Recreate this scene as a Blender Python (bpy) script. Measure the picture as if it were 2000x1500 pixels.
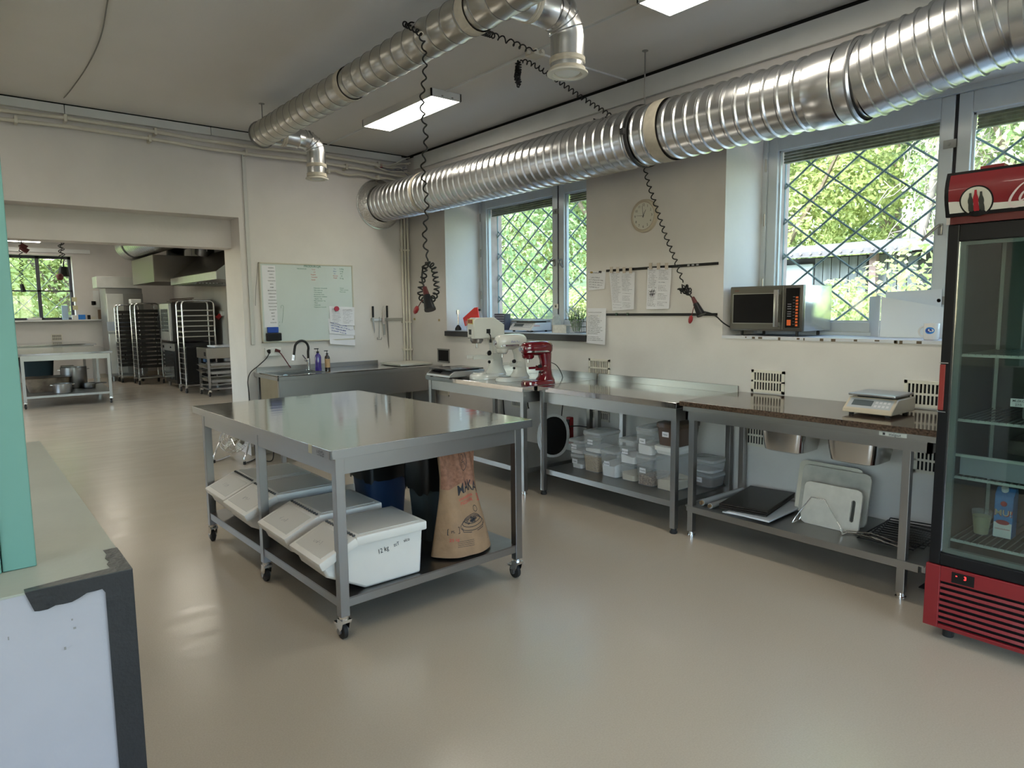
import bpy, bmesh, math, random
from mathutils import Vector, Matrix
random.seed(4)
R = math.radians; PI = math.pi
sc = bpy.context.scene
COL = sc.collection
for o in list(bpy.data.objects): bpy.data.objects.remove(o)

# ------------------------------------------------------------------ camera
YAW, PIT, ROL, FPX = R(39.377), R(6.275), R(-.619), 1329.2
CAM = Vector((0, 0, 1.5))
FW = Vector((math.sin(YAW)*math.cos(PIT), math.cos(YAW)*math.cos(PIT), -math.sin(PIT)))
_rt = Vector((math.cos(YAW), -math.sin(YAW), 0)); _up = _rt.cross(FW)
RT = _rt*math.cos(ROL)+_up*math.sin(ROL); UP = -_rt*math.sin(ROL)+_up*math.cos(ROL)
cd = bpy.data.cameras.new('camera'); cam = bpy.data.objects.new('camera', cd); COL.objects.link(cam)
cd.sensor_width = 36; cd.lens = FPX*36/2000; cd.clip_start = .05; cd.clip_end = 300
m = Matrix((RT, UP, -FW)).transposed().to_4x4(); m.translation = CAM; cam.matrix_world = m
sc.camera = cam
# ------------------------------------------------------------------ world, sun, exposure
w = bpy.data.worlds.new('world'); sc.world = w; w.use_nodes = True
nt = w.node_tree; bg = nt.nodes['Background']
sky = nt.nodes.new('ShaderNodeTexSky'); sky.sky_type = 'NISHITA'
sky.sun_disc = False; sky.sun_elevation = R(48); sky.sun_rotation = R(279); sky.air_density = 1.2; sky.dust_density = 1.5
nt.links.new(sky.outputs[0], bg.inputs[0]); bg.inputs[1].default_value = 1.0
sd = bpy.data.lights.new('sun', 'SUN'); sd.energy = 3.3; sd.angle = R(.6); sd.color = (1, .95, .85)
sun = bpy.data.objects.new('sun', sd); COL.objects.link(sun); sun.location = (-20, -5, 30)
sun.rotation_euler = Vector((.66, -.10, -.85)).to_track_quat('-Z', 'Y').to_euler()
LAMP = 7.5
sc.view_settings.view_transform = 'Standard'; sc.view_settings.look = 'None'
sc.view_settings.gamma = 1; sc.view_settings.use_curve_mapping = False
sc.view_settings.exposure = 1.25
sc.cycles.sample_clamp_indirect = 4; sc.cycles.blur_glossy = .6; sc.cycles.caustics_reflective = False; sc.cycles.transparent_max_bounces = 24

# ------------------------------------------------------------------ helpers
def ray(u, v): return FW+RT*((u-1000)/FPX)-UP*((v-750)/FPX)
def U(u, v, X=None, Y=None, Z=None):
    """the point of the plane X=, Y= or Z= seen at pixel (u, v) of the photograph"""
    d = ray(u, v)
    k = (X-CAM.x)/d.x if X is not None else (Y-CAM.y)/d.y if Y is not None else (Z-CAM.z)/d.z
    return CAM+d*k

def _n(nt, t, **k):
    n = nt.nodes.new(t)
    for a, b in k.items(): setattr(n, a, b)
    return n
MATS = {}
def mat(name, col, rough=.5, metal=0., var=0., vs=6., bump=0., bs=60., stretch=None, spec=None, emit=None, trans=0., ior=1.45, col2=None, coat=0., rvar=0., alpha=1.):
    if name in MATS: return MATS[name]
    m = bpy.data.materials.new(name); m.use_nodes = True; nt = m.node_tree; L = nt.links
    b = nt.nodes['Principled BSDF']; b.inputs['Base Color'].default_value = (*col, 1)
    b.inputs['Roughness'].default_value = rough; b.inputs['Metallic'].default_value = metal
    b.inputs['Coat Weight'].default_value = coat; b.inputs['IOR'].default_value = ior
    b.inputs['Transmission Weight'].default_value = trans; b.inputs['Alpha'].default_value = alpha
    if spec is not None: b.inputs['Specular IOR Level'].default_value = spec
    if emit: b.inputs['Emission Color'].default_value = (*emit[0], 1); b.inputs['Emission Strength'].default_value = emit[1]
    tc = _n(nt, 'ShaderNodeTexCoord'); mp = _n(nt, 'ShaderNodeMapping'); L.new(tc.outputs['Object'], mp.inputs[0])
    if stretch: mp.inputs['Scale'].default_value = stretch
    if var or col2 or rvar:
        nz = _n(nt, 'ShaderNodeTexNoise'); nz.inputs['Scale'].default_value = vs; nz.inputs['Detail'].default_value = 5
        L.new(mp.outputs[0], nz.inputs[0])
        if var or col2:
            mx = _n(nt, 'ShaderNodeMix', data_type='RGBA')
            rp = _n(nt, 'ShaderNodeMapRange'); rp.inputs[1].default_value = .3; rp.inputs[2].default_value = .7
            L.new(nz.outputs[0], rp.inputs[0]); L.new(rp.outputs[0], mx.inputs[0])
            mx.inputs[6].default_value = (*[max(0, c*(1-var)) for c in col], 1)
            mx.inputs[7].default_value = (*(col2 or [min(1, c*(1+var)) for c in col]), 1)
            L.new(mx.outputs[2], b.inputs['Base Color'])
        if rvar:
            rr = _n(nt, 'ShaderNodeMapRange'); rr.inputs[1].default_value = .3; rr.inputs[2].default_value = .7
            rr.inputs[3].default_value = max(.02, rough-rvar); rr.inputs[4].default_value = rough+rvar
            L.new(nz.outputs[0], rr.inputs[0]); L.new(rr.outputs[0], b.inputs['Roughness'])
    if bump:
        n2 = _n(nt, 'ShaderNodeTexNoise'); n2.inputs['Scale'].default_value = bs; n2.inputs['Detail'].default_value = 4
        L.new(mp.outputs[0], n2.inputs[0]); bp = _n(nt, 'ShaderNodeBump'); bp.inputs['Strength'].default_value = bump
        bp.inputs['Distance'].default_value = .01
        L.new(n2.outputs[0], bp.inputs['Height']); L.new(bp.outputs[0], b.inputs['Normal'])
    MATS[name] = m
    return m

class MB:
    """collects shapes in world (or local) coordinates and links them as ONE mesh object"""
    def __init__(s): s.v = []; s.f = []; s.M = None
    def add(s, vs, fs):
        k = len(s.v)
        vs = [Vector(p) for p in vs]
        if s.M is not None: vs = [s.M @ p for p in vs]
        s.v += vs; s.f += [tuple(i+k for i in f) for f in fs]; return s
    def box(s, x0, y0, z0, x1, y1, z1, c=0.):
        """box; c bevels the twelve edges by cutting the corners (cheap chamfer)"""
        if x0 > x1: x0, x1 = x1, x0
        if y0 > y1: y0, y1 = y1, y0
        if z0 > z1: z0, z1 = z1, z0
        c = min(c, (x1-x0)*.45, (y1-y0)*.45, (z1-z0)*.45)
        if c <= 0:
            return s.add([(x, y, z) for z in (z0, z1) for y in (y0, y1) for x in (x0, x1)],
                         [(0, 2, 3, 1), (4, 5, 7, 6), (0, 1, 5, 4), (2, 6, 7, 3), (0, 4, 6, 2), (1, 3, 7, 5)])
        bm = bmesh.new(); bmesh.ops.create_cube(bm, size=1)
        for v in bm.verts: v.co = Vector(((x0+x1)/2+v.co.x*(x1-x0), (y0+y1)/2+v.co.y*(y1-y0), (z0+z1)/2+v.co.z*(z1-z0)))
        bmesh.ops.bevel(bm, geom=bm.edges[:]+bm.verts[:], offset=c, segments=2, profile=.5, affect='EDGES')
        bm.verts.index_update(); s.add([v.co.copy() for v in bm.verts], [[v.index for v in f.verts] for f in bm.faces]); bm.free(); return s
    def obox(s, c, size, ex, ey, ch=0.):
        ex = Vector(ex).normalized(); ez = ex.cross(Vector(ey)).normalized(); ey = ez.cross(ex)
        t = MB(); h = [a/2 for a in size]; t.box(-h[0], -h[1], -h[2], h[0], h[1], h[2], ch)
        return s.add([Vector(c)+ex*p.x+ey*p.y+ez*p.z for p in t.v], t.f)
    def cyl(s, p0, p1, r0, r1=None, n=16, cap=True):
        r1 = r0 if r1 is None else r1; p0 = Vector(p0); p1 = Vector(p1); d = (p1-p0).normalized()
        a = d.orthogonal().normalized(); b = d.cross(a)
        vs = [p+(a*math.cos(t)+b*math.sin(t))*r for p, r in ((p0, r0), (p1, r1)) for t in [2*PI*i/n for i in range(n)]]
        fs = [(i, (i+1) % n, n+(i+1) % n, n+i) for i in range(n)]
        if cap: fs += [tuple(range(n))[::-1], tuple(range(n, 2*n))]
        return s.add(vs, fs)
    def lathe(s, prof, c=(0, 0, 0), axis=(0, 0, 1), n=24, cap=False):
        c = Vector(c); d = Vector(axis).normalized(); a = Vector((1, 0, 0)) if abs(d.x) < .9 else Vector((0, 1, 0))
        a = (a-d*a.dot(d)).normalized(); b = d.cross(a); vs = []; fs = []; k = len(prof)
        for r, z in prof: vs += [c+d*z+(a*math.cos(t)+b*math.sin(t))*r for t in [2*PI*i/n for i in range(n)]]
        for j in range(k-1): fs += [(j*n+i, j*n+(i+1) % n, (j+1)*n+(i+1) % n, (j+1)*n+i) for i in range(n)]
        if cap: fs += [tuple(range(n))[::-1], tuple(range((k-1)*n, k*n))]
        return s.add(vs, fs)
    def tube(s, path, r, n=8, cap=True):
        P = [Vector(p) for p in path]; vs = []; fs = []; k = len(P); a = None
        for i, p in enumerate(P):
            d = (P[min(i+1, k-1)]-P[max(i-1, 0)]).normalized()
            a = d.orthogonal().normalized() if a is None else (a-d*a.dot(d)).normalized()
            b = d.cross(a); rr = r[i] if isinstance(r, (list, tuple)) else r
            vs += [p+(a*math.cos(t)+b*math.sin(t))*rr for t in [2*PI*j/n for j in range(n)]]
        for j in range(k-1): fs += [(j*n+i, j*n+(i+1) % n, (j+1)*n+(i+1) % n, (j+1)*n+i) for i in range(n)]
        if cap: fs += [tuple(range(n))[::-1], tuple(range((k-1)*n, k*n))]
        return s.add(vs, fs)
    def prism(s, poly, o, ex, ey, t):
        """polygon (x, y) in the plane o, ex, ey extruded by t along ex x ey"""
        o = Vector(o); ex = Vector(ex); ey = Vector(ey); n = ex.cross(ey).normalized()*t; k = len(poly)
        vs = [o+ex*x+ey*y for x, y in poly]; vs += [p+n for p in vs]
        return s.add(vs, [tuple(range(k))[::-1], tuple(range(k, 2*k))]+[(i, (i+1) % k, k+(i+1) % k, k+i) for i in range(k)])
    def loft(s, secs, n=24, cap=True):
        """secs: (centre, ex half vector, ey half vector, exponent)"""
        vs = []; fs = []; k = len(secs)
        for c, ex, ey, e in secs:
            c = Vector(c); ex = Vector(ex); ey = Vector(ey)
            for i in range(n):
                t = 2*PI*i/n; x = math.cos(t); y = math.sin(t)
                vs.append(c+ex*math.copysign(abs(x)**(2/e), x)+ey*math.copysign(abs(y)**(2/e), y))
        for j in range(k-1): fs += [(j*n+i, j*n+(i+1) % n, (j+1)*n+(i+1) % n, (j+1)*n+i) for i in range(n)]
        if cap: fs += [tuple(range(n))[::-1], tuple(range((k-1)*n, k*n))]
        return s.add(vs, fs)
    def quad(s, a, b, c, d): return s.add([a, b, c, d], [(0, 1, 2, 3)])
    def build(s, name, m, parent=None, smooth=0, local=False, bevel=0., sub=0):
        vs = s.v
        if parent is not None and not local:
            o = TW.get(parent.name, Matrix.Identity(4)).inverted(); vs = [o @ p for p in vs]
        me = bpy.data.meshes.new(name); me.from_pydata([tuple(p) for p in vs], [], s.f); me.update()
        bm = bmesh.new(); bm.from_mesh(me); bmesh.ops.recalc_face_normals(bm, faces=bm.faces[:]); bm.to_mesh(me); bm.free()
        if m: me.materials.append(m)
        ob = bpy.data.objects.new(name, me); COL.objects.link(ob)
        if parent is not None:
            ob.parent = parent; TW[ob.name] = TW.get(parent.name, Matrix.Identity(4))
        if bevel:
            md = ob.modifiers.new('bevel', 'BEVEL'); md.width = bevel; md.segments = 2; md.limit_method = 'ANGLE'; md.angle_limit = R(40)
        if sub:
            md = ob.modifiers.new('sub', 'SUBSURF'); md.levels = sub; md.render_levels = sub
        if smooth:
            me.polygons.foreach_set('use_smooth', [True]*len(me.polygons))
            try: me.set_sharp_from_angle(angle=R(smooth))
            except Exception: pass
        return ob
TW = {}     # world matrix of each thing (parts are authored in world coordinates)
def thing(name, label, cat, loc=(0, 0, 0), rz=0., group=None):
    o = bpy.data.objects.new(name, None); COL.objects.link(o); o.empty_display_size = .1
    o.location = loc; o.rotation_euler = (0, 0, rz); TW[o.name] = Matrix.Translation(Vector(loc)) @ Matrix.Rotation(rz, 4, 'Z')
    return tag(o, label, cat, group)
def tag(o, label, cat=None, group=None):
    o['label'] = label
    if cat: o['category'] = cat
    if group: o['group'] = group
    return o
def part(mb, name, m, parent, label=None, **k):
    o = mb.build(name, m, parent, **k)
    if label: o['label'] = label
    return o
def stuff(o): o['kind'] = 'stuff'; return o
def struct(mb, name, m, parent=None, **k):
    o = mb.build(name, m, parent, **k)
    if parent is None: o['kind'] = 'structure'
    return o
def single(mb, name, m, label, cat, group=None, **k): return tag(mb.build(name, m, **k), label, cat, group)
def dup(root, loc=None, rz=None, label=None, group=None):
    def cp(o, par):
        c = o.copy(); COL.objects.link(c)
        if par is not None: c.parent = par
        for ch in list(KIDS.get(o.name, [])): cp(ch, c)
        return c
    global KIDS
    KIDS = {}
    for o in COL.objects:
        if o.parent: KIDS.setdefault(o.parent.name, []).append(o)
    r = cp(root, None)
    if loc is not None: r.location = loc
    if rz is not None: r.rotation_euler = (0, 0, rz)
    if label: r['label'] = label
    if group: r['group'] = group
    return r
KIDS = {}
def smoothpath(P, k=8):
    P = [Vector(p) for p in P]; Q = [P[0]*2-P[1]]+P+[P[-1]*2-P[-2]]; out = []
    for i in range(1, len(Q)-2):
        a, b, c, d = Q[i-1:i+3]
        for j in range(k):
            t = j/k; out.append(.5*((2*b)+(c-a)*t+(2*a-5*b+4*c-d)*t*t+(3*b-a-3*c+d)*t**3))
    return out+[P[-1]]
def coil(mb, path, turns, rc, rw, per=9, n=5):
    P = smoothpath(path, 10); L = [0]
    for a, b in zip(P, P[1:]): L.append(L[-1]+(b-a).length)
    N = int(turns*per); out = []; j = 0; a = None
    for i in range(N+1):
        s = L[-1]*i/N
        while j < len(L)-2 and L[j+1] < s: j += 1
        t = (s-L[j])/max(1e-9, L[j+1]-L[j]); p = P[j].lerp(P[j+1], t); d = (P[j+1]-P[j]).normalized()
        a = d.orthogonal().normalized() if a is None else (a-d*a.dot(d)).normalized(); b = d.cross(a)
        e = min(1, i/per, (N-i)/per) if N > 2*per else 1; th = 2*PI*i/per
        out.append(p+(a*math.cos(th)+b*math.sin(th))*rc*e)
    return mb.tube(out, rw, n)
_TX = {}
def textmesh(s, size, bold=False):
    k = (s, size)
    if k in _TX: return _TX[k]
    cu = bpy.data.curves.new('t', 'FONT'); cu.body = s; cu.size = size; cu.resolution_u = 2
    cu.offset = size*.008 if bold else 0
    cu.align_x = 'CENTER'; cu.align_y = 'CENTER'
    o = bpy.data.objects.new('t', cu); me = o.to_mesh()
    r = ([v.co.copy() for v in me.vertices], [tuple(p.vertices) for p in me.polygons])
    o.to_mesh_clear(); bpy.data.objects.remove(o); _TX[k] = r
    return r
def text(mb, s, size, o, ex, ey, bold=False, sx=1., fn=None):
    vs, fs = textmesh(s, size, bold); o = Vector(o or (0, 0, 0)); ex = Vector(ex).normalized(); ey = Vector(ey).normalized()
    mb.add([fn(p.x*sx, p.y) if fn else o+ex*p.x*sx+ey*p.y for p in vs], fs); return mb
def scrawl(mb, o, ex, ey, width, h, rnd, th=None, fill=1., fn=None):
    """one line of handwriting too small to read: short pen strokes"""
    o = Vector(o); ex = Vector(ex); ey = Vector(ey); th = th or h*.16; x = 0
    while x < width:
        if rnd.random() < .14: x += h*.5; continue
        k = rnd.randint(2, 3); pts = [(x+h*.35*i/k+rnd.uniform(-.06, .06)*h, rnd.choice((-.42, 0, .42))*h) for i in range(k+1)]
        for (a, b), (c, d) in zip(pts, pts[1:]):
            l = math.hypot(c-a, d-b)
            if l < 1e-6: continue
            nx, ny = -(d-b)/l*th/2, (c-a)/l*th/2
            mb.add([o+ex*p+ey*q for p, q in ((a-nx, b-ny), (c-nx, d-ny), (c+nx, d+ny), (a+nx, b+ny))], [(0, 1, 2, 3)])
        x += h*.55
    return mb

# ------------------------------------------------------------------ materials
STEEL = mat('brushed_steel', (.36, .355, .345), .33, 1.)
STEELX = mat('brushed_steel_top', (.60, .60, .60), .10, 1., bump=.10, bs=1.6, stretch=(1, 5, 1))
STEELD = mat('dull_steel', (.34, .335, .32), .38, 1.)
CHROME = mat('chrome', (.8, .8, .8), .12, 1.)
GALV = mat('galvanised_steel', (.62, .62, .61), .27, 1.)
GALVD = mat('galvanised_dark_seam', (.22, .22, .22), .5, 1.)  # darker steel for duct seams and joint rings
WALL = mat('wall_paint', (.64, .61, .58), .75, var=.035, vs=3, bump=.10, bs=35)
CEIL = mat('ceiling_paint', (.75, .73, .69), .85, var=.02, vs=2, bump=.08, bs=50)
TRIM = mat('trim_paint', (.66, .66, .63), .6, var=.04)
WHITE = mat('white_paint', (.72, .73, .72), .35, var=.03)
WPLAS = mat('white_plastic', (.70, .70, .68), .38, var=.03)
IVORY = mat('ivory_plastic', (.66, .62, .53), .45)
BLACK = mat('black_plastic', (.008, .008, .009), .45, spec=.3)
RUBBER = mat('black_rubber', (.02, .02, .02), .7)
DARK = mat('dark_void', (.004, .004, .004), .9)
DGREY = mat('dark_grey_board', (.055, .055, .06), .45, var=.1)
RED = mat('red_plastic', (.28, .015, .018), .35)
PAPER = mat('paper', (.72, .72, .75), .8, var=.03)
INK = mat('black_ink', (.02, .02, .025), .7)
GINK = mat('green_ink', (.02, .16, .09), .7)
RINK = mat('red_ink', (.55, .08, .06), .7)
BINK = mat('blue_ink', (.08, .12, .4), .7)
GREYINK = mat('grey_print', (.25, .25, .28), .8)
CREAMP = mat('cream_pipe_paint', (.62, .59, .50), .45, var=.05)
TAPE = mat('masking_tape', (.55, .50, .40), .7, var=.1, vs=25)
GLASS = mat('clear_glass', (.85, .95, .92), .0, trans=1., ior=1.45)
def thinglass(name, tint, fac, rough=.02):
    m = bpy.data.materials.new(name); m.use_nodes = True; nt = m.node_tree; nt.nodes.clear()
    o = _n(nt, 'ShaderNodeOutputMaterial'); t = _n(nt, 'ShaderNodeBsdfTransparent'); g = _n(nt, 'ShaderNodeBsdfGlossy')
    t.inputs[0].default_value = (*tint, 1); g.inputs['Roughness'].default_value = rough
    mx = _n(nt, 'ShaderNodeMixShader'); fr = _n(nt, 'ShaderNodeFresnel'); fr.inputs[0].default_value = 1.5
    mm = _n(nt, 'ShaderNodeMath', operation='MULTIPLY_ADD'); mm.inputs[1].default_value = 1.; mm.inputs[2].default_value = fac
    ge = _n(nt, 'ShaderNodeNewGeometry'); io = _n(nt, 'ShaderNodeMath', operation='MULTIPLY_ADD'); io.inputs[1].default_value = 1/1.5-1.5; io.inputs[2].default_value = 1.5
    nt.links.new(ge.outputs['Backfacing'], io.inputs[0]); nt.links.new(io.outputs[0], fr.inputs[0])
    nt.links.new(fr.outputs[0], mm.inputs[0]); nt.links.new(mm.outputs[0], mx.inputs[0])
    nt.links.new(t.outputs[0], mx.inputs[1]); nt.links.new(g.outputs[0], mx.inputs[2]); nt.links.new(mx.outputs[0], o.inputs[0])
    return m
PANE = thinglass('window_pane', (.93, .97, .96), .02)
FRIDGEGLASS = thinglass('fridge_glass', (.80, .86, .84), .04)
def milky(name, col, a):
    """clear food-box plastic: part transparent, part milky"""
    m = bpy.data.materials.new(name); m.use_nodes = True; nt = m.node_tree; b = nt.nodes['Principled BSDF']
    b.inputs['Base Color'].default_value = (*col, 1); b.inputs['Roughness'].default_value = .22; b.inputs['Alpha'].default_value = a
    return m
BOXP = milky('clear_box_plastic', (.66, .68, .68), .24)
LIDP = milky('clear_lid_plastic', (.68, .70, .70), .42)
# ================================================================== THE SETTING
XW, XF, YB, YB2, HC = 4.32, 4.84, 7.18, 7.70, 3.30
YF = 18.4            # end wall of the kitchen behind
def floormat():
    m = bpy.data.materials.new('resin_floor'); m.use_nodes = True; nt = m.node_tree; L = nt.links; b = nt.nodes['Principled BSDF']
    tc = _n(nt, 'ShaderNodeTexCoord')
    n1 = _n(nt, 'ShaderNodeTexNoise'); n1.inputs['Scale'].default_value = .9; n1.inputs['Detail'].default_value = 4
    n2 = _n(nt, 'ShaderNodeTexNoise'); n2.inputs['Scale'].default_value = 160; n2.inputs['Detail'].default_value = 3
    n3 = _n(nt, 'ShaderNodeTexNoise'); n3.inputs['Scale'].default_value = 2.2; n3.inputs['Detail'].default_value = 6; n3.inputs['Distortion'].default_value = 2.5
    mp = _n(nt, 'ShaderNodeMapping'); mp.inputs['Scale'].default_value = (.35, 1.3, 1); mp.inputs['Rotation'].default_value = (0, 0, R(25))
    for n in (n1, n2): L.new(tc.outputs['Object'], n.inputs[0])
    L.new(tc.outputs['Object'], mp.inputs[0]); L.new(mp.outputs[0], n3.inputs[0])
    mx = _n(nt, 'ShaderNodeMix', data_type='RGBA'); mx.inputs[6].default_value = (.42, .36, .285, 1); mx.inputs[7].default_value = (.45, .385, .305, 1)
    L.new(n1.outputs[0], mx.inputs[0])
    m2 = _n(nt, 'ShaderNodeMix', data_type='RGBA', blend_type='MULTIPLY'); m2.inputs[0].default_value = .35
    L.new(mx.outputs[2], m2.inputs[6])
    r2 = _n(nt, 'ShaderNodeMapRange'); r2.inputs[1].default_value = .3; r2.inputs[2].default_value = .7; r2.inputs[3].default_value = .82; r2.inputs[4].default_value = 1.1
    L.new(n2.outputs[0], r2.inputs[0]); L.new(r2.outputs[0], m2.inputs[7]); L.new(m2.outputs[2], b.inputs['Base Color'])
    rr = _n(nt, 'ShaderNodeMapRange'); rr.inputs[1].default_value = .35; rr.inputs[2].default_value = .65; rr.inputs[3].default_value = .19; rr.inputs[4].default_value = .27
    L.new(n3.outputs[0], rr.inputs[0]); L.new(rr.outputs[0], b.inputs['Roughness'])
    bp = _n(nt, 'ShaderNodeBump'); bp.inputs['Strength'].default_value = .10; bp.inputs['Distance'].default_value = .004
    L.new(n2.outputs[0], bp.inputs['Height']); L.new(bp.outputs[0], b.inputs['Normal'])
    return m
FLOOR = floormat()
struct(MB().box(-3.2, -3.4, -.2, XF+.25, YF+.4, 0), 'floor', FLOOR)
struct(MB().box(-3.2, -3.4, HC, XF+.25, YB+.26, HC+.3), 'ceiling', CEIL)
struct(MB().box(-3.2, YB+.26, HC+.05, XF+.25, YF+.4, HC+.3), 'ceiling', CEIL)
# window wall: solid pieces around the openings
W1 = (4.225, 6.41); W2 = (.30, 2.852); ZS1, ZS2, ZT = 1.265, 1.295, 2.80
XO = XF+.24
m = MB()
def wseg(y0, y1, z0, z1): m.box(XW, y0, z0, XO, y1, z1)
wseg(-3.4, W2[0], 0, HC+.1); wseg(W2[1], W1[0], 0, HC+.1); wseg(W1[1], YB2+.0, 0, HC+.1)
wseg(W2[0], W2[1], 0, ZS2-.02); wseg(W1[0], W1[1], 0, ZS1-.03); wseg(W2[0], W2[1], ZT, HC+.1); wseg(W1[0], W1[1], ZT, HC+.1)
struct(m, 'wall_right', WALL)
m = MB()
m.box(2.337, YB, 0, XW, YB2, HC+.1); m.box(-3.2, YB, 2.451, 2.337, YB+.27, HC+.1); m.box(-3.2, YB+.27, 2.165, 2.337, YB2, HC+.1); m.box(-3.2, YB, 0, -1.6, YB2, 2.451)
struct(m, 'wall_back', WALL)
FX0, FX1, FZ0, FZ1 = .2, 3.9, .85, 2.95      # unseen wide window added behind the camera for fill daylight
struct(MB().box(-3.2, -3.6, 0, FX0, -3.4, HC+.1).box(FX1, -3.6, 0, XO, -3.4, HC+.1).box(FX0, -3.6, 0, FX1, -3.4, FZ0).box(FX0, -3.6, FZ1, FX1, -3.4, HC+.1), 'wall_front', WALL)
LY0, LY1 = 9.6, 12.6  # opening of an unseen kitchen window added for fill daylight
SY0, SY1, SZ0, SZ1 = -2.7, .85, 1.15, 2.6  # opening of an unseen left-wall window added to brighten under the benches
struct(MB().box(-3.4, -3.6, 0, -3.2, SY0, HC+.1).box(-3.4, SY1, 0, -3.2, LY0, HC+.1).box(-3.4, SY0, 0, -3.2, SY1, SZ0).box(-3.4, SY0, SZ1, -3.2, SY1, HC+.1).box(-3.4, LY1, 0, -3.2, YF+.6, HC+.1).box(-3.4, LY0, 0, -3.2, LY1, 1.1).box(-3.4, LY0, 2.95, -3.2, LY1, HC+.1), 'wall_left', WALL)
# kitchen behind
m = MB(); WX0, WX1, WZ0, WZ1 = 1.00, 2.24, 1.37, 2.80
m.box(-3.2, YF, 0, WX0, YF+.4, HC+.1); m.box(WX1, YF, 0, XO, YF+.4, HC+.1); m.box(WX0, YF, 0, WX1, YF+.4, WZ0); m.box(WX0, YF, WZ1, WX1, YF+.4, HC+.1)
struct(m, 'wall_north', WALL)
m = MB().box(XW, YB2, 0, XO, 9.0, HC+.1).box(XW, 9.0, 0, XO, 11.0, 1.3).box(XW, 9.0, 2.8, XO, 11.0, HC+.1).box(XW, 11.0, 0, XO, YF+.4, HC+.1)
struct(m, 'wall_east', WALL)
# boards along the tops of the walls, dark strips as painted gap shadow
m = MB().box(XW-.03, -3.4, 3.12, XW, 6.98, 3.27); struct(m, 'trim_1', TRIM, bevel=.003)
m = MB().box(XW-.012, -3.4, 3.27, XW+.01, YB, HC+.002); struct(m, 'gap_shade_1', DARK)
m = MB()
for a, b in ((-3.2, .9), (.905, 2.10), (2.105, 3.2), (3.205, 4.22)): m.box(a, YB-.05, 3.215, b, YB, HC-.012)
struct(m, 'trim_3', TRIM, bevel=.002)
struct(MB().box(-3.2, YB-.04, HC-.012, 4.3, YB+.0, HC+.002), 'gap_shade_2', DARK)
struct(MB().box(2.34, YB-.015, 0, XW, YB, .09), 'baseboard_back', mat('floor_cove', (.42, .37, .29), .5))
# window sills
struct(MB().box(XW-.035, W1[0]-.02, ZS1-.056, XF, W1[1], ZS1, .002), 'trim_5', mat('dark_sill_board', (.03, .03, .033), .5))
struct(MB().box(XW+.001, W1[0], ZS1, XF, W1[1], ZS1+.006), 'trim_6', mat('sill_top', (.42, .46, .52), .35))
struct(MB().box(XW-.006, W2[0], ZS2-.02, XF, W2[1], ZS2), 'trim_7', mat('plastered_sill', (.60, .62, .66), .4, var=.05))
m = MB(); rnd = random.Random(3)
for i in range(16):
    y = rnd.uniform(1.3, 2.84); m.box(XW-.0085, y, ZS2-.012-rnd.uniform(0, .012), XW-.006, y+rnd.uniform(.006, .03), ZS2-.004)
struct(m, 'trim_8', mat('chipped_plaster', (.12, .09, .06), .9))

FRAME = mat('window_frame_paint', (.58, .62, .64), .38, var=.04)
BAR = mat('window_grille_paint', (.17, .23, .23), .6)
BLIND = mat('dirty_blind_slats', (.20, .19, .13), .45, var=.3, vs=20)
BRICKM = mat('outer_brick', (.36, .27, .23), .9, var=.2, vs=10)
def casement(t, y0, y1, z0, z1, hinge, st=.075):
    """one opening sash: four members, the inner bead, the pane"""
    x0, x1 = XF-.03, XF+.045
    f = MB().box(x0, y0, z0, x1, y0+st, z1, .006).box(x0, y1-st, z0, x1, y1, z1, .006).box(x0+.002, y0+st, z0, x1, y1-st, z0+st, .004).box(x0+.002, y0+st, z1-st-.05, x1, y1-st, z1, .004)
    s = part(f, 'sash', FRAME, t)
    p = MB().box(XF+.012, y0+st-.01, z0+st-.01, XF+.016, y1-st+.01, z1-st-.04); part(p, 'pane', PANE, s)
    b = MB(); a, c = y0+st, y1-st; d, e = z0+st, z1-st-.05
    for q in ((a, a+.012, d, e), (c-.012, c, d, e), (a, c, d, d+.012), (a, c, e-.012, e)): b.box(XF-.002, q[0], q[2], XF+.012, q[1], q[3])
    part(b, 'glazing_bead', FRAME, s)
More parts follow.
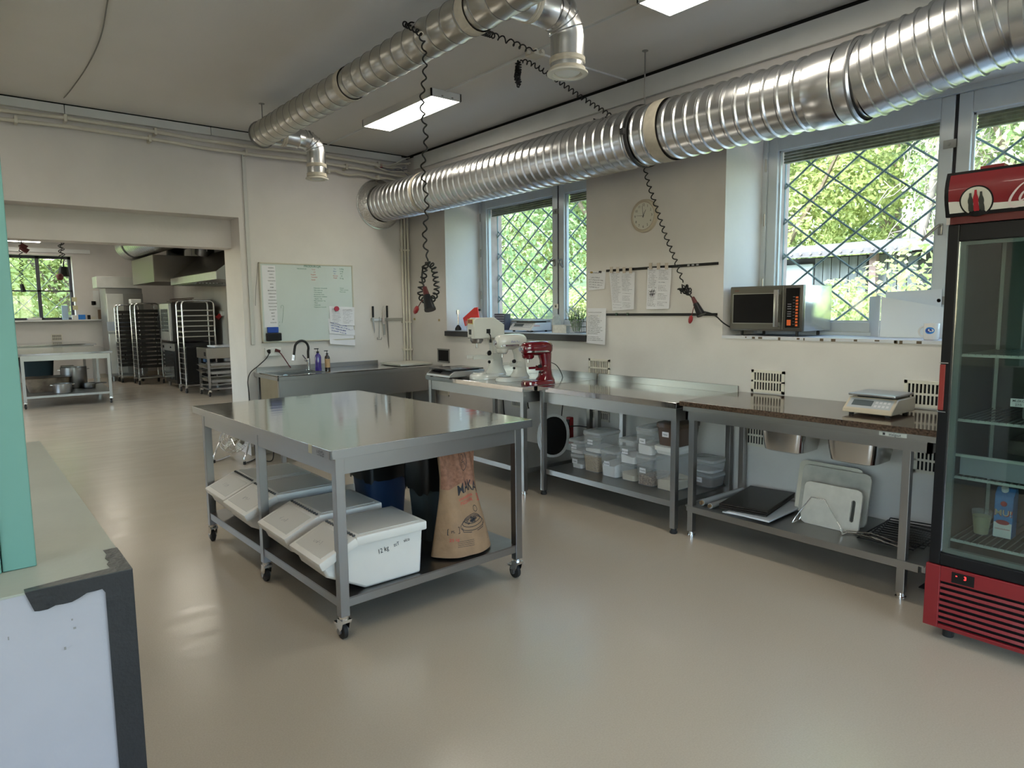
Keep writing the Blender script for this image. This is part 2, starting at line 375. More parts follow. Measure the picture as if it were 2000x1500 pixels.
def window(name, y0, y1, zs, ym, lo):
    t = bpy.data.objects.new(name, None); COL.objects.link(t); t['kind'] = 'structure'; t.location = (XF, (y0+y1)/2, zs); TW[t.name] = Matrix.Translation(t.location)
    zb = 1.31; zt = 2.775
    f = MB().box(XF-.045, y0, zb-.03, XF+.06, y0+.03, zt+.02).box(XF-.045, y1-.035, zb-.03, XF+.06, y1, zt+.02).box(XF-.05, y0, zt-.01, XF+.06, y1, ZT).box(XF-.06, y0, zs, XF+.06, y1, zb+.006)
    part(f, 'window_frame', FRAME, t)
    a, b = ym
    casement(t, a, y1-.035, zb, zt-.01, 1); casement(t, y0+.03, b, zb, zt-.01, 0)
    part(MB().box(XF-.02, b, zb, XF+.04, a, zt-.01), 'mullion_gap', mat('gap_shadow', (.03, .03, .035), .9), t)
    # rolled venetian blind behind each top rail
    for q0, q1 in ((a+.08, y1-.115), (y0+.11, b-.08)):
        bl = MB()
        for k in range(4): bl.box(XF+.05, q0, 2.50+k*.022+.055, XF+.085, q1, 2.516+k*.022+.055)
        bl.box(XF+.045, q0, 2.645, XF+.09, q1, 2.668)
        part(bl, 'rolled_blind', BLIND, t)
    # handles on the meeting stiles
    for s, yy in ((1, a+.04), (-1, b-.04)):
        h = MB().box(XF-.045, yy-.013, 1.93, XF-.03, yy+.013, 2.0, .004)
        h.tube([(XF-.045, yy, 1.985), (XF-.075, yy, 1.985), (XF-.085, yy+s*.03, 1.955), (XF-.085, yy+s*.085, 1.90)], .009, 8)
        part(h, 'window_handle', STEELD, t, smooth=40)
    hb = MB()
    for z in (1.5, 2.45): hb.box(XF-.04, a-.02, z, XF-.028, a+.05, z+.05).cyl((XF-.04, a+.02, z+.025), (XF-.055, a+.02, z+.025), .012, n=10)
    part(hb, 'catch', STEELD, t)
    # hinges at the left stile
    hh = MB()
    for z in (1.62, 2.1, 2.5): hh.cyl((XF-.05, y1-.03, z), (XF-.05, y1-.03, z+.09), .008, n=8)
    part(hh, 'hinge', STEELD, t, smooth=40)
    m = MB().box(XF+.06, y0-.02, zs-.05, XO, y0+.02, ZT).box(XF+.06, y1-.06, zs-.05, XO, y1+.01, ZT).box(XF+.06, y0, zs-.05, XO+.02, y1, zb)
    part(m, 'outer_reveal', BRICKM, t)
    return t
window('window_1', W1[0], W1[1], ZS1+.006, (5.115, 5.095), 0)
window('window_2', W2[0], W2[1], ZS2, (1.595, 1.575), 0)
# ladder-like strip of bricks seen in the outer reveal of window 1
def grille(y0, y1, z0, z1, sy, sz, label, group):
    t = thing('window_grille', label, 'grille', (XF+.18, (y0+y1)/2, z0), group=group)
    X = XF+.18; bars = []
    for s in (1, -1):
        k = -14
        while k < 30:
            # line z = z0 + s*(y-y0)*(sz/sy) + k*sz, clipped to the rectangle
            g = sz/sy; pts = []
            c = z0+k*sz
            f = (lambda y: c+g*(y-y0)) if s > 0 else (lambda y: c+g*(y1-y))
            for y in (y0, y1):
                if z0 <= f(y) <= z1: pts.append((y, f(y)))
            for z in (z0, z1):
                y = y0+(z-c)/g if s > 0 else y1-(z-c)/g
                if y0 < y < y1: pts.append((y, z))
            if len(pts) >= 2:
                pts.sort(); a, b = pts[0], pts[-1]
                if math.hypot(a[0]-b[0], a[1]-b[1]) > .12: bars.append((a, b, s))
            k += 1
    for a, b, s in bars:
        x = X+(.006 if s > 0 else -.006)
        part(MB().cyl((x, a[0], a[1]), (x, b[0], b[1]), .0075, n=6), 'bar', BAR, t, smooth=40)
    fr = MB().tube([(X, y0, z0), (X, y1, z0), (X, y1, z1), (X, y0, z1), (X, y0, z0)], .011, 6)
    part(fr, 'grille_frame', BAR, t)
grille(W1[0]+.02, W1[1]-.06, 1.33, 2.78, .335, .25, 'diamond-pattern steel grille outside the window above the stand mixers', 'steel window grilles')
grille(W2[0]+.02, W2[1]-.06, 1.33, 2.78, .345, .265, 'diamond-pattern steel grille outside the window behind the microwave', 'steel window grilles')

# kitchen window (end wall behind)
t = bpy.data.objects.new('window_3', None); COL.objects.link(t); t['kind'] = 'structure'; t.location = (WX0, YF, WZ0); TW[t.name] = Matrix.Translation(t.location)
DFR = mat('dark_window_frame', (.06, .06, .075), .5)
Y3 = YF+.22; f = MB(); xm = (WX0+WX1)/2-.02; zm = 2.02
f.box(WX0, Y3, WZ0, WX0+.10, Y3+.06, WZ1).box(WX1-.06, Y3, WZ0, WX1, Y3+.06, WZ1).box(WX0, Y3, WZ1-.06, WX1, Y3+.06, WZ1).box(WX0, Y3, WZ0, WX1, Y3+.06, WZ0+.05)
f.box(xm-.035, Y3, WZ0, xm+.035, Y3+.06, WZ1).box(WX0, Y3, zm-.015, WX1, Y3+.06, zm+.015)
part(f, 'window_frame', DFR, t)
for a, b in ((WX0+.1, xm-.035), (xm+.035, WX1-.06)):
    for c, d in ((WZ0+.05, zm-.015), (zm+.015, WZ1-.06)): part(MB().box(a, Y3+.03, c, b, Y3+.034, d), 'pane', PANE, t)
struct(MB().box(WX0-.9, YF-.09, WZ0-.03, 2.95, YF+.22, WZ0), 'trim_9', WHITE)
t = thing('window_grille', 'thin crossed bars outside the far kitchen window', 'grille', (1.6, YF+.35, WZ0))
for (a, b) in (((WX0, WZ1), (xm, zm)), ((WX0, zm), (xm, WZ1)), ((xm, WZ1), (WX1, zm)), ((xm, zm), (WX1, WZ1)), ((WX0, zm), (xm, WZ0)), ((WX0, WZ0), (xm, zm)), ((xm, zm), (WX1, WZ0)), ((xm, WZ0), (WX1, zm))):
    part(MB().cyl((a[0], YF+.35, a[1]), (b[0], YF+.35, b[1]), .008, n=6), 'bar', BAR, t)

def plain_window(name, along, a0, a1, z0, z1, pos, n):  # glazing for the unseen windows added as daylight fill
    t = bpy.data.objects.new(name, None); COL.objects.link(t); t['kind'] = 'structure'; t.location = (a0, pos, z0) if along == 'x' else (pos, a0, z0); TW[t.name] = Matrix.Translation(t.location)
    def bx(m, p0, p1, q0, q1, d0, d1):
        if along == 'x': m.box(p0, pos+d0, q0, p1, pos+d1, q1)
        else: m.box(pos+d0, p0, q0, pos+d1, p1, q1)
        return m
    f = MB()
    for q in ((a0, a1, z0, z0+.07), (a0, a1, z1-.07, z1)): bx(f, *q, -.03, .03)
    for k in range(n+1): c = a0+(a1-a0-.07)*k/n; bx(f, c, c+.07, z0, z1, -.03, .03)
    part(f, 'window_frame', FRAME, t)
    for k in range(n): c = a0+(a1-a0-.07)*k/n+.07; part(bx(MB(), c, c+(a1-a0-.07)/n-.07, z0+.07, z1-.07, -.002, .002), 'pane', PANE, t)
plain_window('fill_window_4', 'x', FX0, FX1, FZ0, FZ1, -3.5, 3)
plain_window('fill_window_6', 'y', SY0, SY1, SZ0, SZ1, -3.3, 3)
plain_window('fill_window_5', 'y', LY0, LY1, 1.1, 2.95, -3.3, 2)
# ------------------------------------------------------------------ outdoors
GRASS = mat('grass_ground', (.10, .16, .03), .9, var=.4, vs=2, col2=(.25, .30, .08))
m = MB(); N = 14
def gz(x, y): return .0+max(0, x-9)*.16+.15*math.sin(x*.7+y*.4)
vs = [(XO+.02+(60-XO)*i/N, -25+95*j/N, gz(XO+(60-XO)*i/N, -25+95*j/N)-.4*(i == 0)) for i in range(N+1) for j in range(N+1)]
m.add(vs, [(i*(N+1)+j, (i+1)*(N+1)+j, (i+1)*(N+1)+j+1, i*(N+1)+j+1) for i in range(N) for j in range(N)])
m.add([(-30, YF+.45, -.2), (5.2, YF+.45, -.2), (5.2, 70, 1.5), (-30, 70, 1.5)], [(0, 1, 2, 3)])
g = struct(m, 'ground', GRASS)
struct(MB().box(XO, -12, -.3, 9.4, 30, .10, .01).box(-16, -22, -.3, XO, -3.6, -.05, .01).box(-16, -3.6, -.3, -3.4, 30, -.05), 'bounce_paving', mat('pale_bounce_paving', (.50, .47, .44), .85, var=.08, vs=3))  # unseen pale paving added to bounce neutral light indoors
def leafmat(name, c1, c2):
    m = bpy.data.materials.new(name); m.use_nodes = True; nt = m.node_tree; nt.nodes.clear(); L = nt.links
    o = _n(nt, 'ShaderNodeOutputMaterial'); d = _n(nt, 'ShaderNodeBsdfDiffuse'); t = _n(nt, 'ShaderNodeBsdfTranslucent'); mx = _n(nt, 'ShaderNodeMixShader'); mx.inputs[0].default_value = .4
    ge = _n(nt, 'ShaderNodeNewGeometry'); mc = _n(nt, 'ShaderNodeMix', data_type='RGBA'); mc.inputs[6].default_value = (*c1, 1); mc.inputs[7].default_value = (*c2, 1)
    L.new(ge.outputs['Random Per Island'], mc.inputs[0]); L.new(mc.outputs[2], d.inputs[0]); L.new(mc.outputs[2], t.inputs[0])
    L.new(d.outputs[0], mx.inputs[1]); L.new(t.outputs[0], mx.inputs[2]); L.new(mx.outputs[0], o.inputs[0]); return m
LEAF = [leafmat('spring_leaves', (.24, .32, .13), (.50, .57, .30)), leafmat('deep_leaves', (.16, .25, .11), (.38, .48, .24)), leafmat('yellow_green_leaves', (.34, .41, .14), (.60, .64, .30))]
BARK = mat('tree_bark', (.20, .15, .11), .9, var=.3, bump=.4)
def crown(rx, rz, n, size, seed, drop=.35):
    rnd = random.Random(seed); mb = MB(); vs = []; fs = []
    lobes = [(Vector((0, 0, 0)), rx*.75, rz*.8)]+[(Vector((rnd.uniform(-.6, .6)*rx, rnd.uniform(-.6, .6)*rx, rnd.uniform(-.65, .75)*rz)), rx*rnd.uniform(.35, .55), rx*rnd.uniform(.3, .5)) for _ in range(13)]
    for i in range(n):
        c, a, b = rnd.choice(lobes)
        d = Vector((rnd.gauss(0, 1), rnd.gauss(0, 1), rnd.gauss(0, 1))).normalized(); r = rnd.uniform(.72, 1.05)
        p = c+Vector((d.x*a, d.y*a, d.z*b))*r
        q = (d+Vector((rnd.uniform(-.8, .8), rnd.uniform(-.8, .8), rnd.uniform(-.3, 1)))).normalized(); e = q.orthogonal().normalized()
        e.rotate(Matrix.Rotation(rnd.uniform(0, 6.28), 3, q)); f = q.cross(e); s = size*rnd.uniform(.6, 1.3); k = len(vs)
        vs += [p-e*s*.5, p+f*s*.28, p+e*s*.55-q*s*.15, p-f*s*.28]; fs.append((k, k+1, k+2, k+3))
    mb.add(vs, fs); return mb
def treekind(i, rx, rz, n, size, trunk):
    t = thing('leafy_tree', '', 'tree')
    f = crown(rx, rz, n, size, 30+i); f.v = [p+Vector((0, 0, trunk+rz*.7)) for p in f.v]
    stuff(part(f, 'foliage', LEAF[i % 3], t))
    tr = MB().tube([(0, 0, -.5), (.06, .03, trunk*.5), (0, .1, trunk), (.1, .1, trunk+rz*.9)], [.22, .17, .13, .04], 8)
    for k in range(5):
        a = k*1.3; tr.tube([(0, .1, trunk*.8+k*.25), (math.cos(a)*rx*.35, math.sin(a)*rx*.35, trunk+rz*.4+k*.2), (math.cos(a)*rx*.6, math.sin(a)*rx*.6, trunk+rz*.8+k*.2)], [.07, .045, .02], 5)
    part(tr, 'trunk', BARK, t, smooth=60)
    return t
T0 = [treekind(0, 3.0, 3.2, 20000, .125, 1.6), treekind(1, 3.4, 3.6, 22000, .13, 2.0), treekind(2, 2.6, 2.8, 18000, .12, 1.2)]
spots = [(14.5, 3.2, 0, 1.), (15.5, 8.6, 2, 1.1), (14.2, 13.4, 1, 1.), (19, 6.0, 1, 1.45), (19.5, 11.5, 0, 1.5), (19, 17.0, 2, 1.6), (16.5, -1.4, 1, 1.15), (24, 3, 0, 1.9), (25, 10, 1, 2.0), (25, 18, 0, 2.0), (15, 19.5, 0, 1.2), (21, -3, 2, 1.6), (24, 26, 1, 2.1)]
TL_ = ['light green tree directly behind the shed roof, filling the middle of the microwave window', 'yellow-green tree just left of the shed, in the left part of the microwave window', 'deeper green tree in the middle of the window above the mixers', 'tall deeper green tree rising behind the shed in the top of the microwave window', 'tall light green tree standing second row between the two windows', 'tall yellow-green tree in the second row, seen in the window above the mixers', 'deeper green tree behind the fridge header in the rightmost sash', 'huge light green tree at the back of the grove, right of the shed', 'huge deeper green tree at the back of the grove, left of the shed', 'huge light green tree at the back, seen in the window above the mixers', 'light green tree at the left edge of the window above the mixers', 'tall yellow-green tree farthest right, behind the drinks fridge', 'huge deeper green tree farthest left at the back of the grove']
for i, (x, y, k, s) in enumerate(spots):
    o = T0[k] if not T0[k]['label'] else dup(T0[k])
    o.location = (x, y, gz(x, y)); o.rotation_euler = (0, 0, i*1.9); o.scale = (s, s, s)
    o['label'] = TL_[i]; o['group'] = 'leafy trees outside the windows'
for i, (x, y, s) in enumerate(((-.5, 25, 1.1), (3.2, 26.5, 1.2), (1.2, 31, 1.7), (5.5, 30, 1.6))):
    dup(T0[2], (x, y, .1), i*2., ('yellow-green tree in the left panes of the far kitchen window', 'yellow-green tree in the right panes of the far kitchen window', 'tall yellow-green tree at the back beyond the far kitchen window', 'yellow-green tree out to the right beyond the far kitchen window')[i], 'trees outside the far kitchen window').scale = (s, s, s)
# bare vine-covered trunk seen at the right of window 2
t = thing('bare_tree', 'bare greyish tree tangled with dry vines behind the shed', 'tree', (12.9, 4.55, .6))
GREYB = mat('dry_vine_bark', (.22, .19, .16), .9)
part(MB().tube([(12.9, 5.1, .2), (12.9, 4.85, 1.8), (12.95, 4.6, 3.2), (13, 4.45, 4.6), (13.1, 4.3, 6.2)], [.10, .08, .07, .05, .03], 7), 'trunk', GREYB, t, smooth=60)
rnd = random.Random(9); m = MB()
for k in range(150):
    a = Vector((13+rnd.gauss(0, .3), 4.35+rnd.gauss(0, .36), rnd.uniform(2.6, 5.2))); p = [a]
    for q in range(4): p.append(p[-1]+Vector((rnd.uniform(-.2, .2), rnd.uniform(-.22, .22), rnd.uniform(-.35, .12))))
    m.tube(p, .009, 4, cap=False)
stuff(part(m, 'dry_vines', GREYB, t))
# shed
sx = 11.2; y0, y1 = 3.3, 6.95; zb = .1; t = thing('garden_shed', 'low grey wooden shed with a white door panel under the trees outside', 'shed', (sx, (y0+y1)/2, zb))
WOODG = mat('weathered_boards', (.17, .18, .17), .85, var=.25, vs=12, stretch=(1, 1, .15))
part(MB().box(sx+.05, y0, zb, sx+1.9, y1, 2.3), 'shed_body', mat('shed_dark', (.06, .06, .06), .9), t)
for y in [3.35+.14*k for k in range(4)]+[4.1+.14*k for k in range(4)]+[4.83+.14*k for k in range(6)]+[6.24+.14*k for k in range(5)]:
    part(MB().box(sx, y, zb, sx+.05, y+.125, 2.28), 'board', WOODG, t)
d = part(MB().box(sx-.02, 5.69, zb, sx+.04, 6.21, 2.2, .01), 'shed_door', mat('shed_white', (.62, .66, .68), .7), t)
part(MB().box(sx-.03, 5.72, 1.5, sx-.015, 5.77, 1.62), 'door_handle', STEELD, d)
rf = part(MB().prism([(-.45, 2.28), (2.2, 2.62), (2.2, 2.70), (-.45, 2.36)], (sx, y0-.4, 0), (1, 0, 0), (0, 0, 1), -(y1-y0+.9)), 'shed_roof', mat('roof_felt', (.13, .12, .12), .8, var=.2), t)
m = MB()
y = y0-.35
while y < y1+.4: m.cyl((sx-.47, y, 2.335), (sx+2.2, y, 2.68), .022, n=5); y += .16
stuff(part(m, 'roof_rib', mat('roof_light', (.22, .20, .19), .8), rf))
part(MB().box(sx-.16, 4.62, zb, sx-.06, 4.72, 2.3), 'post', mat('post_red', (.30, .20, .17), .8), t)
for i, (x, y, s) in enumerate(((8.2, 2.75, .62), (9.0, 3.9, .42), (8.6, 1.6, .7), (9.6, 9.6, .45), (10.5, 12.6, .55))):
    b = thing('leafy_bush', ('yellow-green bush in front of the shed outside', 'small leafy bush by the shed boards', 'tall leafy bush at the right edge of the window', 'low bush outside the window above the mixers', 'rounded bush beneath the trees outside')[i], 'bush', (x, y, .2))
    stuff(part(crown(1.5*s, 1.9*s, 3200, .085, 60+i), 'foliage', LEAF[2 if i != 4 else 0], b, local=True)); b.location = (x, y, 1.05)
    part(MB().tube([(0, 0, -1.3), (0, .04, .2)], .03, 5), 'stem', BARK, b, local=True)
# ================================================================== WORKTOPS
def caster(t, x, y, h, brake, mw=None):
    """swivel caster under a leg; local to t when mw is given"""
    M = mw or Matrix.Identity(4); m = MB(); m.M = M
    m.cyl((x, y, h), (x, y, h-.018), .022, n=12).box(x-.024, y-.028, h-.03, x+.024, y+.02, h-.016)
    for s in (-1, 1): m.prism([(-.026, h-.02), (.02, h-.02), (.036, .05), (.012, .03), (-.01, .055)], (x+s*.02-.0015, y, 0), (0, 1, 0), (0, 0, 1), .003)
    if brake: m.box(x-.02, y+.02, h-.055, x+.02, y+.062, h-.043)
    c = part(m, 'caster', CHROME, t, label='caster with a brake lever' if brake else None)
    wl = MB(); wl.M = M
    wl.lathe([(.012, -.013), (.030, -.013), (.038, -.009), (.038, .009), (.030, .013), (.012, .013)], (x, y+.018, .038), (1, 0, 0), 20)
    part(wl, 'wheel', RUBBER, c, smooth=40)
    hb = MB(); hb.M = M; hb.cyl((x-.022, y+.018, .038), (x+.022, y+.018, .038), .015, n=12); part(hb, 'axle', STEELD, c)
def foot(t, x, y, h, dark):
    part(MB().cyl((x, y, 0), (x, y, h), .021, .019, 12).cyl((x, y, .004), (x, y, .014), .026, n=12), 'foot', RUBBER if dark else CHROME, t, smooth=40)

# --- island table, built in its own axes
IC = (1.79, 3.725); IR = R(1.75); t = thing('island_table', 'large wheeled stainless steel island table standing in the middle of the floor', 'table', (IC[0], IC[1], 0), IR)
MW = TW[t.name]
def L_(m): m.v = [MW @ p for p in m.v]; m.M = MW; return m
hw, hl, H = .596, .972, .90
part(L_(MB().box(-hw, -hl, H-.002, hw, hl, H)), 'tabletop', STEELX, t)
rim = L_(MB()); z0 = H-.042
rim.box(-hw, -hl, z0, hw, -hl+.012, H-.0015).box(-hw, hl-.012, z0, hw, hl, H-.0015).box(-hw, -hl, z0, -hw+.012, hl, H-.0015).box(hw-.012, -hl, z0, hw, hl, H-.0015).box(-hw+.004, -hl+.004, z0, hw-.004, hl-.004, z0+.002)
part(rim, 'tabletop_rim', STEEL, t, bevel=.0015)
ap = L_(MB()); a, b = hw-.045, hl-.045
for q in ((-a, -b, a, -b+.02), (-a, b-.02, a, b), (-a, -b, -a+.02, b), (a-.02, -b, a, b)): ap.box(q[0], q[1], .775, q[2], q[3], z0)
part(ap, 'apron', STEEL, t)
part(L_(MB().box(-a+.03, -b+.03, .79, a-.03, b-.03, .80)), 'underside_panel', STEELD, t)
for x in (-a, a-.042):
    for y in (-b-.004, -.02, b-.038):
        part(L_(MB().box(x-.003, y, .115, x+.042, y+.042, .857, .002)), 'leg', STEEL, t)
        caster(t, x+.02, y+.02, .118, y < -.5, MW)
sh = L_(MB().box(-a+.002, -b+.002, .192, a-.002, b-.002, .20)); part(sh, 'shelf', mat('shelf_steel', (.26, .255, .25), .33, 1., var=.12, vs=6), t)
sr = L_(MB())
for q in ((-a+.03, -b+.004, a-.03, -b+.02), (-a+.03, b-.02, a-.03, b-.004), (-a+.003, -b+.03, -a+.02, b-.03), (a-.02, -b+.03, a-.003, b-.03)): sr.box(q[0], q[1], .155, q[2], q[3], .197)
part(sr, 'shelf_rim', STEEL, t)
g = L_(MB()); tp = TAPE
part(L_(MB().box(-hw-.0015, -hl+.18, H-.04, -hw+.001, -hl+.215, H+.0005)), 'tape_strip', mat('yellowed_tape', (.40, .36, .25), .6), t)
mm = L_(MB()); rnd = random.Random(5)
for k in range(3): scrawl(mm, (-hw-.002, -hl+.13, H-.016-k*.009), (0, -1, 0), (0, 0, 1), .07, .008, rnd)
part(mm, 'maker_lettering', INK, t)

def worktop(name, label, x0, y0, x1, y1, H, splash, shelf, legs, top=STEELX, dark_feet=True, apron=.09, topth=.04, rimmat=STEEL):
    t = thing(name, label, 'worktop', ((x0+x1)/2, (y0+y1)/2, 0))
    part(MB().box(x0, y0, H-topth, x1, y1, H, .002), 'tabletop', top, t)
    a = MB()
    for q in ((x0+.03, y0+.03, x0+.05, y1-.03), (x1-.05, y0+.03, x1-.03, y1-.03), (x0+.03, y0+.03, x1-.03, y0+.05), (x0+.03, y1-.05, x1-.03, y1-.03)): a.box(q[0], q[1], H-topth-apron, q[2], q[3], H-topth)
    part(a, 'apron', rimmat, t)
    for lx, ly in legs:
        part(MB().box(lx, ly, .035, lx+.04, ly+.04, H-topth, .002), 'leg', rimmat, t); foot(t, lx+.02, ly+.02, .036, dark_feet)
    if splash:
        s = MB()
        if 'x' in splash: s.box(x1-.012, y0, H-.001, x1, y1, H+.055, .002)
        if 'y' in splash: s.box(x0, y1-.012, H-.001, x1, y1, H+.045, .002)
        part(s, 'backsplash', STEELD, t)
    if shelf:
        z = shelf
        part(MB().box(x0+.035, y0+.035, z-.008, x1-.035, y1-.035, z), 'shelf', STEELD, t)
        part(MB().box(x0+.033, y0+.06, z-.04, x0+.05, y1-.06, z-.002).box(x0+.05, y0+.033, z-.04, x1-.05, y0+.05, z-.002).box(x0+.05, y1-.05, z-.04, x1-.05, y1-.033, z-.002), 'shelf_rim', STEEL, t)
    return t
# middle bench with the food boxes
XB = XW-.014
worktop('steel_workbench', 'stainless steel workbench holding the food boxes, under the paper notices', 3.59, 2.70, XB, 4.055, .885, 'x', .215,
        [(3.605, 2.712), (3.605, 4.003), (4.235, 2.712), (4.235, 4.003), (4.235, 3.72)])
# mixer bench
worktop('steel_workbench', 'stainless steel workbench under the three stand mixers', 3.45, 4.075, XB, 5.50, .885, 'x', .215,
        [(3.47, 4.09), (3.47, 5.44), (4.235, 4.10), (4.235, 5.44)], dark_feet=False)
# granite-topped bench
GRAN = mat('brown_granite', (.052, .034, .026), .13, 0., var=.6, vs=90, coat=.35, col2=(.12, .075, .05), bump=.02, bs=8)
t = worktop('granite_workbench', 'granite-topped steel workbench under the microwave window', 3.60, 1.19, XB, 2.685, .90, None, .21,
        [(3.645, 2.60), (3.645, 1.315), (4.23, 2.60), (4.23, 1.315)], top=GRAN, dark_feet=False, topth=.032)
g = MB(); g.box(3.622, 1.20, .835, 3.64, 2.67, .868); part(g, 'upper_rail', STEELD, t)
g = MB().box(3.6205, 1.33, .842, 3.622, 1.46, .861); part(g, 'maker_plate', mat('plate_grey', (.50, .52, .50), .5), t)
g = MB(); text(g, 'stalgast', .020, (3.6200, 1.385, .851), (0, -1, 0), (0, 0, 1), True)
g.prism([(-.006, -.006), (.006, -.006), (.006, .006), (-.006, .006)], (3.6200, 1.437, .851), (0, -1, 0), (0, 0, 1), -.0004)
part(g, 'maker_lettering', INK, t)
# sink counter on the back wall
x0, x1, y0, y1, H = 2.40, 4.30, 6.485, 7.164, .875
t = thing('sink_counter', 'long stainless steel sink counter under the whiteboard', 'counter', ((x0+x1)/2, (y0+y1)/2, 0))
bx0, bx1, by0, by1 = 2.47, 2.98, 6.60, 7.02
m = MB().box(x0, y0, H-.006, bx0, y1, H).box(bx1, y0, H-.006, x1, y1, H).box(bx0, y0, H-.006, bx1, by0, H).box(bx0, by1, H-.006, bx1, y1, H)
m.box(x0, y0, H-.001, x1, y0+.012, H+.006).box(x0, y0, H-.001, x0+.012, y1, H+.006)
part(m, 'countertop', STEELX, t)
part(MB().box(x0, y0, H-.042, x1, y0+.012, H-.004).box(x0, y0, H-.042, x0+.012, y1, H-.004), 'countertop_rim', STEEL, t, bevel=.002)
m = MB().box(bx0, by0, H-.25, bx0+.006, by1, H-.002).box(bx1-.006, by0, H-.25, bx1, by1, H-.002).box(bx0, by0, H-.25, bx1, by0+.006, H-.002).box(bx0, by1-.006, H-.25, bx1, by1, H-.002).box(bx0, by0, H-.256, bx1, by1, H-.25)
m.cyl((2.72, 6.8, H-.249), (2.72, 6.8, H-.246), .045, n=20); part(m, 'basin', STEEL, t)
part(MB().box(x0+.03, y1-.014, H, 3.84, y1, H+.05, .002), 'backsplash', STEEL, t)
part(MB().box(x0+.06, y0+.035, .60, x1, y0+.045, H-.04), 'front_panel', STEEL, t)
part(MB().box(x0+.025, y0+.06, .60, x0+.03, y1-.12, H-.04), 'side_panel', mat('tan_side_panel', (.30, .25, .17), .35, .6, var=.1), t)
for lx, ly in ((x0+.02, y0+.03), (x0+.02, y1-.08), (3.2, y0+.06), (4.2, y0+.06), (4.2, y1-.06)): part(MB().box(lx, ly, .02, lx+.04, ly+.04, H-.04), 'leg', STEEL, t)
part(MB().box(2.44, 6.53, .2, 4.26, 7.14, .206), 'shelf', STEELD, t)
# tap
p = U(607, 724, Z=H)
t = thing('kitchen_tap', 'chrome tap with a black flexible goose-neck spout over the sink', 'tap', (p.x, p.y+.05, H))
x, y = p.x, p.y+.05
part(MB().cyl((x, y, H), (x, y, H+.012), .028, n=20).cyl((x, y, H+.01), (x, y, H+.13), .019, n=16).cyl((x, y, H+.10), (x-.045, y-.02, H+.115), .015, .012, 12), 'tap_body', CHROME, t, smooth=40)
part(MB().tube([(x-.03, y-.015, H+.115), (x-.075, y-.03, H+.17)], .006, 8), 'lever', CHROME, t)
N = 16; path = [(x, y, H+.12), (x-.002, y-.005, H+.20)]+[(x-.085+.083*math.cos(a), y-.02-.02*(1-math.cos(a)), H+.235+.085*math.sin(a)) for a in [PI*k/10 for k in range(0, 10)]]+[(x-.178, y-.055, H+.17)]
part(MB().tube(smoothpath(path, 3), .0125, 10), 'flexible_spout', RUBBER, t, smooth=60)
part(MB().cyl((x-.178, y-.055, H+.175), (x-.186, y-.058, H+.12), .014, .016, 12), 'spray_nozzle', CHROME, t, smooth=40)
single(MB().cyl((2.50, 6.545, H+.001), (2.50, 6.545, H+.010), .022, n=14).cyl((2.50, 6.545, H+.010), (2.50, 6.545, H+.014), .010, n=10), 'basin_plug', mat('pale_blue', (.45, .62, .75), .4), 'small pale blue plug lying on the corner of the sink counter', 'plug', smooth=40)
def pump_bottle(u, v, h, r, m, cap, label, lab=None):
    p = U(u, v, Z=H); x, y = p.x, p.y
    t = thing('soap_bottle', label, 'bottle', (x, y, H))
    part(MB().lathe([(.001, 0), (r*.95, 0), (r, .008), (r, h*.62), (r*.85, h*.70), (r*.38, h*.77), (r*.36, h*.82)], (x, y, H), n=24), 'bottle_body', m, t, smooth=50)
    part(MB().cyl((x, y, H+h*.80), (x, y, H+h*.87), r*.42, n=16).cyl((x, y, H+h*.87), (x, y, H+h), r*.12, n=8).box(x-r*1.1, y-.006, H+h*.97, x+r*.3, y+.006, H+h*1.01), 'pump', cap, t)
    if lab: part(MB().lathe([(r*1.01, h*.12), (r*1.015, h*.58)], (x, y, H), n=24), 'bottle_label', lab, t, smooth=50)
pump_bottle(622, 724, .235, .033, mat('violet_glass', (.05, .03, .22), .12, coat=.5), BLACK, 'violet pump soap bottle beside the tap')
pump_bottle(640, 722, .205, .028, mat('brown_glass', (.025, .012, .008), .12, coat=.5), BLACK, 'dark brown pump bottle with a tan label beside the tap', mat('tan_label', (.50, .32, .17), .6))
tag(MB().box(3.83, 6.62, H+.004, 4.26, 7.08, H+.026, .004).build('cutting_board', mat('cream_board', (.58, .57, .50), .45, var=.06)), 'cream plastic board lying on the corner end of the sink counter', 'cutting board')

# ================================================================== DUCTS
def ridged(x, z, y0, y1, r, pitch, h, n=40):
    prof = []; y = y0
    while y < y1-1e-6:
        prof += [(r, y), (r, min(y+pitch*.66, y1)), (r+h, min(y+pitch*.74, y1)), (r+h, min(y+pitch*.86, y1)), (r, min(y+pitch*.92, y1))]; y += pitch
    prof.append((r, y1)); return prof
XD, ZD, RD = 3.93, 2.715, .197
t = thing('ventilation_duct', 'large ribbed galvanised duct running along the window wall', 'duct', (XD, 4, ZD))
m = MB().lathe(ridged(XD, ZD, 1.72, 7.17, RD, .09, .010), (XD, 0, ZD), (0, 1, 0), 48)
part(m, 'duct_run', GALV, t, smooth=50)
ring = MB()
y = 1.72+.0855
while y < 7.1: ring.lathe([(RD+.0005, -.0035), (RD+.004, 0), (RD+.0005, .0035)], (XD, y, ZD), (0, 1, 0), 48); y += .09
stuff(part(ring, 'spiral_seam', GALVD, t, smooth=50))
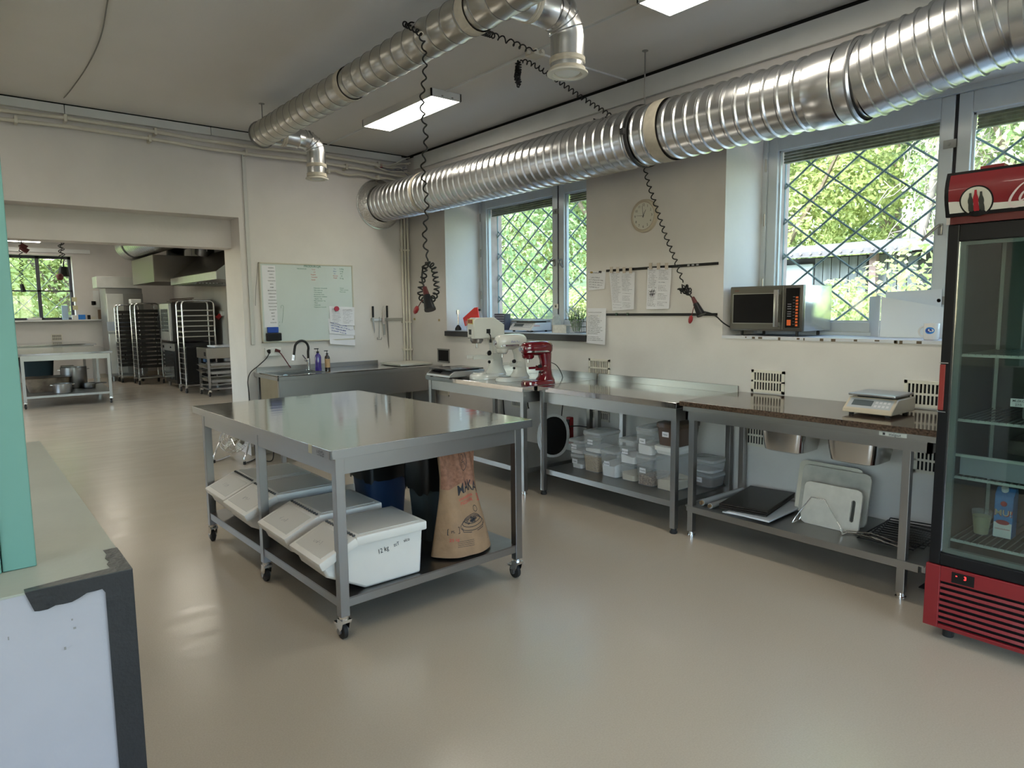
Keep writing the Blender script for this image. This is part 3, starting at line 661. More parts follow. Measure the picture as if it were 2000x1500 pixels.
# rising piece towards the camera side
d = Vector((0, -1, .19)).normalized(); o = Vector((XD, 1.74, ZD))
part(MB().lathe([(a, b) for a, b in ridged(0, 0, .0, .70, RD+.012, .066, .010)], o, d, 48), 'duct_run', GALV, t, smooth=50)
o2 = o+d*.70; d2 = Vector((0, -1, .0)).normalized()
part(MB().lathe([(RD+.012, 0), (RD+.03, .01), (RD+.03, .06), (RD+.014, .07), (RD+.014, 1.6)], o2, d2, 48), 'duct_bend', GALV, t, smooth=50)
part(MB().lathe([(RD+.016, .10), (RD+.026, .105), (RD+.026, .115), (RD+.016, .12)], o2, d2, 48), 'joint_ring', GALVD, t, smooth=50)
part(MB().lathe([(RD+.014, -.06), (RD+.022, -.05), (RD+.022, .02), (RD+.026, .03), (RD+.016, .04)], (XD, 1.78, ZD), (0, -1, 0), 48), 'joint_collar', GALV, t, smooth=50)
part(MB().lathe([(RD+.020, .0), (RD+.030, .004), (RD+.030, .012), (RD+.02, .016)], (XD, 1.765, ZD), (0, -1, 0), 48), 'joint_ring', GALVD, t, smooth=50)
for y, wd in ((6.15, .05), (3.06, .10), (1.88, .06)):
    part(MB().lathe([(RD+.011, -wd/2), (RD+.0125, 0), (RD+.011, wd/2)], (XD, y, ZD), (0, 1, 0), 48), 'tape_band', TAPE, t, smooth=50)
part(MB().lathe([(RD+.011, -.05), (RD+.015, -.04), (RD+.015, .10), (RD+.011, .11)], (XD, 1.90, ZD), (0, 1, 0), 48), 'coupling_sleeve', GALV, t, smooth=50)
# clamp and hanging rod
c = part(MB().lathe([(RD+.012, -.014), (RD+.02, -.012), (RD+.02, .012), (RD+.012, .014)], (XD, 3.27, ZD), (0, 1, 0), 48).box(XD-RD-.05, 3.255, ZD-.02, XD-RD-.01, 3.285, ZD+.02), 'hanging_clamp', mat('clamp_black', (.03, .03, .03), .5), t, smooth=50)
part(MB().cyl((XD, 3.27, ZD+RD), (XD, 3.27, HC), .005, n=8).cyl((XD, 3.27, HC-.004), (XD, 3.27, HC), .022, n=12), 'hanging_rod', STEELD, c)
# foil collar at the wall
FOIL = mat('crumpled_foil', (.75, .74, .72), .22, 1., bump=1., bs=45)
part(MB().lathe([(RD+.01, 7.085), (RD+.045, 7.12), (RD+.075, 7.17)], (XD, 0, ZD), (0, 1, 0), 48), 'foil_collar', FOIL, t, smooth=50)
part(MB().lathe([(RD+.07, 7.165), (RD+.085, 7.167), (RD+.085, 7.179), (RD+.02, 7.179)], (XD, 0, ZD), (0, 1, 0), 48), 'wall_flange', GALV, t, smooth=50)

XA, ZA, RA = 2.24, 3.045, .105
t = thing('ventilation_duct', 'narrower galvanised duct under the ceiling with two drop outlets', 'duct', (XA, 4, ZA))
DUL = mat('dull_galvanised', (.48, .47, .43), .32, 1.)
part(MB().lathe(ridged(0, 0, 2.55, 6.15, RA, .13, .004), (XA, 0, ZA), (0, 1, 0), 36, cap=True), 'duct_run', DUL, t, smooth=50)
ring = MB(); y = 2.55+.104
while y < 6.1: ring.lathe([(RA+.004, -.003), (RA+.006, 0), (RA+.004, .003)], (XA, y, ZA), (0, 1, 0), 36); y += .13
stuff(part(ring, 'spiral_seam', GALVD, t, smooth=50))
part(MB().lathe([(RA-.002, 1.2), (RA-.002, 2.56)], (XA+.02, 0, ZA+.01), (0, 1, 0), 36), 'duct_run', DUL, t, smooth=50)
part(MB().lathe([(RA+.004, -.02), (RA+.012, 0), (RA+.004, .02)], (XA, 6.15, ZA), (0, 1, 0), 36), 'end_cap_ring', GALVD, t, smooth=50)
for y in (4.45, 5.55, 3.0): part(MB().lathe([(RA+.006, -.035), (RA+.008, 0), (RA+.006, .035)], (XA, y, ZA), (0, 1, 0), 36), 'tape_band', TAPE if y != 5.55 else DUL, t, smooth=50)
def drop(y, xe, rb, zb):
    s = MB(); s.cyl((XA+.02, y, ZA-.0), (XA+RA+.07, y, ZA-.005), rb*1.12, rb, 32, cap=False); part(s, 'tee_saddle', GALV, t, smooth=50)
    part(MB().lathe([(rb+.002, 0), (rb+.008, .01), (rb+.002, .02), (rb+.007, .03), (rb+.002, .045)], (XA+RA+.03, y, ZA-.003), (1, 0, 0), 32), 'tape_band', TAPE, t, smooth=50)
    part(MB().lathe([(rb, 0), (rb, .12), (rb+.004, .125), (rb, .13), (rb, .23), (rb+.004, .235), (rb, .24), (rb, xe-(XA+RA+.06))], (XA+RA+.06, y, ZA-.004), (1, 0, 0), 32), 'branch_duct', GALV, t, smooth=50)
    R_ = rb*1.25; path = [(xe, y, ZA-.004)]+[(xe+R_*math.sin(a), y, ZA-.004-R_*(1-math.cos(a))) for a in (R(0.5), R(22), R(45), R(68), R(90))]+[(xe+R_, y, ZA-R_-.12)]
    e = MB().tube(path, rb+.002, 32, cap=False); part(e, 'elbow', GALV, t, smooth=25)
    for a in (R(22), R(45), R(68)):
        c = Vector((xe+R_*math.sin(a), y, ZA-.004-R_*(1-math.cos(a)))); dd = Vector((math.cos(a), 0, -math.sin(a)))
        part(MB().lathe([(rb+.002, -.004), (rb+.008, 0), (rb+.002, .004)], c, dd, 32), 'elbow_seam', GALV, t, smooth=50)
    zt = ZA-R_-.10
    part(MB().lathe([(rb+.001, .0), (rb+.004, -.01), (rb+.003, zb-zt+.03)], (xe+R_, y, zt), (0, 0, 1), 32), 'outlet_sleeve', GALV, t, smooth=50)
    for dz in (-.004, (zb-zt)*.62): part(MB().lathe([(rb+.004, 0), (rb+.008, -.003), (rb+.006, -.018), (rb+.009, -.024), (rb+.004, -.032)], (xe+R_, y, zt+dz), (0, 0, 1), 32), 'tape_band', TAPE, t, smooth=50)
    part(MB().lathe([(rb*.80, .012), (rb*.9, .0), (rb*1.24, .002), (rb*1.25, .010), (rb, .022)], (xe+R_, y, zb), (0, 0, 1), 32), 'outlet_ring', IVORY, t, smooth=50)
    part(MB().lathe([(.001, -.004), (rb*.6, .002), (rb*.78, .012)], (xe+R_, y, zb), (0, 0, 1), 32), 'outlet_disc', mat('outlet_white', (.75, .75, .72), .4), t, smooth=50)  # plain white disc, no emission
drop(6.08, 2.60, .082, 2.70)
drop(2.745, 2.55, .088, 2.745)
part(MB().cyl((XA, 6.12, ZA+RA-.01), (XA, 6.12, HC), .005, n=8).cyl((XA, 6.12, HC-.004), (XA, 6.12, HC), .025, n=12), 'hanging_rod', STEELD, t)

# ================================================================== CEILING LAMPS AND CONDUIT
EM = mat('lamp_diffuser', (.9, .9, .88), .5, emit=((1, .93, .80), LAMP))
def lamp(cx, cy, label, sx=.30, sy=1.20, grp='white ceiling lamps'):
    t = thing('ceiling_lamp', label, 'lamp', (cx, cy, HC-.06), group=grp)
    z = HC-.062
    part(MB().box(cx-sx/2, cy-sy/2, z, cx-sx/2+.012, cy+sy/2, HC).box(cx+sx/2-.012, cy-sy/2, z, cx+sx/2, cy+sy/2, HC).box(cx-sx/2, cy-sy/2, z, cx+sx/2, cy-sy/2+.012, HC).box(cx-sx/2, cy+sy/2-.012, z, cx+sx/2, cy+sy/2, HC), 'housing', WHITE, t)
    part(MB().box(cx-sx/2+.012, cy-sy/2+.012, z+.002, cx+sx/2-.012, cy+sy/2-.012, z+.006), 'diffuser', EM, t)
    part(MB().box(cx-.05, cy-sy/2-.006, z+.01, cx-.035, cy-sy/2, z+.02).box(cx+.05, cy-sy/2-.006, z+.01, cx+.065, cy-sy/2, z+.02), 'end_screw', STEELD, t)
lamp(3.32, 5.46, 'lit white ceiling lamp between the two ducts, the whole of it in view')
lamp(3.34, 2.12, 'lit white ceiling lamp cut off by the top edge of the picture')
lamp(.2, 5.2, 'added unseen fill lamp on the ceiling left of the narrow duct'); lamp(.2, 1.2, 'added unseen fill lamp on the ceiling over the half wall'); lamp(2.4, -1.4, 'added unseen fill lamp on the ceiling behind the drinks fridge'); lamp(-1.8, 3.2, 'added unseen fill lamp on the ceiling over the left side');  # unseen ceiling lamps added to brighten the room
for k, (x, y) in enumerate(((.2, 10.4), (2.6, 11.2), (-.4, 14.5), (2.4, 16.2))): lamp(x, y, ('added unseen fill lamp in the kitchen behind, near the doorway', 'added unseen fill lamp in the kitchen behind, above the trolleys', 'added unseen fill lamp in the kitchen behind, left side', 'added unseen fill lamp in the kitchen behind, above the hood')[k])  # unseen lamps added as fill light for the kitchen
m = MB().box(3.30, 4.84, HC-.012, 3.318, -1, HC).box(3.30, 6.08, HC-.012, 3.318, 7.13, HC)
single(m, 'cable_conduit', WHITE, 'white surface conduit running along the ceiling through both lamps', 'conduit')
single(MB().box(3.30, 3.75, HC-.012, XW-.03, 3.765, HC).cyl((XW-.05, 3.757, HC-.014), (XW-.05, 3.757, HC), .012, n=8), 'cable_conduit', WHITE, 'white conduit crossing the ceiling from the junction box to the window wall', 'conduit')
single(MB().box(3.27, 3.70, HC-.04, 3.37, 3.80, HC, .005).cyl((3.27, 3.75, HC-.02), (3.24, 3.75, HC-.02), .012, n=10).cyl((3.32, 3.70, HC-.02), (3.32, 3.67, HC-.02), .012, n=10), 'junction_box', IVORY, 'ivory junction box on the ceiling where three coiled cables meet', 'junction box')
P = [U(u, v, Z=HC-.006) for u, v in ((214, -20), (208, 15), (200, 60), (188, 95), (170, 130), (150, 160), (128, 188))]
P += [U(u, v, Y=YB-.056) for u, v in ((118, 194), (104, 196), (95, 190), (92, 186))]
single(MB().tube(smoothpath(P, 6), .004, 6), 'loose_wire', mat('grey_wire', (.25, .24, .22), .6), 'thin loose wire stapled across the left of the ceiling', 'cable')
# pipes under the ceiling of the back wall
def pipe(label, z0, z1, x0, x1, r, y, clips):
    t = thing('wall_pipe', label, 'pipe', ((x0+x1)/2, y, z0), group=None)
    n = 12; path = [(x0+(x1-x0)*i/n, y, z0+(z1-z0)*i/n-(.012*math.sin(i*1.7) if r > .011 else 0)) for i in range(n+1)]
    part(MB().tube(path, r, 10), 'pipe_run', CREAMP, t, smooth=60)
    for c in clips:
        z = z0+(z1-z0)*(c-x0)/(x1-x0); part(MB().box(c-.012, y-r-.006, z-r-.01, c+.012, YB, z+r+.018, .003), 'pipe_clip', CREAMP, t)
    return t
pipe('upper cream-painted pipe under the ceiling board of the back wall', 3.185, 3.145, -2.4, 4.2, .017, 7.10, (-.8, .9, 1.6, 3.2, 3.9))
pipe('lower cream-painted pipe on the back wall, held by clips', 3.125, 3.065, -2.4, 4.25, .016, 7.10, (.0, .55, 1.55, 2.42, 3.5))
pipe('short lowest cream pipe on the back wall near the duct end', 3.01, 3.00, 3.1, 4.2, .012, 7.12, (3.3, 3.9))
t = thing('cable_bundle', 'tangle of grey cables and fittings in the ceiling corner behind the big duct', 'cables', (4.2, 7.1, 3.1))
rnd = random.Random(8)
for k in range(7):
    a = Vector((rnd.uniform(3.75, 4.0), 7.13, rnd.uniform(3.05, 3.18))); b = Vector((4.26, rnd.uniform(6.98, 7.14), rnd.uniform(3.02, 3.27)))
    part(MB().tube(smoothpath([a, a.lerp(b, .4)+Vector((0, -.03, rnd.uniform(-.05, .05))), a.lerp(b, .7)+Vector((0, -.02, rnd.uniform(-.04, .04))), b], 5), .006, 6), 'cable', GREYINK if k % 2 else CREAMP, t, smooth=60)
part(MB().box(3.90, 7.08, 3.12, 3.94, 7.15, 3.16), 'connector', RED, t)
# vertical pipes in the corner and vertical trunking by the doorway
for k, (dx, r, lab) in enumerate(((4.205, .013, 'leftmost of the thin cream pipes coming down in the room corner'), (4.245, .012, 'middle one of the thin cream pipes coming down in the room corner'), (4.285, .013, 'rightmost of the thin cream pipes coming down in the room corner'))):
    t = thing('wall_pipe', lab, 'pipe', (dx, 7.15, .9))
    part(MB().cyl((dx, 7.155, .88 if k < 2 else .05), (dx, 7.155, 3.0), r, n=10), 'pipe_run', CREAMP, t, smooth=60)
    for z in (1.02, 1.35, 2.2): part(MB().box(dx-r-.006, 7.135, z, dx+r+.006, YB, z+.02), 'pipe_clip', CREAMP, t)
single(MB().box(2.395, YB-.02, 1.16, 2.43, YB, 3.10, .002), 'cable_trunking', mat('trunking_paint', (.52, .52, .49), .5), 'white vertical cable trunking on the back wall beside the doorway', 'trunking')

# ================================================================== COILED CABLES
CABLE = mat('coiled_cable_rubber', (.006, .006, .006), .5)
def socket(t, p, d, L=.13, name='socket_connector'):
    d = Vector(d).normalized(); p = Vector(p)
    part(MB().cyl(p-d*.01, p+d*L*.38, .012, .019, 12), 'cable_gland', mat('dark_red_rubber', (.09, .012, .012), .5), t, smooth=40)
    a = MB().cyl(p+d*L*.34, p+d*L, .021, .031, 14).cyl(p+d*L, p+d*(L+.012), .033, .033, 14)
    part(a, name, BLACK, t, smooth=40)
def redcap(t, p, q):
    p = Vector(p); q = Vector(q); d = (q-p).normalized()
    c = part(MB().tube([p, p.lerp(q, .5)+Vector((0, 0, .004)), q], .003, 6), 'cap_strap', mat('dark_red_rubber', (.09, .012, .012), .5), t)
    s = MB().loft([(q+d*a, Vector((1, 0, 0)).cross(d)*b, Vector((1, 0, 0))*b*.5, 2) for a, b in ((0, .004), (.012, .016), (.035, .019), (.055, .013), (.062, .004))], 14)
    part(s, 'red_cap', RED, c, smooth=60)
# A: hangs over the narrow duct
XA_, YA_ = 2.205, 3.29
t = thing('coiled_cable', 'black coiled cable hanging from the narrow duct, ending in a socket before the corner', 'cable', (XA_, YA_, 1.5))
K = [U(u, v, X=2.34) for u, v in ((838, 22), (826, 30), (822, 70), (830, 130), (824, 200), (832, 270), (826, 330), (834, 400), (829, 460), (836, 510))]
off = K[3].y
top = [Vector((2.25, K[0].y, ZA+RA+.03)), Vector((2.16, K[0].y+.02, ZA+RA+.02))]
m = MB(); coil(m, [Vector((2.24, K[0].y-.01, ZA+RA+.02)), Vector((2.17, K[0].y, ZA+RA+.0))]+[U(u, v, X=2.11) for u, v in ((822, 70), (830, 130), (824, 200), (832, 270), (826, 330), (834, 400), (829, 460), (836, 510))], 26, .0115, .0048, 10)
part(m, 'coiled_lead', CABLE, t, smooth=60)
XQ = 2.11
lp = [U(u, v, X=XQ) for u, v in ((836, 512), (846, 522), (851, 545), (853, 565), (848, 580), (838, 590))]
m = MB(); coil(m, lp, 11, .015, .0048, 9); part(m, 'coiled_lead', CABLE, t, smooth=60)
lp = [U(u, v, X=XQ) for u, v in ((838, 514), (830, 520), (829, 535), (826, 545), (822, 560), (821, 575), (826, 585), (836, 588))]
m = MB(); coil(m, lp, 10, .015, .0048, 9); part(m, 'coiled_lead', CABLE, t, smooth=60)
part(MB().tube([U(u, v, X=XQ-.01) for u, v in ((835, 515), (826, 520), (824, 540), (825, 550), (829, 562))], .005, 6), 'straight_lead', CABLE, t, smooth=60)
p = U(830, 564, X=XQ-.03); q = U(837, 592, X=XQ-.03); socket(t, p, q-p, .118)
redcap(t, U(826, 586, X=XQ-.03), U(817, 599, X=XQ-.03))
# B: from the junction box over the big duct to the notice wall
t = thing('coiled_cable', 'black coiled cable passing behind the big duct to a socket beside the notices', 'cable', (4.1, 3.3, 1.6))
P = [U(1016, 118, Z=HC-.035), U(1045, 128, Z=HC-.05), U(1090, 158, X=3.50), U(1135, 190, X=3.66), U(1180, 218, X=3.84), U(1196, 228, X=3.92)]
m = MB(); coil(m, P, 22, .015, .0046, 10); part(m, 'coiled_lead', CABLE, t, smooth=60)
P = [U(1258, 300, X=4.22), U(1263, 345, X=4.22), U(1282, 405, X=4.22), U(1300, 460, X=4.22), U(1318, 505, X=4.22), U(1334, 552, X=4.22)]
m = MB(); coil(m, P, 19, .014, .0046, 10); part(m, 'coiled_lead', CABLE, t, smooth=60)
part(MB().tube(smoothpath([Vector((3.92, P[0].y+.25, 2.94)), Vector((4.18, P[0].y+.1, 2.86)), Vector((4.24, P[0].y+.02, 2.70)), P[0]], 6), .0046, 6), 'straight_lead', CABLE, t, smooth=60)
rnd = random.Random(2); c = U(1341, 565, X=4.22)
lp = [c+Vector((rnd.uniform(-.02, .02), rnd.uniform(-.065, .065), rnd.uniform(-.035, .035))) for _ in range(9)]
m = MB(); coil(m, lp, 14, .017, .0046, 9); part(m, 'tangled_lead', CABLE, t, smooth=60)
part(MB().tube([U(1340, 568, X=4.22), U(1352, 582, X=4.22)], .005, 6), 'straight_lead', CABLE, t)
p = U(1354, 583, X=4.22); q = U(1367, 610, X=4.22); socket(t, p, q-p, .13)
redcap(t, U(1356, 598, X=4.20), U(1351, 616, X=4.20))
part(MB().tube(smoothpath([U(1364, 606, X=4.22), U(1376, 609, X=4.25), U(1395, 615, X=4.29), U(1412, 630, X=4.30), U(1428, 640, X=4.37), U(1440, 644, X=4.45)], 5), .005, 6), 'mains_lead', CABLE, t, smooth=60)
# C: from the junction box towards the narrow duct
t = thing('coiled_cable', 'black coiled cable stretched along the ceiling from the narrow duct to the junction box', 'cable', (3, 3.6, 3.2))
P = [U(925, 57, X=2.38)]+[U(u, v, Z=HC-.05) for u, v in ((960, 68), (1000, 83), (1030, 96), (1048, 98))]
m = MB(); coil(m, P, 17, .017, .0048, 10); part(m, 'coiled_lead', CABLE, t, smooth=60)
t = thing('cable_coil', 'short black tangle of cable hanging under the junction box', 'cable', (3.25, 3.85, 3.1))
c = U(1012, 118, Z=HC-.04)
m = MB(); coil(m, [c+Vector((0, 0, -.0)), c+Vector((.01, .01, -.06)), c+Vector((-.01, 0, -.12)), c+Vector((.01, 0, -.17))], 11, .02, .0055, 9)
coil(m, [c+Vector((.01, .01, -.03)), c+Vector((-.01, 0, -.08)), c+Vector((.01, .01, -.16)), c+Vector((.0, 0, -.18))], 8, .014, .0055, 9)
part(m, 'coiled_lead', CABLE, t, smooth=60)
# ================================================================== UNDER THE ISLAND
BINW = mat('bin_white_plastic', (.74, .71, .66), .42, var=.03)
def storage_bin(x0, x1, y0, y1, z, label, writing=None, tilt=0):
    """white flour bin: body with a slanting front, hinged front flap sloping down, flat rear lid"""
    t = thing('storage_bin', label, 'bin', ((x0+x1)/2, (y0+y1)/2, z), group='white lidded storage bins under the island')
    zt = z+.265; xh = x0+.19
    # body: side profile in XZ, from the narrow foot to the wide rim
    prof = [(x0+.24, z+.001), (x1-.03, z+.001), (x1-.012, zt-.03), (xh, zt-.03), (x0+.03, zt-.12), (x0+.05, z+.10)]
    m = MB(); m.prism(prof, (0, y1-.022, 0), (1, 0, 0), (0, 0, 1), y1-y0-.044)
    part(m, 'bin_body', BINW, t, bevel=.012, smooth=40)
    # rear lid
    m = MB().box(xh, y0, zt-.045, x1, y1, zt, .008); l = part(m, 'rear_lid', BINW, t, smooth=35)
    m = MB().box(xh+.025, y0+.028, zt, x1-.03, y1-.028, zt+.003, .001); part(m, 'lid_panel', mat('lid_panel_grey', (.60, .58, .54), .5), l)
    # front flap
    a = Vector((xh, 0, zt)); b = Vector((x0, 0, zt-.085)); ex = (b-a).normalized(); up = Vector((-ex.z, 0, ex.x));
    if up.z < 0: up = -up
    c = (a+b)/2+Vector((0, (y0+y1)/2, 0))-up*.022
    m = MB().obox(c, ((b-a).length-.004, y1-y0, .044), ex, (0, 1, 0), .009); f = part(m, 'front_flap', BINW, t, smooth=35)
    m = MB().obox(c+up*.0225, ((b-a).length-.06, y1-y0-.06, .003), ex, (0, 1, 0), .001); part(m, 'flap_panel', mat('lid_panel_grey', (.60, .58, .54), .5), f)
    m = MB(); n = 12
    for k in range(n): y = y0+.03+(y1-y0-.06)*k/(n-1); m.box(xh-.006, y-.006, zt-.004, xh+.006, y+.006, zt+.004)
    part(m, 'hinge_slots', mat('slot_dark', (.10, .10, .10), .8), l)
    m = MB(); r = random.Random(int(x0*1000+y0*100)); scrawl(m, c+up*.0245+ex*.01+Vector((0, .05, 0)), (0, -1, 0), -ex, .07, .028, r, th=.0022)
    part(m, 'pen_writing', GREYINK, f)
    if writing:
        m = MB(); r = random.Random(3); o = Vector((x0+.335, y0+.0195, z+.165)); text(m, '12 kg', .034, o, (1, 0, .18), (-.15, 0, 1), sx=.8)
        for k, (s, dx) in enumerate((('zcT', .072), ('vico', .128))): text(m, s, .026, o+Vector((dx, 0, .012+.009*k)), (1, 0, .1), (-.2, 0, 1), sx=.8)
        part(m, 'pen_writing', INK, t)
    return t
ZS = .201
storage_bin(1.175, 1.745, 2.80, 3.15, ZS, 'white storage bin nearest the camera under the island, with handwriting on its side', True)
storage_bin(1.185, 1.735, 3.235, 3.62, ZS, 'second-nearest white storage bin under the island, partly behind the corner leg')
storage_bin(1.165, 1.735, 3.765, 4.15, ZS, 'third white storage bin under the island, behind the middle leg')
storage_bin(1.175, 1.735, 4.175, 4.555, ZS, 'farthest white storage bin under the island, by the far left leg')
def trash(x, y, z, w, h, m, label):
    t = thing('waste_bin', label, 'waste bin', (x, y, z))
    s = [((x, y, z+a*h), (w*(.76+.24*a), 0, 0), (0, w*.8*(.76+.24*a), 0), 5) for a in (0, .3, .6, 1)]
    part(MB().loft(s, 28), 'bin_body', m, t, smooth=40)
    rnd = random.Random(int(w*1e4)); b = MB(); n = 36; vs = []; lv = [(1.0, .56), (1.03, .7), (1.05, .86), (1.06, .97), (1.04, 1.02), (.94, 1.03), (.86, .9)]
    for k, (e, a) in enumerate(lv):
        for i in range(n):
            th = 2*PI*i/n; c, s_ = math.cos(th), math.sin(th); j = rnd.uniform(-.02, .02)
            vs.append((x+math.copysign(abs(c)**.4, c)*w*(e+j), y+math.copysign(abs(s_)**.4, s_)*w*.8*(e+j), z+h*(a+(rnd.uniform(-.05, .05) if k == 0 else rnd.uniform(-.01, .01)))))
    b.add(vs, [(k*n+i, k*n+(i+1) % n, (k+1)*n+(i+1) % n, (k+1)*n+i) for k in range(len(lv)-1) for i in range(n)])
    part(b, 'bin_bag', mat('black_bin_bag', (.008, .008, .008), .28), t, smooth=50)
trash(1.985, 3.72, ZS, .16, .50, mat('blue_bin', (.012, .035, .09), .45), 'dark blue waste bin lined with a black bag under the island')
trash(2.10, 3.26, ZS, .155, .50, mat('slate_bin', (.045, .06, .065), .45), 'slate-grey waste bin with a black bag behind the paper sack')
# flour sack
SX, SY = 2.045, 2.93
t = thing('flour_sack', 'brown paper flour sack with pizza print standing on the island shelf', 'sack', (SX, SY, ZS))
def sackp(u, a):
    """u in -1..1 across, a in 0..1 up: front surface point"""
    w = .112+.075*(1-a)**2+.006*math.sin(a*7); dpt = .10*(1-a)**.8+.012
    cx = SX+.012*a; cy = SY+.06*a
    x = cx+u*w; y = cy-dpt*(1-abs(u)**3)*.95-.008*math.sin(u*9+a*4)*(.3+a)
    return Vector((x, y, ZS+.012+a*(.55+.035*math.sin(u*3.2+1))))
m = MB(); nu, na = 28, 26; vs = []
for j in range(na):
    a = j/(na-1)
    for i in range(nu): vs.append(sackp(-1+2*i/(nu-1), a))
for j in range(na):
    a = j/(na-1)
    for i in range(nu):
        p = sackp(-1+2*i/(nu-1), a); cy = SY+.06*a; vs.append(Vector((p.x, 2*cy-p.y+.02*(1-a), p.z)))
F = lambda s, j, i: s*nu*na+j*nu+i
fs = [(F(s, j, i), F(s, j, i+1), F(s, j+1, i+1), F(s, j+1, i)) for s in (0, 1) for j in range(na-1) for i in range(nu-1)]
fs += [(F(0, j, e), F(0, j+1, e), F(1, j+1, e), F(1, j, e)) for e in (0, nu-1) for j in range(na-1)]
fs += [(F(0, 0, i), F(1, 0, i), F(1, 0, i+1), F(0, 0, i+1)) for i in range(nu-1)]
m.add(vs, fs); part(m, 'paper_bag', mat('kraft_paper', (.31, .19, .105), .75, var=.12, vs=14, bump=.5, bs=14), t, smooth=60)
def onsack(u0, a0, sx=1/.17, sy=1/.56, off=.0025): return lambda x, y: sackp(u0+x*sx, a0+y*sy)+Vector((0, -off, 0))
m = MB(); vs = []; 
for j in range(9):
    for i in range(nu):
        u = -1+2*i/(nu-1); a = .66+.34*j/8-.05*(u > -.15)*(1-j/8); vs.append(sackp(u*.995, min(a, 1))+Vector((0, -.0015, 0)))
m.add(vs, [(j*nu+i, j*nu+i+1, (j+1)*nu+i+1, (j+1)*nu+i) for j in range(8) for i in range(nu-1)])
part(m, 'printed_band', mat('rust_print', (.27, .12, .07), .75, var=.25, vs=60), t, smooth=60)
m = MB(); text(m, 'MAKA', .075, 0, (1, 0, 0), (0, 0, 1), True, fn=onsack(.15, .60), sx=.85)
def strokes(m, pts, fn, th=.003):
    for (a, b), (c, d) in zip(pts, pts[1:]):
        l = math.hypot(c-a, d-b) or 1; nx, ny = -(d-b)/l*th/2, (c-a)/l*th/2
        m.add([fn(a-nx, b-ny), fn(a+nx, b+ny), fn(c+nx, d+ny), fn(c-nx, d-ny)], [(0, 1, 2, 3)])
fn = onsack(.15, .28)
for k in range(3): strokes(m, [(math.cos(i*.3)*(.085-.012*k), math.sin(i*.3)*(.032-.005*k)-.006+(.012*k)) for i in range(22)], fn)
strokes(m, [(-.075, -.01), (-.07, -.035), (-.03, -.045), (.03, -.045), (.07, -.035), (.078, -.01)], fn)
rnd = random.Random(7)
for k in range(26): a = rnd.uniform(0, 6.28); r = rnd.uniform(0, .9); cx, cy = math.cos(a)*.06*r, math.sin(a)*.02*r+.012; strokes(m, [(cx+.007*math.cos(q), cy+.004*math.sin(q)) for q in (0, 1.5, 3, 4.5, 6)], fn, .0025)
strokes(m, [(.035+.016*math.cos(i*.5), .062+.016*math.sin(i*.5)) for i in range(14)], fn)
for k in range(4): strokes(m, [(-.11, -.075-.009*k), (-.02, -.083-.009*k), (.10, -.075-.009*k)], fn, .0016)
# emblem outline in the upper band: plain oval with a plain head shape
f2 = onsack(.12, .83)
strokes(m, [(.035*math.cos(i*.3), .052*math.sin(i*.3)) for i in range(22)], f2); strokes(m, [(.013*math.cos(i*.5), .012+.016*math.sin(i*.5)) for i in range(14)], f2); strokes(m, [(-.022, -.03), (-.012, -.010), (.012, -.010), (.022, -.03)], f2)
stuff(part(m, 'dark_print', INK, t))
m = MB(); text(m, '500', .058, 0, (1, 0, 0), (0, 0, 1), True, fn=onsack(.72, .50), sx=.7)
text(m, 'PIZZATINE', .022, 0, (1, 0, 0), (0, 0, 1), True, fn=onsack(.02, .475), sx=.95); text(m, 'UNIWERSALNA', .020, 0, (1, 0, 0), (0, 0, 1), True, fn=onsack(.02, .515), sx=.85)
text(m, '25 kg', .022, 0, (1, 0, 0), (0, 0, 1), True, fn=onsack(-.58, .17)); part(m, 'red_print', RINK, t)
m = MB(); text(m, 'PL', .02, 0, (1, 0, 0), (0, 0, 1), True, fn=onsack(-.62, .25)); strokes(m, [(-.03, -.016), (.03, -.016), (.03, .016), (-.03, .016), (-.03, -.016)], onsack(-.58, .25)); part(m, 'black_box_print', INK, t)
m = MB(); vs = []
for j in range(5):
    for i in range(nu):
        u = -1+2*i/(nu-1); p = sackp(u, 1); p = p+Vector((0, .01+.01*math.sin(i*1.3), .008*j)); vs.append(p)
m.add(vs, [(j*nu+i, j*nu+i+1, (j+1)*nu+i+1, (j+1)*nu+i) for j in range(4) for i in range(nu-1)])
part(m, 'crimped_top', mat('kraft_paper', (.31, .19, .105), .75), t)
# desk fan on the floor by the doorway
fx, fy = 2.16, 7.02; fc = Vector((fx-.02, fy, .22)); fd = Vector((-.75, -.6, .55)).normalized(); fa = fd.orthogonal().normalized(); fb = fd.cross(fa)
t = thing('floor_fan', 'small chrome wire-cage floor fan standing beside the doorway', 'fan', (fx, fy, 0))
g = MB()
for r, d in ((.15, 0), (.15, .05), (.11, .085), (.07, .095), (.11, -.05), (.03, .10)): g.tube([fc+fd*d+(fa*math.cos(a)+fb*math.sin(a))*r for a in [2*PI*i/24 for i in range(25)]], .003, 5)
for i in range(28):
    a = 2*PI*i/28; e = fa*math.cos(a)+fb*math.sin(a); g.tube([fc+fd*.10+e*.03, fc+fd*.085+e*.11, fc+fd*.05+e*.15, fc+e*.15, fc-fd*.05+e*.11, fc-fd*.07+e*.04], .0017, 4)
part(g, 'wire_cage', CHROME, t)
part(MB().cyl(fc-fd*.10, fc-fd*.02, .045, .05, 16).cyl(fc-fd*.02, fc+fd*.02, .025, n=12), 'motor', mat('fan_cream', (.5, .47, .38), .4), t, smooth=40)
b = MB()
for i in range(4):
    a = i*PI/2; e = fa*math.cos(a)+fb*math.sin(a); q = fd.cross(e); b.add([fc+e*.02-q*.02-fd*.01, fc+e*.13-q*.05-fd*.02, fc+e*.13+q*.05+fd*.02, fc+e*.02+q*.02+fd*.01], [(0, 1, 2, 3)])
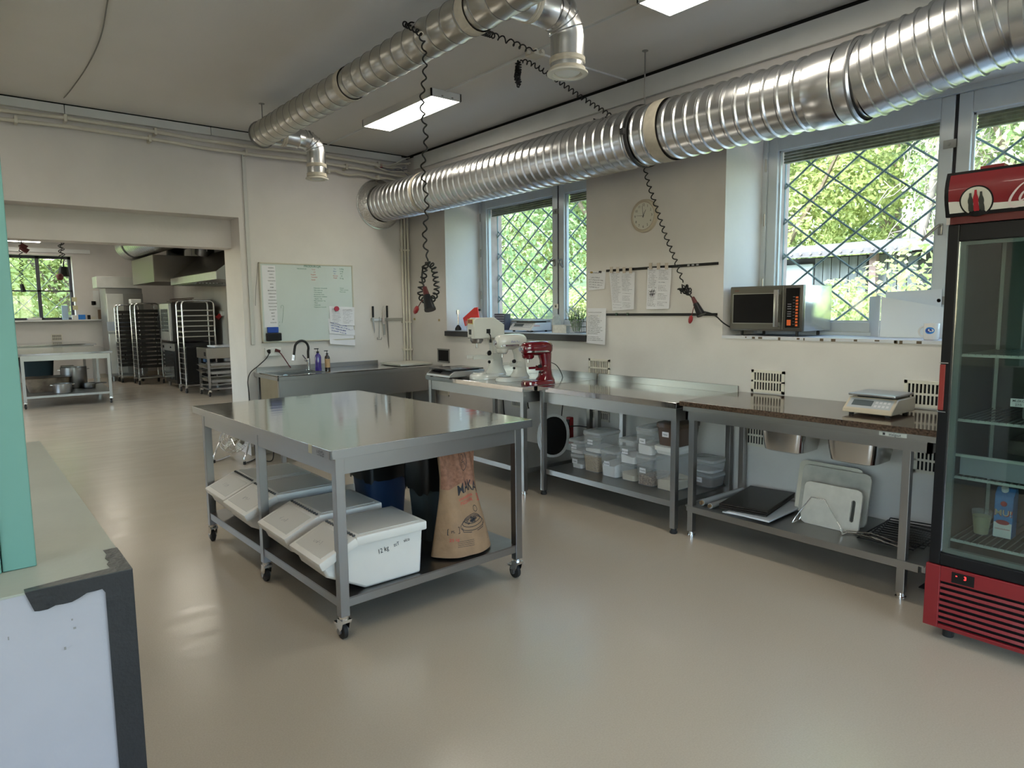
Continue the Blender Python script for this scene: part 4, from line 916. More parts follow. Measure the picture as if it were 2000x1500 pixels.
part(b, 'fan_blades', mat('fan_cream', (.5, .47, .38), .4), t)
side = Vector((.6, -.8, 0)).normalized(); st = MB()
for s in (-1, 1):
    o = fc+side*s*.175; o.z = 0
    st.tube(smoothpath([fc+side*s*.16, Vector((o.x-.04, o.y-.03, .16)), Vector((o.x-.10, o.y-.08, .02)), Vector((o.x+.10, o.y+.08, .014))], 6), .009, 8)
part(st, 'tube_stand', CHROME, t, smooth=60)
f = MB()
for s in (-1, 1):
    o = fc+side*s*.175; f.cyl((o.x-.10, o.y-.08, 0), (o.x-.10, o.y-.08, .03), .014, n=10)
part(f, 'rubber_foot', RUBBER, t)
single(MB().tube(smoothpath([(2.30, 6.98, .20), (2.33, 6.8, .03), (2.40, 6.75, .012), (2.47, 6.9, .10), (2.5, 7.12, .2)], 6), .005, 6), 'fan_cord', CABLE, 'black fan cord looping on the floor beside the sink counter', 'cord', smooth=60)

# ================================================================== FOOD BOXES ON THE MIDDLE BENCH
def food_box(x0, y0, y1, z0, z1, label, fill=None, fh=0., lid=True, tag_text=None, depth=.26, body=None, lm=None):
    """tapered clear box with rim and lid; wide side along y"""
    t = thing('food_box', label, 'food box', (x0, (y0+y1)/2, z0), group='food storage boxes on the bench shelves')
    x1 = x0+depth; cy = (y0+y1)/2; cx = (x0+x1)/2; hx = depth/2; hy = (y1-y0)/2; h = z1-z0
    zl = z1-(.022 if lid else 0)
    def ring(m, za, ka, zb, kb, e=7): m.loft([((cx, cy, za), (hx*ka, 0, 0), (0, hy*ka, 0), e), ((cx, cy, zb), (hx*kb, 0, 0), (0, hy*kb, 0), e)], 28, cap=False)
    b = MB(); ring(b, z0+.001, .86, zl, .97); b.loft([((cx, cy, z0+.001), (hx*.86, 0, 0), (0, hy*.86, 0), 7), ((cx, cy, z0+.003), (hx*.86, 0, 0), (0, hy*.86, 0), 7)], 28)
    ring(b, zl-.012, 1., zl, 1.)
    part(b, 'box_body', body or BOXP, t, smooth=40)
    if lid: part(MB().loft([((cx, cy, zl), (hx*1.01, 0, 0), (0, hy*1.01, 0), 7), ((cx, cy, z1-.006), (hx*1.01, 0, 0), (0, hy*1.01, 0), 7), ((cx, cy, z1), (hx*.94, 0, 0), (0, hy*.94, 0), 7)], 28), 'box_lid', lm or LIDP, t, smooth=40)
    if fill:
        zf = z0+.006+h*fh; k = .84; kb = .86+.11*fh-.025
        f = MB(); n = 28; vs = []
        rnd = random.Random(int(y0*999))
        def rg(z, kk, w=0):
            for i in range(n):
                a = 2*PI*i/n; c, s_ = math.cos(a), math.sin(a)
                vs.append((cx+math.copysign(abs(c)**.286, c)*hx*kk, cy+math.copysign(abs(s_)**.286, s_)*hy*kk, z+w*math.sin(a*2+y0*9)))
        rg(z0+.005, k); rg(zf, kb, h*.05)
        f.add(vs, [(i, (i+1) % n, n+(i+1) % n, n+i) for i in range(n)]+[tuple(range(n))[::-1], tuple(range(n, 2*n))])
        stuff(part(f, 'contents', fill, t))
    if tag_text:
        lb = MB(); yy = cy+.01; zz = z0+h*.5
        lx = cx-hx*(.915)-.004
        lb.box(lx-.001, yy-.028, zz-.018, lx, yy+.028, zz+.018); l = part(lb, 'box_label', PAPER, t)
        mk = MB(); text(mk, tag_text, .018, (lx-.0016, yy, zz), (0, -1, 0), (0, 0, 1), True, sx=.8); part(mk, 'label_writing', INK, l)
    return t
SUG = mat('white_powder', (.72, .72, .72), .9, bump=.3, bs=60); OAT = mat('oat_flakes', (.38, .26, .14), .95, var=.35, vs=120, bump=.8, bs=140)
FLO = mat('cream_flour', (.58, .50, .38), .9, bump=.2); COC = mat('cocoa', (.08, .045, .03), .9, var=.2); NUT = mat('hazelnuts', (.20, .11, .06), .8, var=.6, vs=90, bump=1, bs=90, col2=(.42, .28, .18))
COCB = milky('cocoa_stained_box', (.12, .075, .055), .82)
z0 = .216
food_box(3.80, 3.775, 3.905, z0, .335, 'low clear food box with a white label, bottom left on the box shelf', SUG, .30, True, 'Cukier')
food_box(3.795, 3.765, 3.925, .336, .455, 'low clear food box with a black-lettered label, standing on the leftmost box', SUG, .18, True, 'Mieszanka')
food_box(3.80, 3.595, 3.770, z0, .375, 'clear food box full of oat flakes under the tall empty-looking box', OAT, .80)
food_box(3.785, 3.560, 3.755, .376, .545, 'tall clear food box with a logo sticker, standing on the oat flakes', SUG, .14, True, 'SKROBIA')
food_box(3.78, 3.385, 3.565, z0, .425, 'tall clear food box half full of white sugar, third from the left at the bottom', SUG, .42, True, 'Kryształ')
food_box(3.80, 3.225, 3.380, z0, .345, 'low clear food box with pale flour under a tall sugar box', FLO, .35, False)
food_box(3.79, 3.220, 3.385, .347, .535, 'clear food box of white sugar with red lettering, second column from the cocoa', SUG, .30, True, 'cukier puder')
food_box(3.785, 3.045, 3.215, z0, .44, 'clear food box with hazelnuts at the bottom', NUT, .28, True, 'Orzechy')
food_box(3.785, 3.055, 3.215, .442, .645, 'clear food box of sugar with a bold label, standing on the hazelnut box', SUG, .30, True, 'Puder')
food_box(3.785, 2.865, 3.040, z0, .47, 'clear food box of cream flour behind the bench leg', FLO, .25, False)
food_box(3.785, 2.860, 3.045, .472, .535, 'white lidded tray under the cocoa box', None, 0, True, None, .28, WPLAS, WPLAS)
food_box(3.785, 2.830, 3.030, .537, .70, 'dark brown cocoa-stained box with a white label, topmost at the right', COC, .72, True, 'Kakao', .28, COCB, COCB)
food_box(4.075, 2.745, 2.96, z0, .315, 'brown-filled box with a white label at the shelf end, behind the bench legs', COC, .72, True, 'Kakao', .19)
food_box(4.075, 2.745, 2.96, .316, .42, 'empty clear box standing on the brown-filled box behind the bench legs', SUG, .12, True, None, .19)
# red power strip and leads, white tub behind the legs
t = thing('power_strip', 'red power strip standing behind the food boxes', 'power strip', (4.2, 4.25, .35))
c = U(1113, 840, X=4.24)
part(MB().obox(c, (.045, .055, .24), (1, 0, 0), (0, 1, 0), .008), 'strip_body', RED, t)
part(MB().obox(c+Vector((-.025, 0, .0)), (.006, .035, .20), (1, 0, 0), (0, 1, 0)), 'outlet_face', BLACK, t)
for k, pts in enumerate((((1104, 772), (1100, 785), (1097, 810), (1094, 850), (1096, 905)), ((1112, 822), (1090, 840), (1080, 860)), ((1090, 905), (1092, 870), (1098, 850), (1106, 838)), ((1100, 835), (1125, 832), (1146, 834)))):
    single(MB().tube(smoothpath([U(u, v, X=4.20-.02*k) for u, v in pts], 6), .005, 6), 'mains_lead', CABLE, ('black lead dropping behind the bench end past the red power strip', 'short black lead plugged into the side of the red power strip', 'black lead looping up from the shelf to the power strip', 'thin black lead crossing behind the power strip')[k], 'cable', smooth=60)
c = U(1066, 868, X=3.98)
t = thing('plastic_tub', 'white oval tub with a dark inside, stood on its side between the two steel benches', 'tub', (c.x, c.y, .22))
ax = Vector((-.35, -.85, 0)).normalized(); side = Vector((0, 0, 1)).cross(ax); cc = Vector((4.00, 4.36, .405))
part(MB().loft([(cc-ax*.10, side*.05, Vector((0, 0, .09)), 2.2), (cc-ax*.08, side*.085, Vector((0, 0, .13)), 2.2), (cc+ax*.06, side*.135, Vector((0, 0, .18)), 2.2), (cc+ax*.10, side*.15, Vector((0, 0, .19)), 2.2), (cc+ax*.10, side*.122, Vector((0, 0, .168)), 2.2)], 32, cap=False), 'tub_shell', WPLAS, t, smooth=50)
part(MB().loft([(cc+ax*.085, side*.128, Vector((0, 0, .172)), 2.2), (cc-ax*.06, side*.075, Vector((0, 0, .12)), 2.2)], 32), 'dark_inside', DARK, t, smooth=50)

# ================================================================== GRANITE BENCH CONTENTS
zs = .211
def pan(y0, y1, label):
    t = thing('gastronorm_pan', label, 'pan', (3.9, (y0+y1)/2, .76), group='steel pans slung under the granite bench')
    x0, x1 = 3.72, 4.0; cx, cy = (x0+x1)/2, (y0+y1)/2; hx, hy = (x1-x0)/2, (y1-y0)/2
    part(MB().loft([((cx, cy, .640), (hx*.78, 0, 0), (0, hy*.78, 0), 5), ((cx, cy, .648), (hx*.9, 0, 0), (0, hy*.9, 0), 5), ((cx, cy, .70), (hx*.95, 0, 0), (0, hy*.95, 0), 6), ((cx, cy, .80), (hx, 0, 0), (0, hy, 0), 7)], 40), 'pan_body', mat('polished_pan', (.62, .60, .56), .2, 1.), t, smooth=50)
    part(MB().box(x0-.012, y0-.012, .798, x1+.012, y1+.012, .802), 'pan_rim', STEEL, t)
pan(1.92, 2.19, 'left-hand steel pan slung under the granite bench'); pan(1.51, 1.79, 'right-hand steel pan slung under the granite bench')
FOIL2 = mat('cling_film_roll', (.45, .46, .46), .18, .35, coat=.5)
for k, (a, b, r, lab) in enumerate((((1376, 980), (1450, 955), .021, 'upper of two rolls of film on the granite bench shelf'), ((1390, 986), (1470, 962), .018, 'lower of two rolls of film on the granite bench shelf, nearer the edge'))):
    p = Vector((3.70-.02*k, 2.565-.075*k, zs+r+.001)); q = p+Vector((.46-.08*k, -.005, 0)); t = thing('film_roll', lab, 'roll', tuple(p), group='film rolls on the granite bench shelf')
    part(MB().cyl(p, q, r, n=24, cap=False).lathe([(r, 0), (r*.62, .0005)], p, q-p, 24).lathe([(r, 0), (r*.62, .0)], q, q-p, 24), 'film', FOIL2, t, smooth=40)
    part(MB().lathe([(r*.64, -.012), (r*.55, -.012), (r*.55, .04), (r*.64, .04), (r*.64, -.012)], p, q-p, 24), 'cardboard_core', mat('cardboard', (.30, .20, .11), .8), t, smooth=40)
tag(MB().obox((3.93, 2.28, zs+.006), (.50, .30, .010), (1, .16, 0), (-.16, 1, 0), .003).build('cutting_board', mat('white_board_low', (.60, .62, .64), .4)), 'white board lying lowest under the black baking mat stack', 'cutting board')
tag(MB().obox((3.88, 2.22, zs+.018), (.46, .28, .010), (1, .05, 0), (-.05, 1, 0), .003).build('cutting_board', mat('white_board_low', (.60, .62, .64), .4)), 'white board lying askew right under the black trays', 'cutting board')
for k in range(3):
    tag(MB().obox((3.945+.003*k, 2.315, zs+.031+.012*k), (.54, .30, .010), (1, .2, 0), (-.2, 1, 0), .003).build('baking_tray', mat('black_tray', (.010, .008, .007), .35)), ('lowest of the three black trays stacked flat on the shelf', 'middle of the three black trays stacked flat on the shelf', 'topmost of the three black trays stacked flat on the shelf')[k], 'tray', 'black trays stacked on the granite bench shelf')
def upright(name, y0, y1, h, x, lean, m, label, th=.016, hole=False):
    """board standing on its long edge, facing the room, leaning back"""
    n = Vector((1, 0, -lean)).normalized(); up = Vector((lean, 0, 1)).normalized(); o = Vector((x, y0, zs))
    w = y1-y0; c = .03; pts = []
    for cx, cy, a0 in ((c, c, PI), (w-c, c, 1.5*PI), (w-c, h-c, 0), (c, h-c, .5*PI)): pts += [(cx+c*math.cos(a0+a), cy+c*math.sin(a0+a)) for a in (0, PI/4, PI/2)]
    m_ = MB()
    if hole:
        hp = [(.045+.012*math.cos(a), h*.5+(.05 if math.sin(a) > 0 else -.05)+.012*math.sin(a)) for a in [2*PI*i/12+PI/4*0 for i in range(12)]]
        bm = bmesh.new(); f = []
        for z in (0, th):
            ov = [bm.verts.new((x_, y_, z)) for x_, y_ in pts]; iv = [bm.verts.new((x_, y_, z)) for x_, y_ in hp]
            eo = [bm.edges.new((ov[i], ov[(i+1) % len(ov)])) for i in range(len(ov))]; ei = [bm.edges.new((iv[i], iv[(i+1) % len(iv)])) for i in range(len(iv))]
            bmesh.ops.triangle_fill(bm, edges=eo+ei, use_beauty=True); f.append((ov, iv))
        for k in (0, 1):
            a, b = f[0][k], f[1][k]
            for i in range(len(a)): bm.faces.new((a[i], a[(i+1) % len(a)], b[(i+1) % len(a)], b[i]))
        bm.verts.index_update(); m_.add([o+Vector((0, 1, 0))*v.co.x+up*v.co.y+n*v.co.z for v in bm.verts], [[v.index for v in fc.verts] for fc in bm.faces]); bm.free()
    else: m_.prism(pts, o, (0, 1, 0), up, th)
    return tag(m_.build(name, m, bevel=.002), label, 'cutting board')
BRD = mat('worn_white_board', (.58, .56, .50), .5, var=.06, vs=20); 
upright('cutting_board', 1.74, 2.13, .325, 4.06, .20, mat('cream_board_back', (.62, .58, .48), .5), 'tall cream cutting board at the back of the wire rack')
upright('cutting_board', 1.665, 2.075, .315, 4.00, .20, mat('stained_grey_board', (.42, .41, .36), .5, var=.22, vs=8), 'grey stained cutting board in the middle of the wire rack')
upright('cutting_board', 1.645, 1.985, .25, 3.86, .20, BRD, 'smaller white cutting board with a handle slot, front of the wire rack', hole=True)
t = thing('wire_rack', 'bent chrome wire rack holding the cutting boards upright', 'rack', (3.85, 1.75, zs))
for x in (3.84, 3.92, 3.985, 4.05):
    part(MB().tube([(x-.05, 1.995, zs+.005), (x-.02, 1.975, zs+.06), (x-.02, 1.90, zs+.175), (x-.02, 1.82, zs+.175), (x-.03, 1.72, zs+.04), (x-.05, 1.70, zs+.005)], .003, 6), 'wire_hoop', CHROME, t, smooth=60)
part(MB().tube([(3.79, 1.995, zs+.03), (3.79, 1.995, zs+.005), (4.0, 1.995, zs+.005)], .003, 6).tube([(3.79, 1.70, zs+.04), (3.79, 1.70, zs+.005), (4.0, 1.70, zs+.005)], .003, 6), 'base_wire', CHROME, t)['kind'] = 'stuff'
t = thing('oven_grid', 'black wire cooling grids piled at the shelf end beside the fridge', 'grid', (3.88, 1.38, zs))
for k in range(3):
    g = MB(); o = Vector((3.80, 1.62-.05*k, zs+.008+.016*k)); ex = Vector((1, .1*k, .03)); ey = Vector((.05, -1, .02*k))
    g.tube([o, o+ex*.36, o+ex*.36+ey*.28, o+ey*.28, o], .004, 6)
    for i in range(1, 9): g.tube([o+ex*.04*i, o+ex*.04*i+ey*.28], .002, 4)
    part(g, 'wire_grid', mat('black_wire', (.015, .015, .015), .4, .4), t)
t = thing('wire_whisk', 'loose wire utensil sticking out over the black grids', 'utensil', (3.72, 1.42, zs+.04))
part(MB().tube([(3.78, 1.68, zs+.03), (3.74, 1.52, zs+.05), (3.72, 1.38, zs+.04)], .003, 5).tube([(3.80, 1.68, zs+.03), (3.79, 1.54, zs+.055), (3.78, 1.40, zs+.04)], .003, 5).tube([(3.72, 1.45, zs+.04), (3.77, 1.36, zs+.06), (3.73, 1.32, zs+.05), (3.78, 1.40, zs+.05)], .002, 5), 'wires', CHROME, t)
tag(MB().box(3.80, 1.08, zs-.18, 4.25, 1.30, zs-.175).build('floor_tray', BLACK), 'black tray lying on the floor between bench and fridge', 'tray')
def scale_box(name, label, x0, x1, y0, y1, z, h, body, plate, front=.06, cat='scale', disp=True, lay=0):
    t = thing(name, label, cat, ((x0+x1)/2, (y0+y1)/2, z))
    zb = z+.014; 
    part(MB().prism([(x0, zb), (x1, zb), (x1, z+h*.80), (x0+front, z+h*.80), (x0+.006, zb+.02)], (0, y1, 0), (1, 0, 0), (0, 0, 1), y1-y0), 'scale_body', body, t, bevel=.005, smooth=30)
    f = MB()
    for x in (x0+.04, x1-.04):
        for y in (y0+.035, y1-.035): f.cyl((x, y, z), (x, y, zb+.002), .013, n=10)
    part(f, 'feet', RUBBER, t)
    part(MB().box(x0+front+.01, y0+.04, z+h*.79, x1-.03, y1-.04, z+h*.90), 'load_cell_neck', BLACK, t)
    part(MB().box(x0+front-.03, y0+.006, z+h*.89, x1-.004, y1-.006, z+h, .004), 'weighing_plate', plate, t, smooth=30)
    a = Vector((x0+.006, 0, zb+.02)); b = Vector((x0+front, 0, z+h*.80)); ex = (b-a).normalized(); nn = Vector((-ex.z, 0, ex.x)); L = (b-a).length
    def face(u0, u1, v0, v1, off): return [a+Vector((0, y, 0))+ex*v*L+nn*off for y, v in ((y1-(y1-y0)*u0, v0), (y1-(y1-y0)*u1, v0), (y1-(y1-y0)*u1, v1), (y1-(y1-y0)*u0, v1))]
    if disp:
        q = MB().add(face(.06, .94, .12, .90, .0012), [(0, 1, 2, 3)]); pn = part(q, 'control_panel', mat('panel_pale', (.42, .44, .46), .4) if lay == 0 else mat('panel_dark', (.02, .02, .022), .3), t)
        q = MB().add(face(.14, .55, .3, .75, .0022), [(0, 1, 2, 3)]); part(q, 'display', mat('lcd', (.10, .12, .13), .2) if lay == 0 else mat('hob_display', (.01, .01, .012), .15), pn)
        q = MB()
        for i in range(4):
            for j in range(2): q.add(face(.60+.08*i, .65+.08*i, .25+.3*j, .42+.3*j, .0024), [(0, 1, 2, 3)])
        part(q, 'buttons', mat('button_grey', (.6, .6, .62), .5) if lay == 0 else mat('button_dim', (.10, .10, .10), .5), pn)
    return t
PLATE = mat('scale_plate', (.36, .36, .37), .3, .9)
scale_box('kitchen_scale', 'worn cream digital scale with steel plate on the granite worktop', 3.80, 4.11, 1.475, 1.735, .901, .115, mat('aged_cream', (.52, .44, .33), .35), PLATE, .085)

# ================================================================== MIXER BENCH
zt = .886
scale_box('induction_hob', 'flat steel induction hob with a dark slanted panel on the bench end', 3.37, 3.76, 4.98, 5.36, zt, .085, mat('hob_steel', (.42, .42, .42), .35, .9), mat('hob_glass', (.03, .03, .035), .12), .06, 'hob', True, 1)
def mixer(x, y, s, ang, body, trimm, label, big=False, logo=None):
    """stand mixer; head points along local -x; s = total height"""
    t = thing('stand_mixer', label, 'mixer', (x, y, zt), ang)
    Mx = TW[t.name] @ Matrix.Scale(s/.353, 4)
    if big: Mx = Mx @ Matrix.Diagonal((.74, .80, 1, 1))
    elif s > .38: Mx = Mx @ Matrix.Diagonal((.90, .95, 1, 1))

    def l_(m): m.v = [Mx @ p for p in m.v]; m.M = Mx; return m
    X = lambda a, b, c: Vector((a, b, c))
    # base plate with a horseshoe front
    part(l_(MB().loft([(X(.005, 0, 0), X(.145, 0, 0), X(0, .10, 0), 2.6), (X(.005, 0, .02), X(.143, 0, 0), X(0, .098, 0), 2.6), (X(.01, 0, .03), X(.13, 0, 0), X(0, .085, 0), 2.6)], 32)), 'base', body, t, smooth=50)
    part(l_(MB().cyl((-.065, 0, .028), (-.065, 0, .036), .055, .05, 24)), 'bowl_plate', STEELD if not big else body, t, smooth=40)
    # column
    part(l_(MB().loft([(X(.07, 0, .025), X(.085, 0, 0), X(0, .075, 0), 2.4), (X(.075, 0, .06), X(.06, 0, 0), X(0, .052, 0), 2.4), (X(.078, 0, .12), X(.046, 0, 0), X(0, .042, 0), 2.4), (X(.075, 0, .19), X(.048, 0, 0), X(0, .045, 0), 2.4), (X(.065, 0, .25), X(.062, 0, 0), X(0, .052, 0), 2.4)], 28)), 'column', body, t, smooth=60)
    # head
    if big:
        hd = MB(); hd.prism([(-.135, .232), (.125, .232), (.125, .31), (.04, .352), (-.11, .352), (-.135, .335)], (0, .062, 0), (1, 0, 0), (0, 0, 1), .124)
        part(l_(hd), 'head', body, t, bevel=.008, smooth=30)
        part(l_(MB().box(-.137, -.05, .315, -.134, .05, .345)), 'badge_plate', mat('badge_yellow', (.55, .45, .12), .4), t)
        q = MB()
        for k, c in enumerate((-.028, 0, .028)): q.box(-.139, c-.009, .320, -.136, c+.009, .340)
        part(l_(q), 'badge_marks', RED, t)
        part(l_(MB().box(-.137, -.015, .255, -.132, .03, .285).tube([(-.01, -.068, .26), (-.01, -.09, .25), (-.01, -.09, .225)], .004, 6).cyl((-.01, -.09, .21), (-.01, -.09, .228), .010, n=10).box(-.03, -.068, .262, .0, -.060, .287)), 'gear_lever', BLACK, t)
    else:
        secs = []
        for a, r in ((-.165, .028), (-.16, .040), (-.14, .052), (-.08, .058), (.0, .060), (.08, .060), (.12, .055), (.145, .040), (.152, .02)): secs.append((X(a*.86, 0, .292), X(0, r*.98, 0), X(0, 0, r), 2.3))
        part(l_(MB().loft(secs, 28)), 'head', body, t, smooth=60)
        part(l_(MB().loft([(X(-.008, 0, .262), X(.130, 0, 0), X(0, .0605, 0), 3), (X(-.008, 0, .274), X(.131, 0, 0), X(0, .0612, 0), 3)], 32)), 'trim_band', trimm, t, smooth=50)
        part(l_(MB().cyl((-.13, 0, .288), (-.16, 0, .288), .022, .020, 16)), 'attachment_hub', CHROME, t, smooth=40)
    part(l_(MB().loft([(X(-.085, 0, .205), X(.035, 0, 0), X(0, .035, 0), 2), (X(-.085, 0, .22), X(.05, 0, 0), X(0, .05, 0), 2), (X(-.085, 0, .245), X(.052, 0, 0), X(0, .052, 0), 2)], 24)), 'planetary_housing', body if not big else STEEL, t, smooth=50)
    part(l_(MB().cyl((-.085, 0, .21), (-.085, 0, .178), .010, n=10).cyl((-.085, 0, .205), (-.085, 0, .212), .034, n=20)), 'beater_shaft', CHROME, t, smooth=40)
    arm = MB()
    for k in (-1, 1): arm.box(-.145 if big else -.05, k*.062-.006, .115, .05, k*.062+.006, .135)
    arm.box(.02, -.07, .105, .06, .07, .145); part(l_(arm), 'bowl_arms', body, t, bevel=.002)
    part(l_(MB().cyl((-.02, -.075, .15), (-.02, -.095, .152), .014, n=14).cyl((-.02+.0, -.075, .10), (-.02, -.09, .10), .009, n=12)), 'control_knob', BLACK, t, smooth=40)
    if logo:
        g = MB(); g.M = Mx
        scrawl(g, (-.03, -.0605, .296), (1, 0, 0), (0, 0, 1), .07, .018, random.Random(4), .002)
        part(g, 'maker_lettering', logo, t)
    return t
RG = mat('glossy_red_enamel', (.13, .003, .008), .12, coat=1.); WG = mat('glossy_white_enamel', (.66, .65, .60), .18, coat=.6)
b_, w_ = -.10, 0
mixer(3.72, 4.20, .353, R(-14), RG, CHROME, 'glossy dark red stand mixer on the bench end nearest the camera', logo=None)
mixer(3.72, 4.535, .405, R(-14), WG, CHROME, 'white stand mixer between the red one and the tall boxy one', logo=BINK)
mixer(3.69, 4.845, .545, R(-14), WG, STEELD, 'tall boxy cream stand mixer with a badge, beside the hob', True, logo=GREYINK)
single(MB().tube(smoothpath([U(u, v, X=4.22) for u, v in ((1066, 705), (1085, 712), (1096, 728), (1100, 745), (1099, 760))], 6), .004, 6), 'mixer_cord', CABLE, 'black cord running from the red mixer down behind the bench', 'cord', smooth=60)
for k, (a, b, c) in enumerate((((982, 772), (984, 800), (986, 815)), ((1030, 765), (1031, 790), (1033, 798)))):
    single(MB().tube(smoothpath([U(*q, X=4.20) for q in (a, b, c)], 5), .005, 6), 'hanging_lead', CABLE, ('black lead hanging below the bench under the white mixer', 'black lead hanging below the bench in front of a wall vent')[k], 'cord', smooth=60)

# ================================================================== WALL THINGS, WINDOW WALL
def vent(yc, zc, label, X=XW, w=.245, h=.155, ax='x'):
    t = thing('wall_vent', label, 'vent', (X, yc, zc), group='slotted wall vents')
    def bx(m, a0, a1, z0, z1, d0, d1):
        if ax == 'x': m.box(X-d1, a0, z0, X-d0, a1, z1)
        else: m.box(a0, X-d1, z0, a1, X-d0, z1)
        return m
    a0, a1, z0, z1 = yc-w/2, yc+w/2, zc-h/2, zc+h/2
    part(bx(MB(), a0+.01, a1-.01, z0+.01, z1-.01, 0, .002), 'vent_hole', DARK, t)
    m = MB()
    for q in ((a0, a1, z0, z0+.018), (a0, a1, z1-.018, z1), (a0, a0+.018, z0, z1), (a1-.018, a1, z0, z1), (a0, a1, zc-.006, zc+.006)): bx(m, *q, 0, .012)
    part(m, 'vent_frame', IVORY, t)
    m = MB(); n = 10
    for i in range(n+1): c = a0+.018+(w-.036)*i/n; bx(m, c-.004, c+.004, z0+.01, z1-.01, .002, .010)
    stuff(part(m, 'vent_slats', IVORY, t))
    return t
for y, z, l in ((4.063, .985, 'ivory wall vent above the food-box bench backsplash'), (4.063, .60, 'ivory wall vent under the food-box bench'), (2.482, .985, 'ivory wall vent above the granite worktop, below the microwave'), (2.52, .60, 'ivory wall vent behind the steel pans under the granite bench'), (1.49, .985, 'ivory wall vent above the granite worktop beside the fridge'), (1.42, .60, 'ivory wall vent low on the wall beside the fridge'), (6.505, .60, 'ivory wall vent under the bench end below the hob'), (5.145, .60, 'ivory wall vent under the mixer bench')): vent(y, z, l)
t = thing('wall_hatch', 'small square dark opening with a grey frame above the hob', 'hatch', (XW, 6.485, .985))
part(MB().box(XW-.003, 6.38, .915, XW-.001, 6.59, 1.05), 'hatch_hole', DARK, t)
part(MB().box(XW-.008, 6.365, .905, XW, 6.605, .92).box(XW-.008, 6.365, 1.045, XW, 6.605, 1.06).box(XW-.008, 6.365, .905, XW, 6.38, 1.06).box(XW-.008, 6.59, .905, XW, 6.605, 1.06), 'hatch_frame', mat('hatch_grey', (.20, .20, .19), .6), t)
for k, (u, v) in enumerate(((810, 622), (858, 624))):
    p = U(u, v, X=XW); single(MB().box(XW-.006, p.y-.015, p.z-.02, XW, p.y+.015, p.z+.005).cyl((XW-.012, p.y, p.z-.008), (XW, p.y, p.z-.008), .006, n=8), 'wall_hook', mat('brass_stain', (.35, .27, .12), .5), ('left-hand brownish hook remnant on the window wall near the corner', 'right-hand brownish hook remnant on the wall below the coiled cable socket')[k], 'hook')
# clock
cy, cz = 3.578, 2.222
t = thing('wall_clock', 'round cream wall clock above the notices', 'clock', (XW, cy, cz))
part(MB().lathe([(.001, .02), (.105, .02), (.112, .026), (.128, .02), (.131, .0)], (XW, cy, cz), (-1, 0, 0), 48), 'clock_case', mat('clock_cream', (.50, .43, .33), .5), t, smooth=30)
part(MB().lathe([(.001, .0215), (.104, .0215)], (XW, cy, cz), (-1, 0, 0), 48), 'clock_face', mat('clock_face', (.60, .58, .50), .5), t)
m = MB()
for k in range(1, 13):
    a = R(90-30*k); text(m, str(k), .028, (XW-.0225, cy-math.cos(a)*.084, cz+math.sin(a)*.084), (0, -1, 0), (0, 0, 1))
part(m, 'clock_numerals', INK, t)
def hand(a, L, wd):
    a = R(90-a); d = Vector((0, -math.cos(a), math.sin(a))); n = Vector((0, math.sin(a), math.cos(a))); o = Vector((XW-.024, cy, cz))-d*.012
    return MB().add([o-n*wd, o+n*wd, o+d*(L+.012)+n*wd*.6, o+d*(L+.012)-n*wd*.6], [(0, 1, 2, 3)])
part(hand(29, .052, .003), 'hour_hand', INK, t); part(hand(352, .078, .0022), 'minute_hand', INK, t); part(hand(276, .07, .0012), 'second_hand', INK, t)
